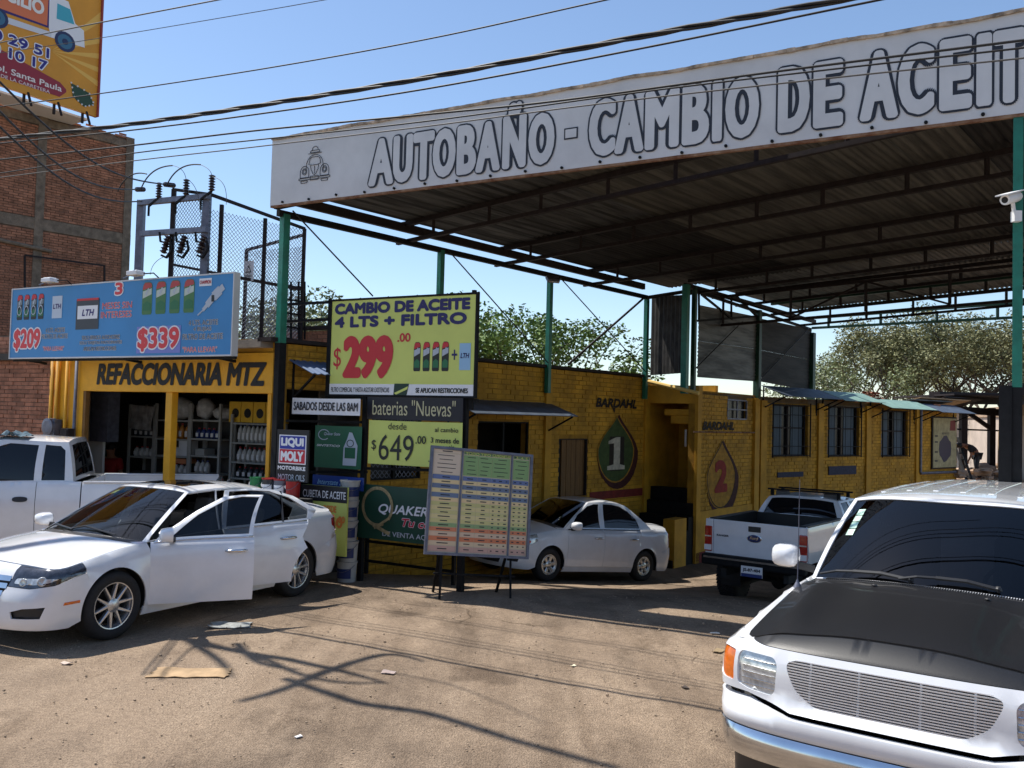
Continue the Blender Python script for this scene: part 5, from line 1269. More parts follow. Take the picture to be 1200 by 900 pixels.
def sedan(root, P):
    """four-door saloon built from the numbers in P; open_doors lists angles for the left front and rear door"""
    Car.x0 = P.get('x0', 0)
    c = Car(root, P['L'], P['W'], P['af'], P['nf'], P['ar'], P['nr'], P['E'], P['C'], P['If'], P['Is'], P['Ir'], P.get('r', .06), arches=[(P['xf'], P['wr'], P['Ra']), (P['xr'], P['wr'], P['Ra'])], wt=P.get('wt'), flare=P.get('flare', .015), pw=P.get('pw', 2.6))
    c.house(*P['house'], P['zr'], drop=P.get('drop', .05)); pm = P['paint']; top = lambda x: c.top(c.sx(x)); zs = P['sill']; g = .003
    xf, xr, wr, Ra, L = P['xf'], P['xr'], P['wr'], P['Ra'], P['L']; xd1, xd2, xd3, xd3m, zm = P['xd1'], P['xd2'], P['xd3'], P['xd3m'], P['zm']; xb, zh = P['xb'], P['zh']; zl = P['zlow']; xt = P['xt']; zrb = P['zrb']
    T = lambda x0, x1, n=14: [(c.sx(x0+(x1-x0)*i/n), top(x0+(x1-x0)*i/n)-.001) for i in range(n+1)]
    AR = lambda xc, a0, a1, n=20: [(c.sx(x), z) for x, z in arcp(xc, wr, Ra, a0, a1, n)]
    asn = lambda z: math.degrees(math.asin(max(-1, min(1, (z-wr)/Ra))))
    abf, abr, ad = P['abf'], P['abr'], P['ad']
    opened = P.get('doors', {})
    def doorX(hx, ang, sg=-1):
        hy = sg*(c.P(c.sx(hx))[1]-.03); return Matrix.Translation((hx, hy, 0)) @ Matrix.Rotation(ang, 4, 'Z') @ Matrix.Translation((-hx, -hy, 0))
    gx = c.gx; W1 = P['win1']; W2 = P['win2']      # lists of (x, w)
    for sg in (1, -1):
        c.panel('front_fender', pm, [[(c.sx(xb+g), zh)]+T(xb+g, xd1-g, 16)+[(c.sx(xd1-g), zs)]+AR(xf, asn(zs), abf)], sgn=sg)
        c.panel('rear_quarter', pm, [[(c.sx(xd3m+g), zm)]+AR(xr, ad, abr)+[(c.sx(xt-g), zrb+g)]+T(xt-g, xd3+g)], sgn=sg)
        c.panel('sill', pm, [[(c.sx(xf+Ra*.97), zs-.10), (c.sx(xf+Ra*.985), zs-.004), (c.sx(xr-Ra*.985), zs-.004), (c.sx(xr-Ra*.97), zs-.10)]], off=-.010, sgn=sg)
        Xf = doorX(xd1, opened['f']) if sg < 0 and 'f' in opened else None
        Xr = doorX(xd2, opened['r']) if sg < 0 and 'r' in opened else None
        lift = .001
        fd = c.panel('front_door', pm, [T(xd1+g, xd2-g)+[(c.sx(xd2-g), zs), (c.sx(xd1+g), zs)]], sgn=sg, X=Xf)
        rd = c.panel('rear_door', pm, [T(xd2+g, xd3-g)+[(c.sx(xd3m-g), zm)]+[q for q in AR(xr, ad, 180-asn(zs))]+[(c.sx(xd2+g), zs)]], sgn=sg, X=Xr)
        sc = (1.3, .5)
        if sg < 0 and opened:
            D1, D2 = P['op1'], P['op2']
            c.panel('side_frame', pm, [[(1, 0), (2, 0), (2, 1), (1, 1)], [(gx(x, w_), w_) for x, w_ in D1], [(gx(x, w_), w_) for x, w_ in D2]], 'g', sgn=sg, sc=sc)
            for D, Wn, par, X in ((D1, W1, fd, Xf), (D2, W2, rd, Xr)):
                c.panel('window_frame', pm, [[(gx(x, w_), w_) for x, w_ in D], [(gx(x, w_), w_) for x, w_ in Wn]], 'g', sgn=sg, sc=sc, parent=par, X=X, h=.05)
                c.panel('window_glass', 'smoke', [[(gx(x, w_), w_) for x, w_ in Wn]], 'g', sgn=sg, sc=sc, parent=par, X=X, off=-.012, lip=0)
                if 'div' in P and par is rd:
                    x = P['div']; mb = MB(); a, b = c.gl(gx(x, .0)*sg, .02, .002), c.gl(gx(x+.08, .9)*sg, .9, .002); mb.bar(X @ a if X else a, X @ b if X else b, .025, .012); mb.build('window_divider', pm if False else 'plastic', par, local=True)
        else:
            c.panel('side_frame', pm, [[(1, 0), (2, 0), (2, 1), (1, 1)], [(gx(x, w_), w_) for x, w_ in W1], [(gx(x, w_), w_) for x, w_ in W2]], 'g', sgn=sg, sc=sc, h=.05)
            for Wn, par in ((W1, fd), (W2, rd)): c.panel('window_glass', P.get('sideglass', 'darkglass'), [[(gx(x, w_), w_) for x, w_ in Wn]], 'g', sgn=sg, sc=sc, parent=par, off=-.01, lip=0)
        # belt moulding, handles
        for (xa, xe, par, X, hx) in ((xd1+.03, xd2-.01, fd, Xf, P['hx1']), (xd2+.01, xd3-.03, rd, Xr, P['hx2'])):
            pts = [c.wrap(sg*c.sx(xa+(xe-xa)*i/12), top(xa+(xe-xa)*i/12)-.006, -.002) for i in range(13)]
            if X: pts = [X @ p for p in pts]
            MB().tube(pts, .009, 6).build('belt_trim', P.get('trim', 'plastic'), par, local=True, smooth=True)
            hz = P['hz']; h0 = [c.wrap(sg*c.sx(hx+t), hz+dz, o) for t, o, dz in ((-.11, -.004, 0), (-.085, .026, .002), (-.03, .034, .004), (.04, .034, .005), (.085, .026, .005), (.11, -.004, .004))]
            if X: h0 = [X @ p for p in h0]
            MB().tube(h0, [.010, .016, .018, .018, .016, .010], 8).build('door_handle', P.get('handle', 'chrome'), par, local=True, smooth=True)
        # rocker inner shell so that gaps are dark
        if not (sg < 0 and opened):
            c.panel('inner_shell', 'black', [[(c.sx(xd1), zs), (c.sx(xd3m), zs+.25), (c.sx(xd3m), zm), (c.sx(xd1), zm)]], off=-.035, lip=0, sgn=sg, h=.2)
        c.panel('inner_shell', 'black', [[(c.sx(xb), zh)]+[(a, b-.03) for a, b in T(xb, xd1)]+[(c.sx(xd1), zs)]+AR(xf, asn(zs), abf)], off=-.03, lip=0, sgn=sg, h=.16)
        # head and tail lamps
        hl = P['headlight']; hp = [(lambda q: (q, z if z else c.top(q)-.004))(c.sy(y) if k == 'y' else c.sx(y)) for k, y, z in hl]
        o = c.panel('headlight', P.get('hlmat', 'lensdark'), [hp], off=-.002, sgn=sg, h=.03, lip=.01)
        for (k, y, z, rr) in P['bulbs']:
            q = c.sy(y) if k == 'y' else c.sx(y); p = c.wrap(q*sg, z, -.0); n = c.N(q); dirv = V((-n[0], 0, 0))+V((0, sg*n[1], 0))
            dirv = V((n[0], sg*n[1], .15)).normalized(); mb = MB(); mb.T = Matrix.Translation(p) @ dirv.to_track_quat('Z', 'Y').to_matrix().to_4x4(); mb.lathe([(rr, .001), (rr*.85, .006), (rr*.6, .002), (0, .004)], n=16); mb.build('lamp_bulb', 'lens', o, local=True, smooth=True)
        tl = [(c.sy(y, True) if k == 'y' else c.sx(y), z) for k, y, z in P['taillight']]
        c.panel('tail_light', 'redlens', [tl], off=.002, sgn=sg, h=.04)
    # bumpers
    q = P['bumptop']            # right half, from the centre outwards: (k, v, z)
    cv = lambda k, v: c.sy(v) if k == 'y' else c.sx(v)
    half = [(cv(k, v), z) for k, v, z in q]+[(c.sx(xb), zh-.001)]+AR(xf, abf, 180-asn(zl+.05), 14)+[(c.sx(max(.2, xf-Ra-.10)), zl), (c.sy(.3), zl)]
    loop = half+[(-a, z) for a, z in half[::-1]]
    holes = [[(sg*cv(k, v), z) for k, v, z in hp] for hp in P['bumpholes'] for sg in ((1, -1) if P['bumpholes'].index(hp) else (1,))]
    holes[0] = holes[0]+[(-a, z) for a, z in holes[0][::-1]]
    c.panel('front_bumper', pm, [loop]+holes, h=.06)
    for i, hp in enumerate(holes): c.panel('air_intake' if i == 0 else 'fog_pocket', 'plastic', [hp], off=-.03, lip=0, h=.05)
    cvr = lambda k, v: c.sy(v, True) if k == 'y' else c.sx(v)
    half = [(c.SL-.0005, zrb), (c.sx(xt), zrb)]+AR(xr, abr, asn(zl+.08), 12)+[(c.sx(xr+Ra+.06), zl), (c.SL-.0005, zl)]
    for sg in (1, -1): c.panel('rear_bumper', pm, [half], sgn=sg)
    half = [(c.sy(P['tlin'], True), zrb+g), (c.SL-.0005, zrb+g), (c.SL-.0005, c.top(c.SL)-.002)]+[(c.SL-(c.SL-c.sy(P['tlin'], True))*k/5, c.top(c.SL-(c.SL-c.sy(P['tlin'], True))*k/5)-.002) for k in range(1, 6)]
    for sg in (1, -1): c.panel('trunk_face', pm, [half], sgn=sg)
    # grille
    gr = [(cv(k, v), z) for k, v, z in P['grille']]; c.panel('grille_backing', 'black', [gr+[(-a, z) for a, z in gr[::-1]]], off=-.02, lip=0, h=.06)
    yn, zn = P['nose']; qn = c.sy(yn); up = [(qn*(i/8), c.top(qn*i/8)-.002) for i in range(8, -1, -1)]; nl = [(0, zn), (qn*.5, zn-.002), (qn, zn-.03)]+up
    nl = nl[:-1]+[(0, up[-1][1])]; nl2 = [(0, zn), (qn*.5, zn-.002), (qn, zn-.03)]+up[:-1]
    c.panel('nose_panel', pm, [[(a, z) for a, z in nl2]+[(0, up[-1][1])]+[(-a, z) for a, z in nl2[::-1][:-1]]], lip=.01, h=.05)
    for z0, z1, ye in P['bars']:
        e = c.sy(ye); n = 10; up = [(-e+2*e*i/n, z1) for i in range(n+1)]; lo_ = [(e-2*e*i/n, z0) for i in range(n+1)]; c.panel('grille_bar', P.get('barmat', 'chrome'), [up+lo_], off=.004, lip=.02, h=.05)
    # hood, cowl, deck
    def rim(q0, q1, n=24): return [(lambda p: (p.x+.004 if p.x < L/2 else p.x-.004, max(0, p.y-.003)))(c.wrap(q0+(q1-q0)*i/n, c.top(q0+(q1-q0)*i/n))) for i in range(n+1)]
    xh = P['xhood']; R_ = rim(.001, c.sx(xh), 30); hc = P['xhoodc']; k_ = [(hc+(xh-hc)*(i/8)**2, R_[-1][1]*i/8) for i in range(8, -1, -1)]
    hl_ = R_+k_[1:]
    c.panel('hood', P.get('hoodmat', pm), [[(x, y) for x, y in hl_]+[(x, -y) for x, y in hl_[::-1]]], 'd', off=.002, lip=.02, h=.09)
    Ax = c.h[1][0]; yy = R_[-1][1]
    hw = [(x+.006, y) for x, y in k_]; aft = [(Ax+.12, c.h[1][1]), (Ax+.12, 0)] if False else [(c.curve(1-i/8, 0).x+.06, c.curve(1-i/8, 0).y) for i in range(9)]
    lp = hw[::-1]+[(xh+.1, c.wrap(c.sx(xh+.1), top(xh+.1)).y-.006)]+aft
    c.panel('cowl', 'plastic', [lp+[(x, -y) for x, y in lp[::-1]]], 'd', off=-.003, lip=0, h=.09)
    for sg in (1, -1): c.panel('fender_top', pm, [[(xh+.0, yy-.10), (xh, yy), (Ax-.0, c.wrap(c.sx(Ax), top(Ax)).y-.004), (Ax+.2, c.wrap(c.sx(Ax+.2), top(Ax+.2)).y-.010), (Ax-.02, c.h[1][1]-.03)]], 'd', off=-.001, lip=0, sgn=sg)
    xq = P['xtrunk']; R_ = rim(c.sx(xq), c.SL-.001, 30); lp = R_+[(P['xtrc'], 0)] ; 
    c.panel('trunk_lid', pm, [[(x, y) for x, y in R_]+[(x, -y) for x, y in R_[::-1]]], 'd', off=.002, lip=.02, h=.09)
    cx_ = c.h[2][0]; lp = [(cx_-.05, c.wrap(c.sx(cx_), top(cx_)).y-.01)]+rim(c.sx(cx_), c.sx(xq-.006), 6); lp += [(xq-.006, 0), (cx_-.3, 0)]
    c.panel('rear_deck', pm, [lp[:-2]+[(x, -y) for x, y in lp[:-2][::-1]]], 'd', off=-.001, lip=0, h=.1)
    # screens and roof
    sc = (.75, .6); wm = .955
    def scr(sp_, nm, gm_, e0, e1, w0, w1):
        c.panel(nm+'_frame', pm, [[(-1, 0), (1, 0), (1, 1), (-1, 1)], [(-e0, w0), (e0, w0), (e1, w1), (-e1, w1)]], sp_, sc=sc, h=.05)
        c.panel(nm, gm_, [[(-e0, w0), (e0, w0), (e1, w1), (-e1, w1)]], sp_, sc=sc, off=-.006, lip=0, h=.06)
    scr('g', 'windscreen', P.get('wsglass', 'glass'), .955, .94, .02, .965); scr('b', 'rear_window', 'darkglass', .93, .92, .03, .95)
    T_ = [c.curve(u*3/60, 1) for u in range(61)]; half = [(p.x, max(0, p.y)) for p in T_]
    rl = half+[(x, -y) for x, y in half[::-1][1:-1]]; rh = [P['sunroof']] if 'sunroof' in P else []
    c.panel('roof', pm, [rl]+rh, 'r', off=.001, lip=.03, h=.10)
    if rh: c.panel('sunroof', 'darkglass', rh, 'r', off=.004, lip=.02, h=.1)
    # floor and insides
    MB().box((L/2, 0, zl+.10), (L-1.2, 2*P['W']-.5, .06)).box(((xf+xr)/2, 0, zl+.12), (xr-xf-2*Ra-.1, 2*P['W']-.16, .05)).build('underbody', 'black', root, local=True)
    MB().box((c.h[1][0]-.18, 0, .70), (.30, 2*P['W']-.3, .34)).build('dashboard', 'plastic', root, local=True, bevel=.05)
    MB().box((xr+.25, 0, .62), (.06, 2*P['W']-.3, .55)).box((xf+Ra+.1, 0, .5), (.05, 2*P['W']-.25, .5)).build('bulkhead', 'black', root, local=True)
    seats(c, [Ax+.85, Ax+1.62], .45); steering(c, Ax+.32, -.38, .86)
    for x in (xf, xr): well(c, x, wr, Ra+.01, P['W']-.03, P['W']-.34)
    for x, y in ((xf, P['wy']), (xr, P['wy'])):
        for sg in (1, -1): wheel(c, x, sg*y, wr, P['ww'], P['rr'], P['wheel'], P.get('wmat', 'alu'))
    ms = P['mir']
    for sg in (1, -1):
        Xf = doorX(xd1, opened['f']) if sg < 0 and 'f' in opened else None
        mirror(c, (ms[0], sg*ms[1], ms[2]), sg, (.13, .21, .15), pm, .06, X=Xf)
    return c
# ---------------------------------------------------------------- white saloon with open doors
fr_hub = V((-3.86, 8.8, 0)); X_ = V((.446, .895, 0)).normalized(); Y_ = V((-X_.y, X_.x, 0))
pos = fr_hub-X_*1.0+Y_*.91; zf = gz(*(fr_hub.xy)); zb_ = gz(-2.65, 11.23); pt = math.atan2(zf-zb_, 2.73)
root = carroot('white_sedan', (pos.x, pos.y, zf+math.tan(pt)*1.0), math.atan2(X_.y, X_.x), pt, 0, 'white four-door saloon in the foreground with both left doors standing open')
FUS = dict(x0=.10, L=4.84, W=.915, af=.52, nf=2.9, ar=.55, nr=2.8, r=.07, pw=2.2, flare=.014,
    E=[(0, .66), (.25, .705), (.6, .775), (1.2, .875), (1.8, .925), (2.6, .945), (3.4, .975), (4.1, 1.0), (4.6, .99), (4.84, .95)],
    C=[(0, .70), (.2, .755), (.6, .865), (1.2, .965), (1.6, .98), (2.6, 1.0), (3.8, 1.07), (4.3, 1.09), (4.7, 1.085), (4.84, 1.06)],
    If=[(.15, .10), (.24, .03), (.34, .015), (.48, .02), (.56, .05), (.65, .085), (.78, .15), (.9, .2)],
    Is=[(.15, .07), (.25, .035), (.40, .012), (.58, .0), (.68, .004), (.80, .022), (.95, .045), (1.05, .055)],
    Ir=[(.15, .1), (.3, .02), (.55, .0), (.65, .05), (.85, .07), (1.1, .12)],
    house=(1.22, (1.42, .8), (4.08, .7), 4.22, 2.12, (2.22, .555), (3.42, .53), 3.52), zr=[(1.9, 1.375), (2.2, 1.42), (2.7, 1.445), (3.2, 1.425), (3.6, 1.36)], drop=.05,
    paint='carwhite', sill=.275, zlow=.20, xf=1.0, xr=3.73, wr=.335, Ra=.375, xd1=1.42, xd2=2.47, xd3=3.62, xd3m=3.50, zm=.80, xb=.66, zh=.70, xt=4.5, zrb=.70, abf=140, abr=32, ad=118,
    win1=[(1.62, .05), (2.42, .05), (2.55, .90), (2.36, .93), (2.2, .88), (1.9, .55)], win2=[(2.53, .05), (3.62, .05), (3.66, .30), (3.44, .70), (3.2, .90), (2.95, .93), (2.66, .91)],
    op1=[(1.46, .002), (2.462, .002), (2.595, .95), (2.36, .975), (2.16, .95), (1.82, .62)], op2=[(2.478, .002), (3.66, .002), (3.78, .25), (3.52, .74), (3.26, .95), (2.95, .98), (2.612, .955)], div=3.28,
    doors={'f': R(-38), 'r': R(-17)}, hx1=2.28, hx2=3.30, hz=.80, trim='chrome', handle='chrome', hlmat='lensdark',
    headlight=[('y', .46, .595), ('y', .475, .64), ('y', .485, None), ('y', .54, None), ('y', .6, None), ('y', .66, None), ('y', .72, None), ('y', .78, None), ('y', .83, None), ('x', .40, None), ('x', .5, None), ('x', .58, None), ('x', .657, None), ('x', .657, .705), ('x', .52, .67), ('x', .36, .617), ('y', .70, .585)], bulbs=[('y', .62, .635, .04), ('y', .80, .65, .045)],
    taillight=[('x', 4.42, .84), ('x', 4.42, .93), ('x', 4.6, .95), ('y', .55, .95), ('y', .55, .75), ('x', 4.62, .74)], tlin=.54,
    bumptop=[('y', .0, .50), ('y', .40, .50), ('y', .46, .59), ('y', .70, .580), ('x', .36, .612), ('x', .52, .665)],
    bumpholes=[[('y', 0, .25), ('y', .34, .25), ('y', .40, .30), ('y', .38, .36), ('y', 0, .38)], [('y', .56, .31), ('y', .80, .315), ('x', .30, .42), ('y', .66, .405), ('y', .54, .37)]],
    grille=[('y', 0, .50), ('y', .40, .50), ('y', .46, .60), ('y', .50, .665), ('y', .2, .715), ('y', 0, .72)], bars=[(.505, .555, .42), (.575, .620, .45), (.640, .685, .47)], nose=(.482, .69),
    xhood=1.30, xhoodc=1.10, xtrunk=4.12, xtrc=4.3, wy=.80, ww=.225, rr=.228, wheel=dict(n=5, kind='pair', ph=.5), mir=(1.62, 1.01, 1.0),
    sunroof=[(2.30, -.36), (2.78, -.40), (2.78, .40), (2.30, .36)])
fu = sedan(root, FUS)
for sg_ in (1, -1):
    fu.panel('lamp_reflector', 'lens', [rc([(fu.sy(.52), .622), (fu.sy(.74), .618), (fu.sx(.32), .640), (fu.sx(.40), .672), (fu.sy(.78), .676), (fu.sy(.54), .668)], .02)], off=.0005, lip=0, sgn=sg_, h=.03)
fu.panel('side_marker', 'amber', [[(fu.sx(.44), .425), (fu.sx(.60), .43), (fu.sx(.60), .455), (fu.sx(.45), .452)]], sgn=-1, off=.004, lip=.006, h=.03)
ms_ = mat('windscreen_sticker', srgb(120, 190, 160), .5)
fu.panel('sticker', ms_, [[(.62, .80), (.78, .80), (.78, .89), (.62, .89)]], 'g', off=-.009, lip=0, sc=(.75, .6), h=.05)
p = fu.roofp(3.15, -.25); MB().tube([p, p+V((.05, -.06, .28))], .004, 5).lathe([(.03, 0), (.02, .03), (0, .035)], p, 10).build('antenna', 'plastic', root, local=True)
# plate-like badge and wipers
for y0, y1, yb_ in ((-.55, .02, .0), (.05, .6, .0)):
    a = fu.gl(-.62 if y0 < -.3 else .1, .03, .02); b = fu.gl(-.05 if y0 < -.3 else .68, .10, .02); MB().tube([a, b], .010, 6).tube([b, fu.gl(.3 if y0 < -.3 else .92, .02, .0)], .008, 5).build('wiper', 'plastic', root, local=True)
# ---------------------------------------------------------------- small silver-white saloon
hubf = V((.72, 15.65, 0)); X_ = V((.772, .634, 0)).normalized(); Y_ = V((-X_.y, X_.x, 0)); pos = hubf-X_*.85+Y_*.83
zf = gz(.63, 15.6); zr_ = gz(2.54, 17.17); pt = math.atan2(zf-zr_, 2.48)
root = carroot('small_sedan', (pos.x, pos.y, zf+math.tan(pt)*.85), math.atan2(X_.y, X_.x), pt, 0, 'small pale silver saloon parked in the shade before the number 1 drop')
AVE = dict(L=4.31, W=.855, af=.55, nf=2.4, ar=.45, nr=2.6, r=.07, pw=2.2, flare=.016,
    E=[(0, .66), (.3, .76), (.7, .84), (1.2, .90), (2.0, .93), (3.0, .955), (3.8, .985), (4.31, .96)],
    C=[(0, .76), (.3, .88), (.7, .97), (1.1, 1.04), (1.5, 1.06), (2.6, 1.07), (3.6, 1.08), (4.0, 1.10), (4.31, 1.07)],
    If=[(.15, .08), (.3, .0), (.5, .01), (.65, .06), (.8, .12), (.95, .2)], Is=[(.15, .08), (.25, .03), (.42, .01), (.6, 0), (.72, .008), (.85, .028), (1.0, .05)], Ir=[(.15, .1), (.3, .02), (.55, .0), (.65, .03), (.85, .05), (1.1, .08)],
    house=(1.02, (1.22, .8), (3.56, .7), 3.78, 1.86, (1.95, .535), (2.98, .52), 3.08), zr=[(1.7, 1.42), (2.0, 1.47), (2.4, 1.502), (2.8, 1.48), (3.2, 1.40)], drop=.05,
    paint='carsilver', sill=.27, zlow=.20, xf=.85, xr=3.33, wr=.295, Ra=.345, xd1=1.25, xd2=2.18, xd3=3.22, xd3m=3.12, zm=.75, xb=.52, zh=.70, xt=4.0, zrb=.66, abf=135, abr=35, ad=115,
    win1=[(1.36, .05), (2.13, .05), (2.20, .92), (2.08, .93), (1.9, .86), (1.6, .52)], win2=[(2.25, .05), (3.22, .05), (3.16, .42), (2.98, .72), (2.78, .90), (2.55, .93), (2.31, .92)],
    hx1=2.02, hx2=2.98, hz=.79, handle='chrome', hlmat='lens',
    headlight=[('y', .42, .56), ('y', .42, .66), ('y', .44, None), ('y', .52, None), ('y', .6, None), ('y', .66, None), ('y', .72, None), ('x', .24, None), ('x', .36, None), ('x', .515, None), ('x', .515, .70), ('x', .42, .66), ('x', .26, .57)], bulbs=[('y', .62, .64, .06)],
    taillight=[('x', 4.0, .72), ('x', 4.0, .92), ('y', .66, .93), ('y', .6, .74)], tlin=.58,
    bumptop=[('y', 0, .50), ('y', .38, .50), ('y', .42, .555), ('x', .26, .565), ('x', .42, .655)],
    bumpholes=[[('y', 0, .27), ('y', .4, .27), ('y', .44, .36), ('y', 0, .36)], [('y', .55, .32), ('y', .72, .32), ('y', .74, .40), ('y', .56, .40)]],
    grille=[('y', 0, .50), ('y', .38, .50), ('y', .42, .66), ('y', 0, .70)], bars=[(.56, .60, .40)], nose=(.435, .70), xhood=1.05, xhoodc=.88, xtrunk=3.66, xtrc=3.8, wy=.74, ww=.185, rr=.178, wheel=dict(n=6, kind='fat', ph=.2), mir=(1.36, .95, 1.0), sideglass='darkglass', wsglass='smoke')
av = sedan(root, AVE)
av.panel('side_marker', mat('orange_lamp', srgb(225, 80, 40), .2, coat=1), [[(av.sx(.20), .60), (av.sx(.30), .60), (av.sx(.38), .68), (av.sx(.32), .74), (av.sx(.2), .70)]], sgn=-1, off=.006, lip=.006, h=.03)

# ---------------------------------------------------------------- trucks
def truck(root, P):
    Car.x0 = 0
    c = Car(root, P['L'], P['W'], P['af'], P['nf'], P['ar'], P['nr'], P['E'], P['C'], P['If'], P['Is'], P['Ir'], P.get('r', .06), arches=[(P['xf'], P['wz'], P['Ra']), (P['xr'], P['wz'], P['Ra'])], wt=P.get('wt'), flare=P.get('flare', .02), pw=P.get('pw', 3)); c.dkx = P.get('dkx'); c.zt = [c.topz(a) for a in c.a]
    c.house(*P['house'], P['zr'], drop=P.get('drop', .05), bulge=P.get('bulge', .015)); pm = P['paint']; top = lambda x: c.top(c.sx(x)); zs = P['sill']; g = .004
    xf, xr, wz, Ra, L = P['xf'], P['xr'], P['wz'], P['Ra'], P['L']; xb = P['xb']
    T = lambda x0, x1, n=14: [(c.sx(x0+(x1-x0)*i/n), top(x0+(x1-x0)*i/n)-.001) for i in range(n+1)]
    asn = lambda z: math.degrees(math.asin(max(-1, min(1, (z-wz)/Ra))))
    AR = lambda xc, a0, a1, n=20: [(c.sx(x), z) for x, z in arcp(xc, wz, Ra, a0, a1, n)]
    D = P['doors_at']; xe = P['cab_end']; gx = c.gx; sc = (1.3, .5); bed = P.get('bed')
    for sg in (1, -1):
        c.panel('front_fender', pm, [[(c.sx(xb+g), P['zb'])]+T(xb+g, D[0]-g, 16)+[(c.sx(D[0]-g), zs)]+AR(xf, asn(zs), P['abf'])], sgn=sg)
        for i in range(len(D)-1):
            d = c.panel('door', pm, [T(D[i]+g, D[i+1]-g)+[(c.sx(D[i+1]-g), zs), (c.sx(D[i]+g), zs)]], sgn=sg)
            hx = D[i+1]-P.get('hoff', .20); hz = P['hz']
            q = c.sx(hx); o = c.panel('door_handle', 'plastic', [[(q+.10*math.cos(t*.393)*(1), hz+.038*math.copysign(abs(math.sin(t*.393))**.6, math.sin(t*.393))) for t in range(16)]], off=.012, lip=.02, sgn=sg, h=.04, parent=d) if i == 0 else None
        xs = L if not bed else bed[0]; 
        xq0 = D[-1]+g; xq1 = (bed[0]-.008) if bed else L-.45
        if bed:
            if xq1-xq0 > .1: c.panel('cab_side', pm, [T(xq0, xq1)+[(c.sx(xq1), zs), (c.sx(xq0), zs)]], sgn=sg)
            c.panel('bed_side', pm, [T(bed[0]+.008, L-P['ar']*.6, 18)+[(c.sx(L-P['ar']*.6), P['zbt'])]+[(c.sx(xr+Ra+.12), P['zbt'])]+AR(xr, asn(P['zbt']) , 180-asn(P['zbt']))[0:]+[(c.sx(bed[0]+.008), P['zbt'])]], sgn=sg)
        else:
            c.panel('rear_quarter', pm, [T(xq0, xq1)+[(c.sx(xq1), P['zbt'])]+AR(xr, asn(P['zbt']), 180-asn(zs))+[(c.sx(xq0), zs)]], sgn=sg)
            c.panel('rear_corner', pm, [[(c.SL-.001, c.top(c.SL)-.002), (c.SL-.001, P['zbt'])]+[(c.sx(xq1+g), P['zbt']), (c.sx(xq1+g), top(xq1)-.001)]], sgn=sg)
        c.panel('rocker', pm, [[(c.sx(xf+Ra*.97), zs-.12), (c.sx(xf+Ra), zs-.005), (c.sx(xr-Ra), zs-.005), (c.sx(xr-Ra*.97), zs-.12)]], off=-.02, sgn=sg)
        c.panel('inner_shell', 'black', [[(c.sx(xb), P['zb'])]+[(a, b-.03) for a, b in T(xb, xe)]+[(c.sx(xe), zs)]+AR(xf, asn(zs), P['abf'])], off=-.035, lip=0, sgn=sg, h=.18)
        c.panel('side_frame', pm, [[(1, 0), (2, 0), (2, 1), (1, 1)]]+[[(gx(x, w_), w_) for x, w_ in w] for w in P['wins']], 'g', sgn=sg, sc=sc, h=.06)
        for w in P['wins']: c.panel('window_glass', 'darkglass', [[(gx(x, w_), w_) for x, w_ in w]], 'g', sgn=sg, sc=sc, off=-.01, lip=0)
    # front end
    F = P.get('front'); cv = lambda k, v: c.sy(v) if k == 'y' else c.sx(v)
    def sym(half): return half+[(-a, z) for a, z in half[::-1]]
    if F:
        gl_ = [(cv(k, v), z) for k, v, z in F['grille']]; hlp = rc([(cv(k, v), z) for k, v, z in F['headlight']], .02); mk = rc([(cv(k, v), z) for k, v, z in F['marker']], .015)
        q1 = c.sx(xb); up = [(q1*i/30, c.top(q1*i/30)-.002) for i in range(31)]
        lo = [(cv(k, v), z) for k, v, z in F['header_low']]
        half = lo+[(q1, P['zb'])]+up[::-1]
        if 'hood_lip' in F:
            zl_, yl0, yl1 = F['hood_lip']; qa, qb = c.sy(yl0), c.sy(yl1)
            line = [(qa*i/10, zl_-.012*(i/10)**2*0) for i in range(11)]+[(qa+(qb-qa)*i/6, zl_+(c.top(qb)-.002-zl_)*(i/6)**1.6) for i in range(1, 7)]
            lt = [(qb*(1-i/16), c.top(qb*(1-i/16))-.001) for i in range(17)]
            c.panel('hood_lip', P['hoodmat'], [[(a, z+.004) for a, z in line]+lt[1:]+[(-a, z) for a, z in lt[::-1][1:]]+[(-a, z+.004) for a, z in line[::-1][:-1]]], lip=.02, h=.05, off=.002)
            half = lo+[(q1, P['zb'])]+[(a, z) for a, z in up[::-1] if a > qb+.01]+line[::-1]
        c.panel('header_panel', pm, [half+[(-a, z) for a, z in half[::-1]], rc(sym(gl_), .035), hlp, [(-a, z) for a, z in hlp], mk, [(-a, z) for a, z in mk]], lip=.035, h=.05)
        c.panel('grille_backing', 'black', [sym(gl_)], off=-.05, lip=0, h=.07)
        for sg in (1, -1):
            o = c.panel('headlight', 'lens', [hlp], off=-.012, lip=0, sgn=sg, h=.03); c.panel('corner_lamp', 'amber', [mk], off=-.008, lip=0, sgn=sg, h=.03)
            cxh = sum(a for a, _ in hlp)/len(hlp); czh = sum(b for _, b in hlp)/len(hlp)
            for j in range(5):
                z = czh-.075+.035*j; mb = MB(); pts = [c.wrap(sg*(cxh-.13+.05*i), z, -.008) for i in range(6)]; mb.tube(pts, .003, 5); mb.build('lens_ridge', 'chrome', o, local=True)
        z0 = min(z for _, z in gl_)+.012; z1 = max(z for _, z in gl_)-.010; nb = F['nbars']
        gy = lambda z: max([a+(b-a)*((z-za)/(zb2-za)) for (a, za), (b, zb2) in zip(gl_, gl_[1:]) if min(za, zb2) <= z <= max(za, zb2) and abs(za-zb2) > 1e-6] or [gl_[1][0]])
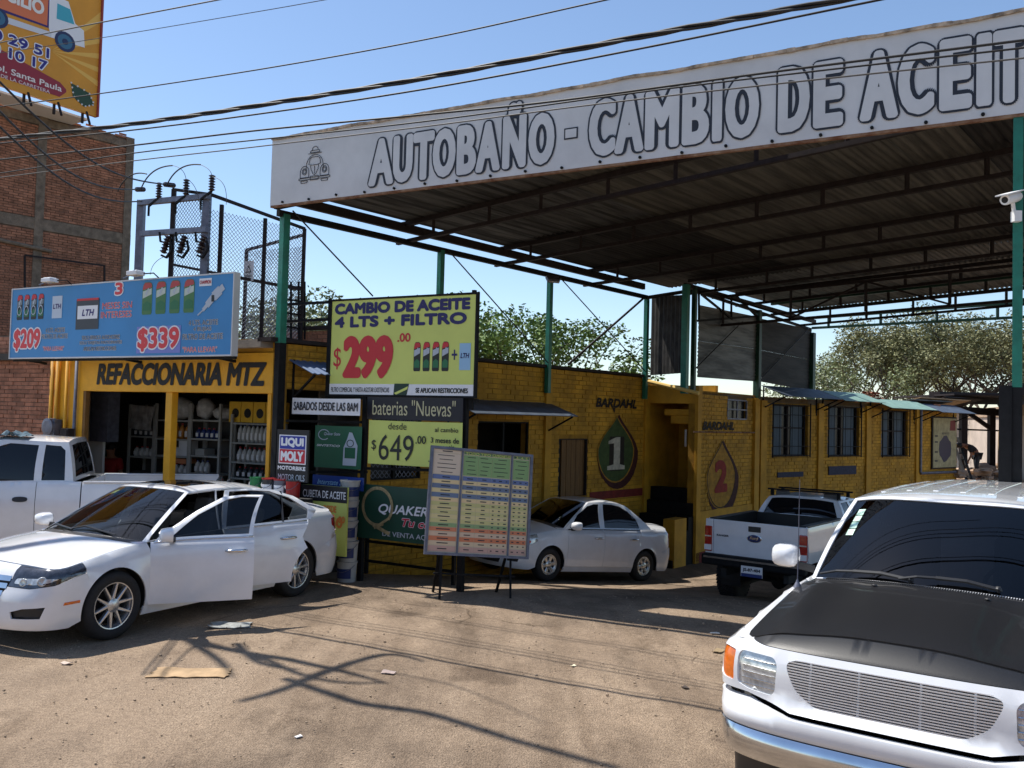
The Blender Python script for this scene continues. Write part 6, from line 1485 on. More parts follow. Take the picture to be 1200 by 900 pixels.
        for i in range(nb):
            z = z0+(z1-z0)*i/(nb-1); e = gy(z)+.004; pts = [c.wrap(-e+2*e*k/16, z, -.012) for k in range(17)]
            mb = MB(); 
            for a, b in zip(pts, pts[1:]): mb.bar(a, b, .022, .0068)
            mb.build('grille_bar', 'billet', root, local=True)
        for t in (-.86, -.33, .30, .84):
            a = c.wrap(t*gl_[2][0], z0, -.016); b = c.wrap(t*gl_[2][0], z1, -.016); MB().bar(a, b, .012, .012).build('grille_post', 'billet', root, local=True)
        for nm, ma, z0, z1, off, hl in F['bumper']:
            q = c.sx(xf-Ra*.92); n = 24
            if callable(z0): up_ = [(q*i/n, z1(q*i/n, q)) for i in range(n+1)]; lo_ = [(q*i/n, z0(q*i/n, q)) for i in range(n+1)]
            else: up_ = [(q*i/n, z1) for i in range(n+1)]; lo_ = [(q*i/n, z0) for i in range(n+1)]
            half = lo_+up_[::-1]; lp = lo_+up_[::-1]; full = [(-a, z) for a, z in lo_[::-1]]+lo_[1:]+up_[::-1]+[(-a, z) for a, z in up_[1:]]
            c.panel(nm, ma, [full], off=off, lip=hl, h=.06)
    def rim(q0, q1, n=24, ins=.004): return [(lambda p: (p.x+(ins if p.x < L/2 else -ins), max(0, p.y-ins)))(c.wrap(q0+(q1-q0)*i/n, c.top(q0+(q1-q0)*i/n))) for i in range(n+1)]
    xh = P['xhood']; hc = P['xhoodc']; Ax = c.h[1][0]
    outer = rim(.001, c.sx(xh), 36); fw = P.get('fw')
    if fw:      # hood narrower than the fenders: black hood between white fender tops
        hin = [(x+fw(x, y)[0], max(0, y-fw(x, y)[1])) for x, y in outer]; yl = hin[-1][1]; back = [(hc+(xh-hc)*(i/8)**2, yl*i/8) for i in range(8, -1, -1)]
        hin[0] = (hin[0][0], 0)
        c.panel('hood', P['hoodmat'], [hin+back[1:]+[(x, -y) for x, y in (hin+back[1:])[::-1]]], 'd', off=.006, lip=.03, h=.07)
        for sg in (1, -1): c.panel('fender_top', pm, [outer+[(x-.0, y+.0) for x, y in hin[::-1]]], 'd', off=0, lip=0, sgn=sg, h=.06)
    else:
        yl = outer[-1][1]; back = [(hc+(xh-hc)*(i/8)**2, yl*i/8) for i in range(8, -1, -1)]
        c.panel('hood', P.get('hoodmat', pm), [outer+back[1:]+[(x, -y) for x, y in (outer+back[1:])[::-1]]], 'd', off=.002, lip=.03, h=.09)
    aft = [(c.curve(1-i/8, 0).x+.06, c.curve(1-i/8, 0).y) for i in range(9)]
    lp = [(x+.006, y) for x, y in back][::-1]+[(xh+.02, yl+.02)]+aft
    c.panel('cowl', 'plastic', [lp+[(x, -y) for x, y in lp[::-1]]], 'd', off=-.006, lip=0, h=.08)
    yo = outer[-1][1]
    for sg in (1, -1): c.panel('fender_top', pm, [[(xh-.0, yl-.01), (xh, yo), (Ax, c.wrap(c.sx(Ax), top(Ax)).y-.004), (Ax+.25, c.wrap(c.sx(Ax+.25), top(Ax+.25)).y-.010), (Ax-.02, c.h[1][1]-.04)]], 'd', off=-.002, lip=0, sgn=sg)
    sc = (.75, .6)
    def scr(sp_, nm, gm_, e0, e1, w0, w1):
        c.panel(nm+'_frame', pm, [[(-1, 0), (1, 0), (1, 1), (-1, 1)], [(-e0, w0), (e0, w0), (e1, w1), (-e1, w1)]], sp_, sc=sc, h=.05)
        o = c.panel(nm, gm_, [[(-e0, w0), (e0, w0), (e1, w1), (-e1, w1)]], sp_, sc=sc, off=-.008, lip=0, h=.05)
    scr('g', 'windscreen', P.get('wsglass', 'smoke'), .965, .955, .02, .965); scr('b', 'rear_window', 'darkglass', .86, .86, P.get('rw0', .10), .88)
    T_ = [c.curve(u*3/60, 1) for u in range(61)]; half = [(p.x, max(0, p.y)) for p in T_]
    c.panel('roof', pm, [half+[(x, -y) for x, y in half[::-1][1:-1]]], 'r', off=.001, lip=.03, h=.09)
    if bed:
        zb_, x0, x1, yi = bed[2], bed[0]+.02, L-.06, P['W']-.13
        zt = lambda x: c.wrap(c.sx(x), top(x)).z
        z_ = zt((x0+x1)/2)-.004
        for sg in (1, -1):
            MB().box(((x0+x1)/2, sg*(yi+.03), z_-.0), (x1-x0, .12, .03)).build('bed_rail', P.get('railmat', pm), root, local=True, bevel=.01)
            MB().box(((x0+x1)/2, sg*yi, (zb_+z_)/2), (x1-x0, .03, z_-zb_-.03)).build('bed_wall', P.get('liner', pm), root, local=True)
        MB().box(((x0+x1)/2, 0, zb_), (x1-x0, 2*yi, .04)).build('bed_floor', P.get('liner', 'steel'), root, local=True)
        MB().box((x0+.0, 0, (zb_+z_)/2), (.04, 2*yi, z_-zb_)).build('bed_wall', P.get('liner', pm), root, local=True)
        MB().box((bed[0]-.06, 0, (zb_+zs)/2+.2), (.04, 2*P['W']-.16, z_-zs-.1)).build('cab_back', pm, root, local=True)
    MB().box((L/2, 0, zs-.02), (L-.9, 1.0, .12)).build('chassis', 'black', root, local=True)
    for x in (xf, xr): MB().tube([(x, -.7, wz), (x, .7, wz)], .05, 8).blob((x, 0, wz), .14, 1, n=10).build('axle', 'black', root, local=True); well(c, x, wz, Ra+.01, P['W']-.04, P['W']-.36)
    MB().box((Ax+.02, 0, top(Ax)-.14), (.45, 2*P['W']-.35, .28)).build('dashboard', P.get('dashmat', 'plastic'), root, local=True, bevel=.06)
    MB().box(((Ax+xe)/2, 0, zs+.02), (xe-Ax+.2, 2*P['W']-.2, .05)).box((xf+Ra+.12, 0, zs+.3), (.05, 2*P['W']-.25, .7)).build('cab_floor', 'black', root, local=True)
    seats(c, [Ax+.85], P['sz'], yoff=.42); steering(c, Ax+.34, -.42, top(Ax)+.02, .2)
    for x, st in ((xf, P.get('steer', 0)), (xr, 0)):
        for sg in (1, -1): wheel(c, x, sg*P['wy'], P['wr'], P['ww'], P['rr'], P['wheel'], P.get('wmat', 'alu'), zc=P['wz'], steer=st)
    return c
M['billet'] = mat('brushed_billet_bar', (.72, .72, .73), .35, .45)
M['dashgrey'] = mat('grey_dashboard', (.075, .085, .09), .8)
TI = [(.4, .06), (.5, .03), (.7, .01), (.9, 0), (1.05, .02), (1.2, .045), (1.4, .07)]
# the big white one at the right with a black bonnet
X_ = V((.575, .818, 0)).normalized(); Y_ = V((-X_.y, X_.x, 0)); pos = V((1.95, 4.62, 0)); zg = .655
root = carroot('utility_vehicle', (pos.x, pos.y, zg), math.atan2(X_.y, X_.x), 0, 0, 'big white utility vehicle with a black bonnet and billet grille filling the lower right corner', 'suv')
def crease(z0, z1, z2):
    return None
BIG = dict(_=0, dkx=lambda x, y: (.022*math.exp(-((y-.60-.06*min(1, x))/.07)**2)-.012*math.exp(-((y-.45)/.10)**2))*max(0, min(1, (x-.25)/.35))*(1 if x < 1.3 else max(0, 1-(x-1.3)/.15)), L=5.2, W=.985, af=.44, nf=3.5, ar=.3, nr=3.5, r=.085, pw=2.5, flare=.03,
    E=[(0, 1.0), (.3, 1.05), (.8, 1.13), (1.4, 1.20), (2.2, 1.23), (3.5, 1.24), (5.2, 1.24)], C=[(0, 1.075), (.15, 1.115), (.5, 1.19), (1.0, 1.26), (1.35, 1.30), (2.2, 1.30), (5.2, 1.30)],
    If=[(.30, .09), (.44, .045), (.50, .008), (.55, .0), (.59, .006), (.612, .028), (.63, .004), (.66, 0), (.70, .012), (.745, .06), (.77, .10), (.90, .105), (1.0, .125), (1.08, .17), (1.15, .25)],
    Is=TI, Ir=[(.4, .02), (.6, 0), (.9, .02), (1.2, .06)],
    house=(1.48, (1.68, 0), (4.9, 0), 5.0, 2.20, (2.34, .72), (4.72, .70), 4.78), zr=[(2.1, 1.80), (2.35, 1.845), (3.2, 1.865), (4.7, 1.85)], drop=.07, bulge=.02,
    paint='carwhite', sill=.45, xf=.98, xr=4.0, wz=.38, wr=.385, Ra=.46, xb=.46, zb=.80, zbt=.5, abf=118, doors_at=[1.62, 2.75, 3.7], cab_end=4.5, hz=.98,
    wins=[[(1.86, .04), (2.68, .04), (2.72, .92), (2.52, .92), (2.3, .84)], [(2.80, .04), (3.62, .04), (3.62, .92), (2.83, .92)], [(3.74, .04), (4.7, .04), (4.62, .92), (3.74, .92)]],
    front=dict(grille=[('y', 0, .775), ('y', .38, .785), ('y', .49, .855), ('y', .55, .965), ('y', .55, 1.0), ('y', .50, 1.018), ('y', 0, 1.028)],
        headlight=[('y', .615, .83), ('y', .64, .80), ('y', .80, .808), ('y', .875, .83), ('y', .885, .985), ('y', .87, 1.015), ('y', .64, 1.01), ('y', .61, .975)],
        marker=[('y', .90, .835), ('x', .20, .84), ('x', .30, .86), ('x', .345, .97), ('x', .31, 1.01), ('x', .20, 1.02), ('y', .905, 1.01)],
        hood_lip=(1.058, .70, .88), header_low=[('y', 0, .742), ('y', .5, .742), ('y', .58, .756), ('y', .8, .79)], nbars=17,
        bumper=[('bumper_cap', 'carwhite', lambda a, q: .615, lambda a, q: .714+.045*min(1, max(0, (a-.5)/.3)), .0, .05), ('chrome_bumper', 'chrome', .44, .610, .006, .05), ('lower_valance', 'plastic', .25, .435, -.03, .06)]),
    xhood=1.50, xhoodc=1.38, fw=lambda x, y: (0.0, .012+.065*max(0, min(1, (y-.55)/.3))*max(.25, 1-x/1.6)), hoodmat='carbon',
    wy=.87, ww=.24, rr=.21, sz=.85, wheel=dict(n=6, kind='fat', tread=True), steer=0, dashmat='dashgrey', wsglass='smoke')
big = truck(root, BIG)
for k in range(7):
    y = -.57+.19*k; pts = [big.roofp(2.62+i*.22, y, -.0) for i in range(10)]
    mb = MB(); 
    for a, b in zip(pts, pts[1:]): mb.bar(a+V((0, 0, .0)), b+V((0, 0, .0)), .04, .010)
    mb.build('roof_rib', 'carwhite', root, local=True, bevel=.004)
mb = MB(); 
for i in range(95):
    y = -.70+1.4*i/94; x = 1.40+.13*(abs(y)/.72)**2; mb.box((x, y, big.deck(x, y)+.010), (.045, .008, .008))
mb.build('cowl_grille', 'plastic', root, local=True, kind='stuff')
for a, b, c_ in (((.97, .03), (.62, .04), (.18, .05)), ((.28, .03), (.0, .05), (-.42, .06))):
    P0 = big.gl(a[0]*.93, a[1], .03); P1 = big.gl(b[0], b[1]+.02, .035); P2 = big.gl(c_[0], c_[1]-.01, .02)
    MB().tube([P0, P0.lerp(P1, .5)+V((-.01, 0, .012)), P1], .010, 6).build('wiper_blade', 'plastic', root, local=True); MB().tube([P1, P1.lerp(P2, .5)+V((0, 0, .015)), P2], .014, 6).blob(P2, .022, 1).build('wiper_arm', 'plastic', root, local=True)
for y in (-.33, .33): x = 1.28; MB().blob((x, y, big.deck(x, y)+.012), .014, 1, (1, 1.3, .6)).build('washer_jet', 'plastic', root, local=True)
stk = mat('pale_green_stickers', srgb(190, 225, 205), .5, var=.35, scale=30)
for i in range(4):
    o = big.panel('sticker', stk, [[(.80-.022*i*0, .50+.085*i), (.87, .50+.085*i), (.87, .575+.085*i), (.80, .575+.085*i)]], 'g', off=-.004, lip=0, sc=(.75, .6), h=.05)
mirror(big, (2.0, 1.14, 1.33), 1, (.13, .21, .18), 'carwhite', .10); mirror(big, (2.0, -1.14, 1.33), -1, (.13, .21, .18), 'carwhite', .10)
p = big.wrap(big.sx(1.28), big.top(big.sx(1.28))-.0); p = V((1.30, .84, big.deck(1.30, .84))); MB().tube([p, p+V((.02, .0, .74))], [.0045, .002], 5).lathe([(.03, 0), (.02, .02), (.012, .035), (.008, .05)], p, 10).build('antenna', 'steel', root, local=True)
# ---------------------------------------------------------------- grey-white pickup seen from behind
FW = V((.616, .788, 0)).normalized(); X_ = -FW; Y_ = V((-X_.y, X_.x, 0)); tc = V((3.80, 13.70, 0)); pos = tc-X_*5.0; zt_ = gz(3.7, 14.9)-.06
root = carroot('pickup_truck', (pos.x, pos.y, zt_), math.atan2(X_.y, X_.x), 0, 0, 'raised white pickup seen from behind, with a roof bar and lettered tailgate', 'pickup')
RNG = dict(L=5.0, W=.83, af=.4, nf=2.8, ar=.05, nr=6, r=.035, pw=3, flare=.03,
    E=[(0, 1.0), (.5, 1.12), (1.3, 1.2), (1.8, 1.30), (3.2, 1.34), (3.25, 1.40), (5.0, 1.42)], C=[(0, 1.05), (.5, 1.2), (1.3, 1.3), (1.8, 1.36), (3.2, 1.40), (3.25, 1.42), (5.0, 1.42)],
    If=[(.5, 0), (1.0, .05), (1.3, .15)], Is=[(.5, .04), (.8, .01), (1.0, 0), (1.2, .02), (1.45, .035)], Ir=[(.5, .0), (1.45, .0)],
    house=(1.35, (1.55, 0), (3.1, 0), 3.16, 1.95, (2.05, .62), (2.94, .60), 3.0), zr=[(1.9, 1.68), (2.3, 1.73), (2.98, 1.71)], drop=.05,
    paint='carsilver', sill=.62, xf=.85, xr=3.95, wz=.40, wr=.40, Ra=.47, xb=.3, zb=.8, zbt=.86, abf=120, doors_at=[1.5, 2.6], cab_end=3.2, hz=1.12,
    wins=[[(1.8, .05), (2.5, .05), (2.52, .92), (2.3, .92), (2.05, .8)], [(2.62, .05), (3.0, .05), (2.9, .9), (2.62, .92)]],
    bed=(3.26, 0, .98), liner='plastic', railmat='plastic', xhood=1.4, xhoodc=1.3, wy=.78, ww=.29, rr=.20, sz=.95, wheel=dict(n=6, kind='fat', tread=True), wmat='black_steel', rw0=.06)
rg = truck(root, RNG)
def rb(cx, cy, cz, dx, dy, dz, nm, ma, **k): return MB().box((cx, cy, cz), (dx, dy, dz)).build(nm, ma, root, local=True, **k)
tg = rb(5.0-.01, 0, 1.13, .05, 1.36, .56, 'tailgate', 'carsilver', bevel=.012)
for sg in (1, -1):
    rb(4.985, sg*.75, 1.13, .06, .13, .56, 'bed_corner', 'carsilver', bevel=.012)
    t = rb(5.012, sg*.76, 1.10, .05, .12, .40, 'tail_light', 'redlens', bevel=.015); rb(5.030, sg*.76, .965, .03, .115, .085, 'reverse_lamp', 'vinylshade')
    rb(5.036, sg*.76, 1.14, .012, .11, .02, 'lamp_divider', 'lens')
rb(5.018, -.0, 1.31, .012, .20, .085, 'tailgate_handle', 'plastic', bevel=.01)
o = MB(); o.T = Matrix.Translation((5.02, 0, 1.17)) @ Matrix.Rotation(R(90), 4, 'Y') @ Matrix.Diagonal((.5, 1, 1, 1)); o.lathe([(.105, 0), (.105, .008), (0, .010)], n=28); o.build('badge', flat(30, 40, 90), root, local=True)
o = MB(); o.T = Matrix.Translation((5.02, 0, 1.17)) @ Matrix.Rotation(R(90), 4, 'Y') @ Matrix.Diagonal((.5, 1, 1, 1)); o.lathe([(.118, 0), (.118, .006), (.106, .009)], n=28, cap=False); o.build('badge_rim', 'chrome', root, local=True)
lettering3(rg, 'Ford', 'chrome', V((5.034, -.07, 1.15)), V((0, 1, 0)), V((0, 0, 1)), .14, .05, .04, shear=.3)
lettering3(rg, 'RANGER', 'ink', V((5.020, -.62, 1.15)), V((0, 1, 0)), V((0, 0, 1)), .20, .032, .06)
rb(5.06, 0, .79, .16, 1.66, .17, 'rear_bumper', 'black_steel', bevel=.03); rb(5.15, 0, .83, .012, 1.56, .03, 'bumper_trim', 'chrome')
pl = rb(5.15, .02, .68, .012, .34, .16, 'number_plate', 'vinylshade'); rb(5.157, .02, .625, .004, .33, .05, 'plate_band', flat(30, 50, 110)); lettering3(rg, 'JS-87-404', 'ink', V((5.160, -.12, .67)), V((0, 1, 0)), V((0, 0, 1)), .28, .06, .05)
for sg in (1, -1): rb(4.55, sg*.5, .6, .9, .08, .12, 'frame_rail', 'black')
mb = MB(); zr0 = 1.79; 
for sg in (1, -1): mb.bar((2.35, sg*.58, 1.70), (2.35, sg*.58, zr0), .05); mb.bar((2.85, sg*.58, 1.68), (2.85, sg*.58, zr0), .05)
mb.bar((2.85, -.66, zr0), (2.85, .66, zr0), .028).bar((2.35, -.66, zr0), (2.35, .66, zr0), .028); mb.build('roof_bar', 'black_steel', root, local=True)
# ---------------------------------------------------------------- white extended-cab pickup at the left edge
X_ = V((.966, .26, 0)).normalized(); Y_ = V((-X_.y, X_.x, 0)); pos = V((-9.77, 13.06, 0)); zt_ = .60
root = carroot('extended_cab_pickup', (pos.x, pos.y, zt_), math.atan2(X_.y, X_.x), 0, 0, 'white extended-cab pickup cut off by the left edge, with a rag on its roof', 'pickup')
LFT = dict(L=5.25, W=.95, af=.4, nf=2.8, ar=.06, nr=6, r=.05, pw=3, flare=.025,
    E=[(0, 1.0), (.5, 1.08), (1.3, 1.17), (1.8, 1.24), (3.2, 1.27), (5.25, 1.27)], C=[(0, 1.05), (.5, 1.15), (1.3, 1.25), (1.8, 1.28), (3.2, 1.30), (5.25, 1.27)],
    If=[(.4, 0), (1.0, .05), (1.2, .15)], Is=TI, Ir=[(.5, .0), (1.45, .0)],
    house=(1.35, (1.55, 0), (3.24, 0), 3.27, 1.98, (2.08, .68), (3.12, .66), 3.15), zr=[(1.9, 1.86), (2.3, 1.93), (2.98, 1.90)], drop=.06, bulge=.02,
    paint='carwhite', sill=.45, xf=.9, xr=4.25, wz=.37, wr=.37, Ra=.44, xb=.3, zb=.7, zbt=.50, abf=120, doors_at=[1.5, 2.76], cab_end=3.25, hz=1.02,
    wins=[[(1.8, .03), (2.71, .03), (2.73, .90), (2.35, .92), (2.12, .8)], [(2.81, .03), (3.12, .03), (3.09, .78), (3.02, .90), (2.82, .92)]],
    bed=(3.36, 0, .78), xhood=1.4, xhoodc=1.3, wy=.84, ww=.24, rr=.20, sz=.85, wheel=dict(n=6, kind='fat'))
lf = truck(root, LFT)
def lb(cx, cy, cz, dx, dy, dz, nm, ma, **k): return MB().box((cx, cy, cz), (dx, dy, dz)).build(nm, ma, root, local=True, **k)
lb(5.22, 0, 1.0, .05, 1.6, .52, 'tailgate', 'carwhite', bevel=.01); lb(5.26, 0, .62, .16, 1.8, .18, 'rear_bumper', 'chrome', bevel=.03)
for sg in (1, -1): lb(5.235, sg*.87, 1.0, .04, .14, .42, 'tail_light', 'redlens', bevel=.01)
rag = MB(); rq = random.Random(4)
mwr = world_of(root); pr = mwr @ lf.roofp(2.33, -.55, .0)
vs = []; n = 12
for i in range(n+1):
    for j in range(n+1):
        x = (i/n-.5)*.5; y = (j/n-.5)*.32; vs.append((pr.x+x, pr.y+y, pr.z+.012+.17*abs(noise.noise(V((x*7, y*7, 2))))*max(0, 1-(abs(x)/.27)**3)+.03*abs(noise.noise(V((x*19, y*19, 5))))))
rag.add(vs, [(i*(n+1)+j, (i+1)*(n+1)+j, (i+1)*(n+1)+j+1, i*(n+1)+j+1) for i in range(n) for j in range(n)])
tag(rag.build('rag', mat('blue_grey_rag', srgb(96, 116, 126), .95, var=.4, scale=14), smooth=False), 'crumpled blue-grey rag lying on the roof of the left pickup', 'rag')
# ------------------------------------------------------------------ price board on an easel
rzE = R(21); bx, by_, bz = -1.05, 11.35, 1.235
mwE = Matrix.Translation((bx, by_, bz)) @ Matrix.Rotation(rzE, 4, 'Z') @ Matrix.Rotation(R(-8), 4, 'X') @ Matrix.Rotation(R(4.5), 4, 'Y')
r = empty('price_board', mw=mwE, label='multicoloured price table board on an easel in front of the small saloon', cat='price board'); w, h = 1.40, 1.36
MB().box((w/2, .012, h/2), (w, .02, h)).build('board_panel', flat(206, 190, 160), r, local=True)
fb = MB()
for x in (0, w): fb.box((x, 0, h/2), (.035, .05, h+.035))
for z in (0, h): fb.box((w/2, 0, z), (w-.035, .048, .035))
for x in (.30*w, .80*w): fb.box((x, -.005, h/2), (.022, .02, h))
fb.build('board_frame', 'steel', r, local=True)
cols = [(0.02, .285), (.315, .46), (.46, .60), (.60, .785), (.815, .98)]
rowsP = [(.955, .985, (60, 110, 70)), (.75, .95, (110, 160, 90)), (.70, .745, (60, 90, 160)), (.66, .70, (236, 206, 150)), (.615, .66, (66, 92, 140)), (.575, .615, (236, 210, 150)), (.53, .575, (66, 96, 146)), (.49, .53, (240, 208, 150)), (.45, .49, (206, 200, 120)), (.41, .45, (228, 210, 140)), (.37, .41, (212, 204, 126)), (.33, .37, (232, 214, 146)), (.29, .33, (214, 206, 128)), (.25, .29, (120, 160, 100)), (.21, .25, (220, 110, 70)), (.165, .205, (226, 190, 160)), (.12, .165, (216, 104, 60)), (.08, .12, (224, 196, 160)), (.02, .075, (200, 150, 140))]
rq = random.Random(9); dk = MB()
for v0, v1, cc in rowsP:
    for ci, (u0, u1) in enumerate(cols):
        c2 = (222, 200, 180) if (ci == 0 and v1 > .94 and v0 > .7) else cc
        c2 = tuple(int(q*.72+g_*.28) for q, g_ in zip(c2, (214, 196, 160))); patch(r, flat(*c2), u0*w+.002, u1*w-.002, v0*h+.002, v1*h-.002, -.0, 'table_cell', .004)
        if v1-v0 > .1:
            for q in range(5): dk.box(((u0+u1)/2*w+rq.uniform(-.02, .02), -.004, (v0+(q+.5)*(v1-v0)/5)*h), ((u1-u0)*w*rq.uniform(.4, .8), .002, .008))
        else:
            nn = 1 if ci in (0, 1, 2) else 3
            for q in range(nn): 
                x = (u0+(u1-u0)*(q+.5)/nn)*w; dk.box((x, -.004, (v0+v1)/2*h), ((u1-u0)*w/nn*rq.uniform(.25, .5), .002, .012 if nn == 1 else .014))
dk.build('table_print', 'ink', r, local=True, kind='stuff')
for s_, u0, u1 in (('TODO TIPO', .33, .58), ('CAMIONETAS', .60, .78), ('3, 4, 5', .84, .96)): text(s_, c_lime, r, u0*w, u1*w, .955*h, .98*h, -.006, .03)
lg = []
for u in (.16, .83):
    for sg_, dy in ((-1, -.10), (1, .55)):
        a = mwE @ V((u*w, .02, .25)); q = mwE.to_3x3() @ V((1, 0, 0)); base = a+V((0, 0, 0)); f_ = V((-math.sin(rzE), math.cos(rzE), 0)); e_ = a+f_*dy+q*(.05*sg_ if u < .5 else .02*sg_); e_.z = gz(e_.x, e_.y)
        MB().bar(a+V((0, 0, 0)), e_, .03).build('easel_leg', 'black_steel', r)
a = mwE @ V((.1*w, .05, -.25)); b = mwE @ V((.9*w, .05, -.25)); MB().bar(a, b, .025).build('easel_rail', 'black_steel', r)
# ------------------------------------------------------------------ buckets
def bucket(body, lid, lab, P, label, hh=.285, rr=.148, group=None):
    q = empty('oil_bucket', (P[0], P[1], P[2]), RZE, label, 'bucket', group)
    MB().lathe([(rr*.88, 0), (rr*.97, hh*.9), (rr, hh*.9), (rr, hh*.94)], n=24).build('bucket_body', body, q, local=True, smooth=False)
    MB().lathe([(rr*1.03, hh*.93), (rr*1.04, hh*1.0), (rr*.95, hh*1.0), (rr*.93, hh*.97), (0, hh*.97)], n=24, cap=False).build('bucket_lid', lid, q, local=True)
    if lab:
        mb = MB(); vs = []; n = 10
        for i in range(n+1): a_ = R(-90-62+124*i/n); vs += [(rr*.965*math.cos(a_), rr*.965*math.sin(a_), hh*.2), (rr*.985*math.cos(a_), rr*.985*math.sin(a_), hh*.68)]
        mb.add(vs, [(2*i, 2*i+2, 2*i+3, 2*i+1) for i in range(n)]).build('bucket_label', lab, q, local=True)
    mb = MB(); mb.tube([(rr*math.cos(R(t)), -rr*1.0*abs(math.sin(R(t)))-.01, hh*.86-.10*abs(math.sin(R(t)))) for t in range(0, 181, 20)], .004, 5); mb.build('wire_handle', 'steel', q, local=True)
    return q
P = onwall(406, 685, A0, E, -.42); z0 = gz(P.x, P.y)
names = ['bottom', 'second from bottom', 'middle', 'second from top', 'top']; bp = None
for i in range(5):
    if bp is None: bp = q = bucket('bwhite', 'bwhite', 'bblue', (P.x, P.y, z0), 'x', .288, .145, 'stack of white and blue buckets beside the bucket sign')
    else: q = copy_thing(bp, (P.x+.008*math.sin(i*2), P.y, z0+.290*i), RZE+.2*i)
    q['label'] = 'white bucket with blue label, %s in the stack beside the green banner' % names[i]
rk = onwall(326, 560, A0, E, .15); rz_ = rk.z
rack = tag(MB().box((rk.x, rk.y, (rz_-.28+gz(rk.x, rk.y))/2), (.95, .42, rz_-.28-gz(rk.x, rk.y)), rz=RZE).build('display_stand', 'black', None), 'dark display stand carrying a row of oil buckets behind the white saloon', 'stand')
for px, py, bo, li, la, lb_ in ((302, 549, 'bgreen', 'bgreen', None, 'green bucket at the left end of the row on the stand'), (316, 556, 'bdark', 'bred', 'vinylshade', 'black bucket with a red lid beside the green bucket'), (330, 557, 'steel', 'bred', 'vinylshade', 'silver bucket with a red lid, third along the row'), (344, 558, 'bred', 'bdark', None, 'red bucket with a dark lid at the right end of the row')):
    q = onwall(px, py, A0, E, .15); bucket(bo, li, la, (q.x, q.y, rz_-.28), lb_, .27, .105)
# low bench behind the green banner
q = onwall(470, 660, A0, E, -1.2); MBb = MB(); MBb.T = Matrix.Translation((q.x, q.y, gz(q.x, q.y))) @ Matrix.Rotation(RZE, 4, 'Z')
bn = empty('workbench', mw=MBb.T, label='dark steel workbench behind the green oil banner', cat='workbench')
MB().box((0, 0, .78), (1.7, .5, .05)).build('bench_top', 'brown_steel', bn, local=True)
for x in (-.8, .8):
    for y in (-.2, .2): MB().box((x, y, .38), (.05, .05, .76)).build('leg', 'black_steel', bn, local=True)
for z in (.2, .5): MB().box((0, .2, z), (1.6, .03, .04)).build('bench_rail', 'black_steel', bn, local=True)
# ------------------------------------------------------------------ brick tower and its billboard
TW = V((-12.72, 29.0, 0)); TD = V((.64, .77, 0)).normalized(); TP = TW-TD*9; FRT = frame(TP, TD)
tw = empty('brick_tower', (TP.x, TP.y, 0), 0, 'tall raw red brick building with concrete bands at the left edge', 'building')
TH = 11.95
seg_wall(FRT, tw, 0, 9, -.3, TH-.12, [], .3, 'mortar')
def tb(c, d, nm, ma): return place(MB().box(c, d).build(nm, ma, tw, local=True), tw, FRT)
def tx_(px, py=300): p = onwall(px, py, TP, TD); return ((p-TP).dot(TD), p.z)
cols_ = [tx_(43)[0], 8.86]
for x in cols_: tb((x, -.01, TH/2), (.26, .09, TH-.2), 'concrete_column', 'pilaster')
for z_, hh in ((tx_(75, 268)[1], .34), (tx_(75, 148)[1]-.05, .22)): tb((4.5, -.005, z_), (9, .08, hh), 'concrete_band', 'pilaster')
holes = [(x-.13, x+.13, -1, 20) for x in cols_]+[(0, 9, tx_(75, 268)[1]-.17, tx_(75, 268)[1]+.17), (0, 9, tx_(75, 148)[1]-.16, tx_(75, 148)[1]+.06)]
bricks(FRT, tw, 1.6, 9, .4, TH-.1, holes, .27, .078, 'brick', 260, proud=.022, seed=21, top_jag=.10, jit=.012, gap=.016)
place(MB().box((4.5, 3.3, TH/2), (8.9, 6.0, TH-.5)).build('building_mass', 'mortar', tw, local=True), tw, FRT)
x, z = tx_(30, 290); place(MB().tube([(x-.9, -.08, z+.1), (x+.7, -.1, z-.02)], .06, 8).build('drain_pipe', 'pilaster', tw, local=True), tw, FRT)
for a, b in (((25, 300), (118, 312)), ((25, 300), (25, 345)), ((118, 312), (118, 345))):
    pa, pb = tx_(*a), tx_(*b); place(MB().bar((pa[0], -.25, pa[1]), (pb[0], -.25, pb[1]), .05).build('iron_bar', 'brown_steel', tw, local=True), tw, FRT)
# billboard on its top
BD = V((.523, .852, 0)).normalized(); BR = V((-13.03, 27.0, 0)); BP0 = BR-BD*7.0
bz0 = 11.9; r = empty('orange_billboard', (BP0.x, BP0.y, bz0), math.atan2(BD.y, BD.x), 'orange delivery billboard with a cartoon van standing on top of the brick building', 'billboard')
obg = mat('orange_print', srgb(218, 150, 42), .55, var=.1, scale=1); W_, H_ = 7.0, 5.2
MB().box((W_/2, .06, H_/2), (W_, .12, H_)).build('billboard_panel', obg, r, local=True)
def bl(px, py): p = onwall(px, py, BP0, BD); return ((p-BP0).dot(BD), p.z-bz0)
def bpoly(ma, pts, y=-.004, nm='print_shape'): return poly(r, ma, [bl(*q) for q in pts], y, nm)
o2 = flat(232, 182, 84)
for i in range(5):
    a0_ = -20+i*16; c_ = bl(60, 60); pts = [c_, (c_[0]+9*math.cos(R(a0_)), c_[1]+9*math.sin(R(a0_))), (c_[0]+9*math.cos(R(a0_+6)), c_[1]+9*math.sin(R(a0_+6)))]
    L_ = []
    for (x, z) in pts[1:]:
        t = min(1, (W_-c_[0])/(x-c_[0]) if x > W_ else 1, (H_-c_[1])/(z-c_[1]) if z > H_ else 1, (c_[1])/(c_[1]-z) if z < 0 else 1); L_.append((c_[0]+(x-c_[0])*t, c_[1]+(z-c_[1])*t))
    poly(r, o2, [c_]+L_, -.004, 'print_ray')
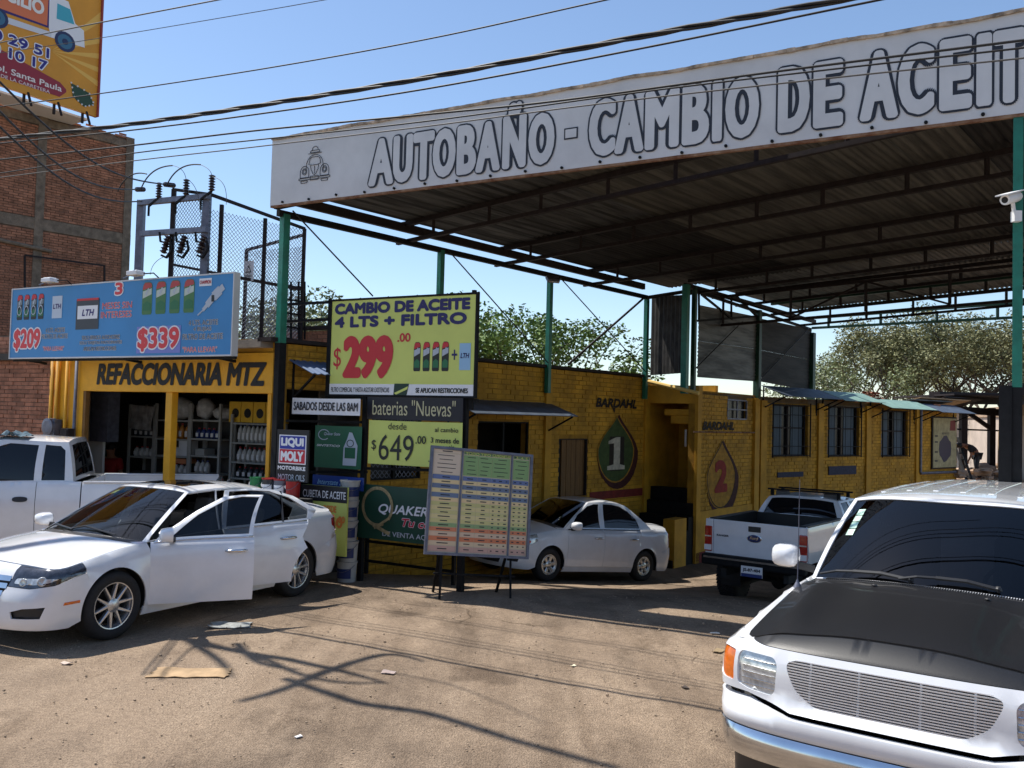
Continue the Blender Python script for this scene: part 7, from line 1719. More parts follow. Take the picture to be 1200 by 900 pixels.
bpoly(flat(236, 120, 60), [(-60, -6), (58, -6), (56, 31), (-60, -30)], -.010, 'van_box') if False else None
bpoly(flat(60, 40, 110), [(-60, -20), (59, -6), (57, 33), (-60, -8)], -.007, 'van_box_border')
bpoly(flat(222, 120, 76), [(-60, -24), (57, -8), (55, 30), (-60, -12)], -.010, 'van_box')
bpoly(flat(232, 232, 236), [(58, -8), (80, 2), (88, 28), (98, 36), (99, 56), (60, 44), (57, 33)], -.010, 'van_cab'); bpoly(flat(214, 216, 222), [(2, 18), (60, 38), (60, 44), (3, 26)], -.011, 'van_chassis')
bpoly(flat(70, 170, 190), [(67, 4), (82, 11), (87, 29), (66, 22)], -.013, 'van_window')
for rr_, ma, y in ((1.0, flat(40, 50, 90), -.014), (.72, flat(60, 110, 140), -.017), (.3, flat(40, 50, 90), -.020)):
    for (cxp, cyp) in ((76, 49), (-4, 20)):
        cx_, cz_ = bl(cxp, cyp); rd = abs(bl(88, 53)[0]-bl(76, 49)[0]); poly(r, ma, [(cx_+rd*rr_*math.cos(t*.393), cz_+rd*rr_*.92*math.sin(t*.393)) for t in range(16)], y, 'van_wheel')
def bt(s_, ma, p0, p1, p2, bold=.05, halo=None):      # left-bottom px, right-bottom px, right-top px
    a, b, c_ = bl(*p0), bl(*p1), bl(*p2)
    if halo: text(s_, halo, r, a[0]-.03, b[0]+.03, b[1]-.03, c_[1]+.03, -.014, bold+.07)
    text(s_, ma, r, a[0], b[0], b[1], c_[1], -.018, bold)
bt('DOMICILIO', flat(235, 232, 226), (-46, 0), (51, 19), (51, 2), .05)
bt('6 90 29 51', flat(44, 40, 130), (-42, 50), (57, 69), (57, 57), .05, flat(235, 235, 240)); bt('6 90 10 17', flat(44, 40, 130), (-42, 66), (55, 84), (55, 72), .05, flat(235, 235, 240))
a, b, c_ = bl(-50, 100), bl(77, 116), bl(77, 99); poly(r, flat(150, 40, 56), [(a[0], b[1]), (b[0]-.2, b[1]), (b[0], b[1]+.2), (b[0], c_[1]-.15), (b[0]-.2, c_[1]), (a[0], c_[1]+.55), (a[0], b[1])][:-1], -.010, 'maroon_ribbon')
bt('No. 1908 Col. Santa Paula', flat(235, 225, 220), (-80, 90), (72, 108), (72, 101), .03); bt('A UNA CUADRA DE LA CARRETERA', flat(225, 205, 205), (-60, 95), (58, 110), (58, 106), .02)
bpoly(flat(40, 72, 50), [(83, 97), (104, 109), (110, 123), (98, 125), (90, 118), (85, 113)], -.010, 'green_arrow')
for t in range(14):
    P_ = [(83, 97), (104, 109), (110, 123), (98, 125), (86, 113)]; k = t/14*5; i = int(k); u = k-i; a, b = P_[i], P_[(i+1) % 5]; c_ = bl(a[0]+(b[0]-a[0])*u, a[1]+(b[1]-a[1])*u); MB().blob((c_[0], -.02, c_[1]), .03, 1, n=6).build('arrow_bulb', 'vinylshade', r, local=True)
for x in (W_-.05,): MB().box((x+.06, .03, H_/2), (.05, .2, H_)).build('billboard_edge', flat(150, 60, 60), r, local=True)
MB().box((W_/2, .7, -.1), (W_-.3, 1.0, .06)).build('walkway', 'vinylshade', r, local=True)
for x in (W_-.4, W_-1.3, W_-2.2, W_-3.1): MB().bar((x, -.1, .02), (x, -.3, -.4), .05).bar((x, .1, .0), (x, .1, -.3), .06).build('support', 'brown_steel', r, local=True)
# ------------------------------------------------------------------ rooftop transformer frame, fence, parapet
TFP = V((-5.1, 15.0, 0)); RF = 4.05
def tf(px, py, off=0): return onwall(px, py, TFP, E, off)
hf = empty('transformer_frame', tf(205, 330), 0, 'grey steel frame with porcelain cut-outs standing on the shop roof', 'transformer frame')
for px, yt in ((166, 235), (243, 228)):
    a = tf(px, yt); b = a.copy(); b.z = RF; MB().bar(a, b, .12, .12).build('frame_post', 'steel', hf); c_ = b+V((0, 0, .9)); MB().bar(c_, b+E*-.35+V((0, 0, .05)), .08).build('brace', 'steel', hf)
for (x0, y0, x1, y1) in ((163, 238, 245, 230), (166, 274, 243, 269)): MB().bar(tf(x0, y0, .06), tf(x1, y1, .06), .09, .09).build('crossbar', 'steel', hf)
def insul(P, h, r0, n, name='insulator', tilt=None):
    mb = MB(); prof = [(.02, 0)]
    for i in range(n): z = h*(i+.2)/n; prof += [(r0*.55, z), (r0, z+h/n*.35), (r0*.55, z+h/n*.7)]
    prof += [(.02, h)]; mb.T = Matrix.Translation(P) @ (tilt or Matrix.Identity(4)); mb.lathe(prof, n=12); return mb.build(name, 'porcelain', hf, smooth=False)
for px, yb_, yt in ((186, 232, 214), (218, 229, 210), (248, 224, 205)):
    a = tf(px, yb_, .1); t = tf(px, yt, .1); insul(a, t.z-a.z, .06, 6); MB().bar(a+V((0, 0, -.0)), a-E*.25+V((0, 0, -.12)), .035).bar(a-E*.25+V((0, 0, -.12)), a-E*.25+V((0, 0, -.3)), .03).build('bracket', 'black_steel', hf)
for px in (194, 213, 236):
    a = tf(px-3, 297, .15); insul(a, .17, .075, 3, tilt=Matrix.Rotation(R(18), 4, 'Y')); b_ = tf(px, 287, .15); insul(b_, .17, .075, 3, tilt=Matrix.Rotation(R(18), 4, 'Y'))
    c_ = tf(px-7, 272, .15); MB().bar(c_, tf(px-6, 283, .15), .03).bar(tf(px-6, 283, .15), tf(px, 284, .15), .03).bar(tf(px+6, 282, .15), tf(px+8, 292, .15), .03).bar(tf(px+8, 292, .15), tf(px+1, 302, .15), .035).bar(tf(px+1, 302, .15), tf(px-5, 299, .15), .03).build('cutout_bracket', 'black_steel', hf)
def bez(a, c_, b, n=14): return [a*(1-t)**2+c_*2*t*(1-t)+b*t*t for t in [i/n for i in range(n+1)]]
for i, (p, c_, q) in enumerate((((165, 222), (175, 195), (202, 194)), ((196, 216), (208, 190), (235, 193)), ((138, 224), (150, 198), (172, 204)))):
    MB().tube(bez(tf(*p, .2), tf(*c_, .2), tf(*q, .2)), .012, 6).build('jumper_cable', 'wire', hf)
for i, (p, c_, q) in enumerate((((202, 194), (216, 196), (218, 210)), ((235, 193), (248, 198), (248, 206)), ((248, 207), (268, 210), (265, 240)), ((218, 210), (236, 215), (236, 268)), ((195, 300), (178, 305), (176, 322)))):
    MB().tube(bez(tf(*p, .2), tf(*c_, .2), tf(*q, .2)), .005, 5).build('jumper_cable', 'wirepale', hf)
# the three lines that come down to the frame from the upper left, with strings of insulators
for i, (p0, y0, q) in enumerate(((-30, 66, (193, 216)), (-30, 100, (160, 222)), (-30, 120, (166, 236)))):
    a = at(p0, y0, 9.0); b = tf(*q, .2); pts = [a.lerp(b, t/20)-V((0, 0, .35*math.sin(math.pi*t/20))) for t in range(21)]
    tag(MB().tube(pts, .013, 6).build('service_cable', 'wire', None), 'black cable running down from the upper left to the rooftop frame, %s of the three' % ['highest', 'middle', 'lowest'][i], 'cable', 'cables down to the rooftop frame')
    if i < 2:
        d_ = (pts[-1]-pts[-3]).normalized(); st_ = b; insul(st_, .55, .045, 8, 'string_insulator', d_.to_track_quat('Z', 'Y').to_matrix().to_4x4())
fc = empty('chain_link_fence', tf(247, 330), 0, 'rusty framed chain-link fence around the rooftop transformer', 'fence')
FS = tf(247, 228); FSd = SD
def fsd(px, py): return onwall(px, py, FS, FSd)
def fpost(p, zt=None, zb=RF, w_=.06): MB().bar(V((p.x, p.y, zb)), p, w_, w_).build('fence_post', 'brown_steel', fc)
fa = tf(204, 222); fpost(fa, w_=.07)
cor = fsd(357, 268); 
for px, py in ((260, 240), (311, 256), (357, 268)): fpost(fsd(px, py))
MB().bar(tf(203, 222), FS, .05).build('fence_rail', 'brown_steel', fc); MB().bar(FS, cor, .05).build('fence_rail', 'brown_steel', fc)
MB().bar(tf(202, 310), tf(258, 321), .045).build('fence_rail', 'brown_steel', fc)
MB().bar(fsd(262, 322), fsd(357, 340), .05).build('fence_rail', 'brown_steel', fc)
def mesh_between(a, b, z0, z1, nm='wire_mesh', sp_=.075):
    d_ = V((b.x-a.x, b.y-a.y, 0)); L_ = d_.length; fr = frame(a, d_.normalized()); o = lattice(0, L_, z0, z1, sp_, .006, 0, th=.006).build(nm, 'steel', fc, local=True, kind='stuff'); place(o, fc, fr)
mesh_between(fa, FS, RF+.1, FS.z-.03); mesh_between(FS, cor, RF+.1, cor.z-.02)
bk = onwall(289, 293, cor, E); bt_ = onwall(357, 275, cor, E); MB().bar(bk, bt_, .05).build('fence_rail', 'brown_steel', fc); fpost(bk); mesh_between(bk, bt_, RF+.1, bk.z-.03)
ladder = empty('roof_gate', fsd(345, 380), 0, 'small black barred gate at the corner of the shop roof', 'gate')
for px in (333, 341, 350, 357): MB().bar(fsd(px, 330), fsd(px, 398), .035).build('gate_bar', 'black_steel', ladder)
for py in (334, 350, 366, 382, 396): MB().bar(fsd(333, py), fsd(357, py+4), .03).build('gate_bar', 'black_steel', ladder)
ws = onwall(286, 329, fsd(300, 300)+EN*.1, E); q = empty('warning_sign', ws, RZE, 'small pale warning sign with a black triangle wired to the rooftop fence', 'sign')
MB().box((.11, 0, .17), (.22, .01, .36)).build('sign_plate', 'vinylshade', q, local=True)
mb = MB(); mb.prism([(.04, .14), (.18, .14), (.11, .28)], (0, -.008, 0), (1, 0, 0), (0, 0, 1), (0, .002, 0)); mb.build('triangle', 'ink', q, local=True); poly(q, 'vinylshade', [(.07, .16), (.15, .16), (.11, .24)], -.011, 'triangle_inner'); text('PELIGRO', 'ink', q, .03, .19, .06, .10, -.007, .03)
# brick parapet behind
pr0 = onwall(343, 392, V((-4.4, 17.2, 0)), SD); fr = frame(V((-4.6, 17.2, 0)), E); pw_ = empty('brick_parapet', (-4.6, 17.2, 4), 0, 'low red brick parapet on the roof behind the lime board', 'wall')
seg_wall(fr, pw_, 0, 4.2, 3.9, 4.52, [], .15, 'mortar'); bricks(fr, pw_, 0, 4.2, 3.9, 4.55, [], .26, .078, 'brick', 300, proud=.014, seed=2)
place(MB().box((2.1, .05, 4.58), (4.2, .24, .06)).build('coping', 'brown_steel', pw_, local=True), pw_, fr)
# ------------------------------------------------------------------ overhead cables
def cable(pts, off, r_, ma, label, D=E, strands=1, group='overhead cables along the street'):
    W_ = [onwall(px, py, A0, D, off) for px, py in pts]
    a, b = W_[0], W_[-1]; 
    # smooth curve through the points, carried on past both ends of the picture
    out = []
    Wx = [W_[0]-(W_[1]-W_[0])*1.2]+W_+[W_[-1]+(W_[-1]-W_[-2])*1.5]
    for i in range(len(Wx)-1):
        p0, p1, p2, p3 = Wx[max(0, i-1)], Wx[i], Wx[i+1], Wx[min(len(Wx)-1, i+2)]
        for k in range(8):
            t = k/8; out.append(.5*((2*p1)+(p2-p0)*t+(2*p0-5*p1+4*p2-p3)*t*t+(-p0+3*p1-3*p2+p3)*t**3))
    out.append(Wx[-1]); mb = MB()
    if strands == 1: mb.tube(out, r_, 7)
    else:
        for s_ in range(strands):
            mb.tube([p+V((0, r_*1.0*math.cos(i*.9+s_*2.1), r_*1.0*math.sin(i*.9+s_*2.1))) for i, p in enumerate(out)], r_*.75, 6)
    tag(mb.build('overhead_cable', ma, None, smooth=True), label, 'cable', group)
cable([(0, 163), (150, 146), (300, 124), (500, 91), (750, 43), (985, 0)], 2.6, .017, 'wire', 'thickest twisted overhead cable, crossing above the white board', strands=3)
cable([(0, 168), (150, 153), (300, 134), (500, 104), (750, 57), (1030, 0)], 2.5, .0095, 'wire', 'thin black cable just below the thickest twisted one')
cable([(0, 187), (150, 171), (300, 153), (500, 134), (655, 118), (900, 85), (1200, 47)], 2.0, .011, 'wire', 'black cable crossing the lettering of the white board, upper of the pair')
cable([(0, 203), (160, 179), (300, 164), (500, 142), (750, 108), (950, 84), (1200, 56)], 1.9, .0085, 'wire', 'thin cable crossing the white board lettering, lower of the pair')
cable([(0, 208), (160, 188), (300, 172), (500, 148), (700, 122), (950, 94), (1200, 68)], 1.8, .0075, 'wirepale', 'grey cable lowest of those that cross the brick building')
cable([(0, 50), (120, 26), (255, 0)], 1.2, .010, 'wirepale', 'grey cable crossing the orange billboard near the top left corner')
cable([(0, 62), (115, 45), (300, 14), (380, 0)], 1.2, .005, 'wirepale', 'faint thin wire between the billboard and the top edge')
cable([(0, 125), (115, 110), (300, 82), (500, 46), (710, 0)], 1.1, .009, 'wire', 'single black cable high in the open sky above the white board')
# ------------------------------------------------------------------ lamps and camera on the posts
def flood(P, lab, rz):
    q = empty('floodlight', P, rz, lab, 'floodlight'); MB().box((0, -.12, 0), (.26, .08, .18), M4=Matrix.Rotation(R(-50), 4, 'X')).build('lamp_housing', 'steel', q, local=True, bevel=.008); MB().box((0, -.155, -.03), (.21, .012, .13), M4=Matrix.Rotation(R(-50), 4, 'X')).build('lamp_glass', 'vinylshade', q, local=True); MB().bar((0, 0, .06), (0, -.1, .02), .03).build('bracket', 'steel', q, local=True)
flood(l1(645, 328, .08), 'small floodlight on the third green post of the canopy side', math.atan2(Q.y, Q.x)+R(60)); flood(l1(327, 345, .06)+V((0, 0, 0)), 'tiny lamp on the first green post beside the fence', 0) if False else None
Pc = PR+V((0, 0, 0)); yq = onwall(1186, 232, V((PR.x, PR.y, 0)), E, .12)
q = empty('security_camera', yq, 0, 'white bullet security camera on the right green post under the board', 'camera')
dC = V((-.75, -.55, -.28)).normalized(); mb = MB(); mb.T = Matrix.Translation(yq) @ dC.to_track_quat('Z', 'Y').to_matrix().to_4x4(); mb.lathe([(.045, -.12), (.05, -.11), (.05, .14), (.046, .15)], n=18); mb.build('camera_body', 'white', q, auto=30)
mb = MB(); mb.T = Matrix.Translation(yq+V((0, 0, .052))) @ dC.to_track_quat('Z', 'Y').to_matrix().to_4x4(); mb.box((0, 0, .03), (.125, .012, .36)).build('sun_shield', 'white', q)
mb = MB(); mb.T = Matrix.Translation(yq) @ dC.to_track_quat('Z', 'Y').to_matrix().to_4x4(); mb.lathe([(.03, .151), (0, .152)], n=14); mb.build('lens', 'black', q)
MB().tube([yq, yq+V((.03, .02, -.12)), V((PR.x-.03, PR.y-.05, yq.z-.16))], .018, 8).box((PR.x-.05, PR.y-.06, yq.z-.17), (.07, .07, .10)).build('camera_bracket', 'white', q)
# black steel channel standing beside the right post
ch = onwall(1178, 452, V((PR.x, PR.y, 0)), E, .02); tag(MB().box((ch.x, ch.y, (ch.z+.7)/2), (.105, .09, ch.z-.7), rz=RZE).box((ch.x+.05, ch.y-.01, (ch.z+.7)/2), (.012, .13, ch.z-.7), rz=RZE).build('steel_channel', 'black_steel', None), 'short black steel channel standing beside the right canopy post', 'steel post')
# ------------------------------------------------------------------ litter
def flatbit(px, py, w_, d_, ma, name, label, cat, rz=0, lift=.01, curl=.02, jag=True):
    yy = 8.0
    for _ in range(12):
        p = at(px, py, yy); zg_ = gz(p.x, p.y); d = ray(px, py); t = (zg_+.0-3.0)/d.z; yy = (CAM+d*t).y
    p = CAM+ray(px, py)*t; n = 8; rq = random.Random(int(px)); vs = []
    for i in range(n+1):
        for j in range(n+1):
            x = (i/n-.5)*w_; y = (j/n-.5)*d_
            if jag and (i in (0, n) or j in (0, n)): x += rq.uniform(-.02, .02)*w_*2; y += rq.uniform(-.02, .02)*d_*2
            q = Matrix.Rotation(rz, 3, 'Z') @ V((x, y, 0)); X, Y = p.x+q.x, p.y+q.y
            vs.append((X, Y, gz(X, Y)+.022*noise.noise(V((X*.55, Y*.8, 0)))+.007*noise.noise(V((X*2.3, Y*2.3, 3)))+lift+curl*abs(noise.noise(V((x*6, y*6, px))))))
    mb = MB().add(vs, [(i*(n+1)+j, (i+1)*(n+1)+j, (i+1)*(n+1)+j+1, i*(n+1)+j+1) for i in range(n) for j in range(n)])
    o = tag(mb.build(name, ma, None), label, cat); sm = o.modifiers.new('thick', 'SOLIDIFY'); sm.thickness = .006; return o
flatbit(224, 791, .64, .27, 'cardboard', 'cardboard_sheet', 'flat torn piece of cardboard lying on the ground in the foreground', 'cardboard', R(3))
flatbit(270, 733, .42, .24, mat('grey_cloth', (.30, .31, .30), .9, var=.4, scale=16), 'cloth', 'crumpled pale cloth on the ground under the open front door', 'cloth', .2, curl=.07)
for i, (px, py, w_, c_, lb_) in enumerate(((838, 743, .10, (215, 210, 200), 'small white scrap on the ground left of the pickup'), (842, 765, .14, (150, 130, 100), 'dry brown twig-like scrap near the big vehicle'), (232, 770, .0, 0, ''), (78, 779, .09, (200, 180, 165), 'small pale scrap left of the cardboard'), (350, 864, .05, (225, 220, 215), 'tiny white scrap at the bottom left'), (803, 806, .07, (60, 50, 44), 'small dark clod on the bare ground at centre right'), (455, 790, .12, (180, 160, 150), 'pale paper scrap amid the branch shadows'), (672, 780, .05, (220, 210, 180), 'tiny pale scrap at the centre of the yard'))):
    if w_: flatbit(px, py, w_, w_*.6, flat(*c_), 'litter_scrap', lb_, 'litter', i, curl=.03)
# ------------------------------------------------------------------ trees
def limb(mb, p, d, L_, r_, lvl, tips, rnd, spread=.6, up=.15, kids=3, bend=.25):
    n = 4; pts = [p]; q = p.copy(); dd = d.copy()
    for i in range(n):
        dd = (dd+V((rnd.uniform(-1, 1), rnd.uniform(-1, 1), rnd.uniform(-.6, 1)))*bend*.35+V((0, 0, up*.1))).normalized(); q = q+dd*L_/n; pts.append(q.copy())
    mb.tube(pts, [r_*(1-.55*i/n) for i in range(n+1)], 6 if lvl > 1 else 4, cap=False)
    if lvl == 0: tips.append((pts[-1], dd)); tips.append((pts[2], dd)); return
    for k in range(kids):
        a = rnd.uniform(0, 6.28); s_ = pts[-1] if k else pts[2+rnd.randint(0, 2)]
        nd = (dd+V((math.cos(a), math.sin(a), rnd.uniform(-.3, .6)))*spread).normalized(); limb(mb, s_, nd, L_*rnd.uniform(.6, .85), r_*.5, lvl-1, tips, rnd, spread, up, kids, bend)
def tree(pos, h, label, ma='leaf', seed=1, lvl=3, kids=3, L0=None, spread=.7, r0=.16, leaves=70, cr=.8, lsz=.13, lean=(0, 0), group=None, name='tree', flatz=.7):
    rnd = random.Random(seed); root = empty(name, pos, 0, label, 'tree', group); mb = MB(); tips = []
    th = h*.28; p0 = V((pos[0], pos[1], pos[2]-.2)); p1 = p0+V((lean[0], lean[1], th)); mb.tube([p0, p0.lerp(p1, .5)+V((.05, 0, 0)), p1], [r0, r0*.85, r0*.75], 8)
    L0 = L0 or h*.30
    for k in range(kids+1):
        a = 6.28*k/(kids+1)+rnd.uniform(-.4, .4); limb(mb, p1, V((math.cos(a)*.75, math.sin(a)*.75, .95)).normalized(), L0, r0*.55, lvl-1, tips, rnd, spread, kids=kids)
    mb.build('trunk', 'bark', root)
    vs = []; fs = []
    for p, d in tips:
        for i in range(leaves):
            while True:
                o = V((rnd.uniform(-1, 1), rnd.uniform(-1, 1), rnd.uniform(-1, 1)))
                if o.length < 1: break
            c_ = p+V((o.x*cr, o.y*cr, o.z*cr*flatz)); a = V((rnd.uniform(-1, 1), rnd.uniform(-1, 1), rnd.uniform(-.6, .6))).normalized(); b = a.cross(V((rnd.uniform(-1, 1), rnd.uniform(-1, 1), rnd.uniform(-1, 1)))).normalized()
            s_ = lsz*rnd.uniform(.6, 1.3); n0 = len(vs); vs += [tuple(c_-a*s_), tuple(c_+b*s_*.5), tuple(c_+a*s_), tuple(c_-b*s_*.5)]; fs.append((n0, n0+1, n0+2, n0+3))
    c = MB(); c.v = vs; c.f = fs; c.build('crown', ma, root); return root
def gp(px, Y, dz=0): p = at(px, 480, Y); return (p.x, p.y, -.3+dz)
tree(gp(604, 27), 7.6, 'bushy green tree rising behind the lime board and the yellow parapet', 'leaf', 3, leaves=120, cr=.55, lsz=.075)
tree(gp(648, 29), 5.7, 'green tree with drooping side branches behind the second green post', 'leaf', 9, leaves=70, cr=.52, lsz=.075, spread=.9)
tree(gp(738, 34), 4.7, 'low thin-leaved tree far behind the wall near the narrow screen', 'leafpale', 5, leaves=45, cr=.7, lsz=.07)
tree(gp(704, 37), 4.3, 'sparse pale bush-like tree beyond the parapet between two posts', 'leafpale', 15, leaves=40, cr=.7, lsz=.07)
tree(gp(300, 26), 7.2, 'green tree showing through the rooftop fence', 'leafpale', 6, leaves=140, cr=.7, lsz=.07)
tree(gp(368, 30), 6.8, 'tree just showing above the brick parapet left of the lime board', 'leaf', 7, leaves=120, cr=.7, lsz=.07)
lr = ['olive tree at the left end of the row beyond the wing roof', 'second olive tree from the left beyond the wing roof', 'third olive tree beyond the wing roof, above the tile pile', 'fourth olive tree beyond the wing roof, fuller crown', 'fifth olive tree beyond the wing, left of the right post', 'olive tree right behind the black steel channel', 'olive tree at the right picture edge behind the posts', 'far olive tree low behind the wing roof']
for i, (px, Y, h_, ma, lv) in enumerate(((985, 46, 6.9, 'leafpale', 40), (1035, 48, 9.0, 'leafolive', 75), (1080, 50, 9.4, 'leafolive', 75), (1125, 47, 9.2, 'leafolive', 80), (1168, 50, 9.6, 'leafolive', 70), (1205, 46, 9.2, 'leafolive', 70), (1245, 44, 9.6, 'leafolive', 55), (1010, 62, 9.5, 'leafpale', 40))):
    tree(gp(px, Y), h_, lr[i], ma, 30+i, leaves=int(lv*2.1), cr=.80, lsz=.085, spread=1.05, r0=.22, L0=h_*.36, group='olive trees beyond the wing')
# bare street tree standing left of the frame; its limbs throw the branch shadows on the yard
def shade(px, py, hgt):
    yy = 8.0
    for _ in range(12):
        d = ray(px, py); p = CAM+d*((gz((CAM+d*(yy/d.y)).x, yy)-3.0)/d.z); yy = p.y
    k = hgt-p.z; return V((p.x-SUNV.x/-SUNV.z*k, p.y-SUNV.y/-SUNV.z*k, hgt))
bt = empty('bare_tree', (-10.2, 9.4, .7), 0, 'leafless street tree at the left whose limbs shade the yard', 'tree')
tk = MB(); hub = shade(-70, 752, 8.9); tk.tube([(-10.2, 9.4, .4), (-10.1, 9.5, 3), (-9.9, 9.8, 6), hub.lerp(V((-9.9, 9.8, 6)), .35), hub], [.22, .19, .15, .12, .09], 10); tk.build('trunk', 'bark', bt)
Hs = 9.6
for pts, r_ in (([(120, 748), (215, 748), (253, 757), (333, 773), (400, 787), (455, 802)], (.08, .075, .07, .06, .045, .02)), ([(215, 746), (240, 762), (262, 780), (272, 796)], (.06, .05, .04, .015)), ([(277, 753), (300, 775), (325, 783), (352, 785)], (.05, .045, .03, .015)), ([(280, 822), (330, 808), (375, 791), (450, 767), (497, 775)], (.03, .05, .06, .05, .02)), ([(333, 795), (385, 812), (425, 825), (500, 837), (600, 867), (725, 902)], (.05, .055, .055, .05, .045, .04)), ([(300, 768), (350, 790), (400, 800), (452, 801)], (.04, .04, .03, .015)), ([(425, 785), (520, 800), (640, 850)], (.012, .012, .008))):
    P_ = [shade(x, y, Hs+.15*math.sin(i*1.3)) for i, (x, y) in enumerate(pts)]; out = []
    for i in range(len(P_)-1):
        p0, p1, p2, p3 = P_[max(0, i-1)], P_[i], P_[i+1], P_[min(len(P_)-1, i+2)]
        for k in range(4): t = k/4; out.append((.5*((2*p1)+(p2-p0)*t+(2*p0-5*p1+4*p2-p3)*t*t+(-p0+3*p1-3*p2+p3)*t**3), r_[i]+(r_[i+1]-r_[i])*t))
    out.append((P_[-1], r_[-1])); MB().tube([a for a, _ in out], [b for _, b in out], 7).build('branch', 'bark', bt)
P_ = shade(120, 748, Hs); MB().tube([hub, hub.lerp(P_, .5)+V((0, 0, .3)), P_], [.09, .085, .08], 8).build('branch', 'bark', bt)
# ------------------------------------------------------------------ yard at the far right
FE = K2+D3*L3len
def fr_(px, py, Y): return at(px, py, Y)
# tin and tiles on the wing roof
def w3p(px, py, back=0): return onwall(px, py, K2, D3, -back)
rq = random.Random(8)
for i, (a, b, y0, ma, lb_) in enumerate(((962, 1012, 456, 'palegreen', 'pale green sheet lying on the wing roof at its left end'), (1048, 1098, 459, 'galv', 'dull metal sheet lying on the middle of the wing roof'), (1060, 1120, 463, 'cardboard', 'tan board lying across the wing roof'), (1090, 1135, 466, 'brown_steel', 'dark sheet hanging over the far corner of the wing roof'))):
    p = w3p(a, y0, .5); q = w3p(b, y0+3, .5); p.z = 3.74+.05*i; q.z = 3.76+.05*i
    mb = MB(); mb.bar(p, q, 1.1, .03, up=(0, .15+.1*i, 1)); tag(mb.build('roof_sheet_piece', ma, None), lb_, 'sheet')
tp = empty('tile_pile', w3p(1023, 455, .6), 0, 'pile of terracotta tiles on the wing roof', 'tiles'); tm = None
for r_ in range(4):
    for k in range(8-r_):
        c_ = w3p(1010+3.2*k+r_*1.6, 456, .6); c_.z = 3.78+.08*r_
        if tm is None:
            b = MB(); n = 6; vs = [(.18*s_, .09*math.cos(math.pi*i/n), .07*math.sin(math.pi*i/n)) for s_ in (-1, 1) for i in range(n+1)]; b.add(vs, [(i, i+1, i+n+2, i+n+1) for i in range(n)]); o = b.build('tile', tile, tp, local=True); tm = o.data
        else: o = bpy.data.objects.new('tile', tm); COL.objects.link(o); o.parent = tp; WM[o.name] = world_of(tp)
        o.matrix_local = Matrix.Translation(c_-world_of(tp).translation) @ Matrix.Rotation(1.2+rq.uniform(-.4, .4), 4, 'Z')
pil = MB()
for i in range(26):
    c_ = w3p(rq.uniform(965, 1110), 458, rq.uniform(.1, .5)); c_.z = 3.74; pil.box(c_, (rq.uniform(.2, .6), rq.uniform(.1, .3), rq.uniform(.04, .10)), rz=rq.uniform(0, 3))
tag(pil.build('roof_rubble', tile, None, kind='stuff'))
# poster on the end bay of the wing
xa, za = w3(1091, 548); xb_, _ = w3(1118, 548); _, zt_ = w3(1104, 490)
r = empty('weathered_poster', mw=FR3 @ Matrix.Translation((xa, -.06, za)), label='weathered pale poster with a dark figure shape on the end bay of the wing', cat='poster'); w, h = xb_-xa, zt_-za
MB().box((w/2, .02, h/2), (w+.12, .03, h+.1)).build('poster_frame', 'brown_steel', r, local=True); MB().box((w/2, -.005, h/2), (w, .02, h)).build('poster_sheet', mat('weathered_cream', srgb(170, 160, 122), .8, var=.25, scale=6), r, local=True)
poly(r, flat(60, 54, 70), [(w*(.5+.27*math.cos(t*.45)), h*(.38+.26*math.sin(t*.45)+.03*math.sin(t*2.3))) for t in range(14)], -.018, 'dark_figure'); poly(r, flat(120, 44, 40), [(w*.7, h*.75), (w*.95, h*.75), (w*.95, h*.97), (w*.72, h*.95)], -.018, 'red_mark')
for v in (.12, .3, .5, .62): patch(r, 'ink', w*.06, w*.18, h*v, h*(v+.03), -.018, 'print_line')
tx(r, w, h, 'SERVICIO', 'ink', .35, .68, .67, .71, .03, 0, -.018)
# pink-white wall, dark steel shelter, ladder, worker
ws_ = empty('white_yard_wall', fr_(1160, 520, 42), 0, 'sunlit off-white wall closing the yard at the far right', 'wall')
a = fr_(1112, 520, 49); b = fr_(1222, 520, 30.5)
MB().bar(V((a.x, a.y, 1.75)), V((b.x, b.y, 1.75)), .2, 4.3).build('wall', mat('offwhite_render', srgb(196, 180, 166), .9, var=.15, scale=1.2, bump=.3), ws_)
MB().bar(V((a.x-.12, a.y, 3.72)), V((b.x-.12, b.y, 3.72)), .1, .4).build('brick_course', mat('pale_brick_course', srgb(176, 150, 126), .9, var=.4, scale=9), ws_)
sh = empty('steel_shelter', fr_(1150, 540, 34), 0, 'dark purple-brown steel shelter frame beyond the wing', 'shelter')
def sbar(p, q, w_, Y, Y2=None, nm='beam'): MB().bar(fr_(*p, Y), fr_(*q, Y2 or Y), w_, w_).build(nm, 'brown_steel', sh)
for px, Yp in ((1129, 33), (1162, 34.5)): a = fr_(px, 478, Yp); MB().bar(a, V((a.x, a.y, -.3)), .22, .22).build('post', 'brown_steel', sh)
sbar((1105, 479), (1178, 484), .26, 33, 34.8); sbar((1095, 466), (1200, 468), .45, 33, 36); sbar((1185, 455), (1215, 458), .4, 30); sbar((1122, 503), (1178, 505), .06, 33); sbar((1128, 479), (1162, 503), .14, 34)
MB().bar(fr_(1080, 464, 34), fr_(1230, 466, 34), 5.0, .06).build('roof_cover', 'brown_steel', sh)
ld = empty('ladder', fr_(1125, 560, 32), 0, 'dark wooden ladder leaning against the shelter beside the bent worker', 'ladder')
la, lb2 = (fr_(1116, 514, 32.4), fr_(1136, 572, 31)), (fr_(1122, 513, 32.4), fr_(1142, 572, 31))
for s_ in (la, lb2): MB().bar(*s_, .07).build('ladder_rail', 'black', ld)
for k in range(8): t = (k+.5)/8; MB().bar(la[0].lerp(la[1], t), lb2[0].lerp(lb2[1], t), .04).build('rung', 'black', ld)
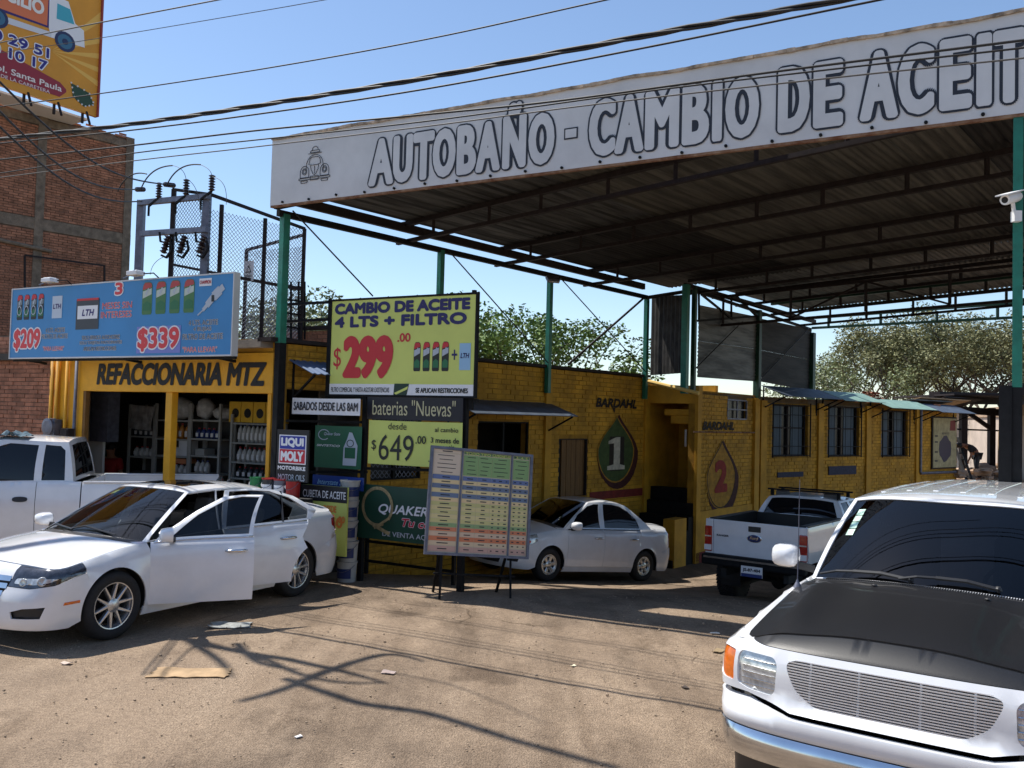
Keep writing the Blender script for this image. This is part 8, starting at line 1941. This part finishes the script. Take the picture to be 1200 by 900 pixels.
tag(MB().bar(fr_(1172, 505, 31), fr_(1171, 553, 31), .09).build('timber_prop', 'cardboard', None), 'pale timber prop standing upright left of the black channel', 'timber')
rb_ = MB()
for i in range(120):
    p = fr_(rq.uniform(1118, 1178), 555, rq.uniform(30, 37)); p.z = -.3+rq.uniform(0, .7)*(1 if rq.random() < .5 else .3)+1.15; rb_.blob(p, rq.uniform(.08, .3), i, (1.2, 1, .5), 6, .4)
tag(rb_.build('rubble', mat('pale_rubble', srgb(176, 150, 128), .95, var=.4, scale=2, island=.3), None, kind='stuff'))
MB().box((0, 0, 0), (1, 1, 1))
a = fr_(1150, 560, 33); tag(MB().box((a.x+.5, a.y+1, .35), (8, 7, 1.6), rz=-.2).build('raised_ground', mat('dusty_soil', srgb(150, 126, 100), .95, var=.3, scale=1), None, kind='structure'))
# --- people -----------------------------------------------------------------
def skinned(name, ma, verts, edges, radii, root, sub=1):
    me = bpy.data.meshes.new(name); me.from_pydata([tuple(v) for v in verts], edges, []); me.materials.append(M[ma] if isinstance(ma, str) else ma)
    o = bpy.data.objects.new(name, me); COL.objects.link(o); o.parent = root; WM[o.name] = world_of(root)
    sk = o.modifiers.new('skin', 'SKIN'); sk.use_smooth_shade = True; sb2 = o.modifiers.new('sub', 'SUBSURF'); sb2.levels = sub; sb2.render_levels = sub
    for i, v in enumerate(me.skin_vertices[0].data): v.radius = radii[i] if isinstance(radii[i], tuple) else (radii[i], radii[i]); v.use_root = (i == 0)
    return o
M['skin'] = mat('brown_skin', srgb(150, 100, 74), .6); M['hair'] = mat('black_hair', (.012, .01, .009), .6, bump=.5, bscale=80)
def figure(root, J, shirt, trousers, skin='skin'):
    """J: joint name -> local position; one continuous body, clothing over it"""
    o = ['pel', 'sp1', 'chest', 'neck', 'head0', 'head1', 'shL', 'elL', 'wrL', 'haL', 'shR', 'elR', 'wrR', 'haR', 'hipL', 'knL', 'anL', 'toL', 'hipR', 'knR', 'anR', 'toR']
    ix = {k: i for i, k in enumerate(o)}; rad = dict(pel=.13, sp1=.12, chest=(.15, .12), neck=.055, head0=.085, head1=.085, sh=.065, el=.045, wr=.03, ha=.035, hip=.095, kn=.06, an=.04, to=.035)
    Ed = [('pel', 'sp1'), ('sp1', 'chest'), ('chest', 'neck'), ('neck', 'head0'), ('head0', 'head1')]
    for s_ in 'LR': Ed += [('chest', 'sh'+s_), ('sh'+s_, 'el'+s_), ('el'+s_, 'wr'+s_), ('wr'+s_, 'ha'+s_), ('pel', 'hip'+s_), ('hip'+s_, 'kn'+s_), ('kn'+s_, 'an'+s_), ('an'+s_, 'to'+s_)]
    R_ = [rad[k] if k in rad else rad[k[:-1]] for k in o]
    skinned('body', skin, [J[k] for k in o], [(ix[a], ix[b]) for a, b in Ed], R_, root)
    sh_ = ['pel', 'sp1', 'chest', 'shL', 'eL', 'shR', 'eR', 'nk']; JJ = dict(J); JJ['eL'] = J['shL'].lerp(J['elL'], .8); JJ['eR'] = J['shR'].lerp(J['elR'], .8); JJ['nk'] = J['chest'].lerp(J['neck'], .6)
    skinned('shirt', shirt, [JJ[k] for k in sh_], [(0, 1), (1, 2), (2, 3), (3, 4), (2, 5), (5, 6), (2, 7)], [.15, .145, (.175, .145), .085, .065, .085, .065, .075], root)
    tr = ['pel', 'hipL', 'knL', 'anL', 'hipR', 'knR', 'anR']; skinned('trousers', trousers, [J[k] for k in tr], [(0, 1), (1, 2), (2, 3), (0, 4), (4, 5), (5, 6)], [.145, .11, .08, .06, .11, .08, .06], root)
    up = (J['head1']-J['head0']).normalized(); hd = J['head0'].lerp(J['head1'], .55)
    fw = J.get('face', V((0, -1, 0))).normalized(); sd_ = up.cross(fw).normalized()
    MB().blob(hd+up*.055-fw*.02, .112, 3, (1, 1, .85), 12, .03).build('hair', 'hair', root, local=True, smooth=True)
    f = hd+fw*.088
    MB().blob(f+up*-.01+fw*.012, .018, 1, (.8, .9, 1.3), 8, 0).build('nose', skin, root, local=True, smooth=True)
    for s_ in (-1, 1): MB().blob(f+sd_*.034*s_+up*.02-fw*.006, .011, 1, n=8, jit=0).build('eye', 'hair', root, local=True); MB().blob(hd+sd_*.092*s_, .022, 1, (.5, .8, 1.2), 8, 0).build('ear', skin, root, local=True, smooth=True)
    MB().bar(f-sd_*.022-up*.045, f+sd_*.022-up*.045, .008, .006).build('mouth', mat('lips', srgb(110, 60, 50), .6), root, local=True)
    for s_ in 'LR':
        wv = J['wr'+s_]; hv = J['ha'+s_]; dv = (hv-wv).normalized(); sv = dv.cross(V((.3, 1, .2))).normalized()
        for k in range(4):
            b0 = hv+sv*(k-1.5)*.019; L_ = (.06, .07, .066, .052)[k]; MB().tube([b0-dv*.01, b0+dv*L_*.5, b0+dv*L_*.85+fw*.012, b0+dv*L_+fw*.024], [.0095, .009, .008, .006], 6).build('finger', skin, root, local=True, smooth=True)
        MB().tube([wv.lerp(hv, .4)+sv*.03, wv.lerp(hv, .9)+sv*.055, hv+sv*.055+dv*.02], [.011, .010, .007], 6).build('thumb', skin, root, local=True, smooth=True)
def joints(face, **k): 
    J = {a: V(b) for a, b in k.items()}; J['face'] = V(face); return J
# seller in red standing behind the counter
pp_ = onwall(131, 520, SP, E, -1.75); root = empty('person', (pp_.x, pp_.y, .52), RZE+.25, 'dark-haired person in a red shirt behind the counter in the left bay', 'person')
k = 1.0
J = joints((0, -1, -.1), pel=(0, 0, .95), sp1=(0, 0, 1.12), chest=(0, .0, 1.34), neck=(0, -.01, 1.48), head0=(0, -.03, 1.57), head1=(0, -.03, 1.66), shL=(.19, 0, 1.40), elL=(.27, -.04, 1.14), wrL=(.2, -.24, 1.02), haL=(.17, -.31, 1.01), shR=(-.19, 0, 1.40), elR=(-.27, -.04, 1.14), wrR=(-.18, -.24, 1.02), haR=(-.15, -.31, 1.01), hipL=(.1, 0, .88), knL=(.11, -.02, .5), anL=(.11, .02, .09), toL=(.12, -.12, .04), hipR=(-.1, 0, .88), knR=(-.11, -.02, .5), anR=(-.11, .02, .09), toR=(-.12, -.12, .04))
for a in J:
    if a != 'face': J[a] = J[a]*k
figure(root, J, mat('red_shirt', srgb(150, 22, 26), .8, var=.15), 'ink')
# bent worker in dark clothes
wp_ = fr_(1141, 560, 32); zb0 = .55
root = empty('person', (wp_.x, wp_.y, 1.13), 0, 'worker in dark clothes bending forward near the ladder at the far right', 'person')
J = joints((-.6, -.3, -.7), pel=(0.10, 0, .95), sp1=(-.02, 0, 1.10), chest=(-.22, 0, 1.24), neck=(-.36, 0, 1.27), head0=(-.45, -.01, 1.25), head1=(-.53, -.02, 1.24), shL=(-.22, -.18, 1.22), elL=(-.20, -.22, .92), wrL=(-.30, -.2, .70), haL=(-.33, -.2, .63), shR=(-.20, .18, 1.24), elR=(.05, .22, 1.0), wrR=(.12, .2, .76), haR=(.13, .2, .69), hipL=(.10, -.10, .9), knL=(.02, -.13, .5), anL=(.12, -.15, .09), toL=(-.02, -.16, .04), hipR=(.12, .10, .9), knR=(.16, .14, .5), anR=(.34, .15, .09), toR=(.2, .16, .04))
figure(root, J, mat('charcoal_shirt', (.02, .018, .02), .9), 'ink')

# ------------------------------------------------------------------ unseen houses added behind the camera to cut sky fill and feed reflections
def house(x0, wd, h_, ma, label, win, Y=-13.0):
    r = empty('added_street_house', (x0, Y, .7), 0, label, 'building', 'houses across the street'); 
    MB().box((wd/2, -3, h_/2), (wd, 6, h_)).build('wall', ma, r, local=True); MB().box((wd/2, -3, h_+.1), (wd+.3, 6.3, .2)).build('roof', 'concrete', r, local=True)
    MB().box((wd*.5, .03, 1.05), (1.0, .08, 2.1)).build('door', 'wood', r, local=True)
    for k in range(win): 
        x = wd*(k+.5)/win
        if abs(x-wd*.5) > .9: MB().box((x, .02, 1.7), (1.2, .06, 1.1)).build('window', 'deadglass', r, local=True)
        if h_ > 4.5: MB().box((x, .02, 4.6), (1.2, .06, 1.1)).build('window', 'deadglass', r, local=True)
house(-22, 11, 3.6, 'interior_pale', 'single-storey pale house across the street, at its left', 4)
house(-10.5, 9, 6.4, 'brick', 'two-storey brick house across the street', 3)
house(-1, 8, 3.4, 'concrete', 'low grey house across the street, beside the brick one', 4)
house(7.5, 12, 5.8, 'yellow', 'two-storey yellow house across the street, at its right', 4)
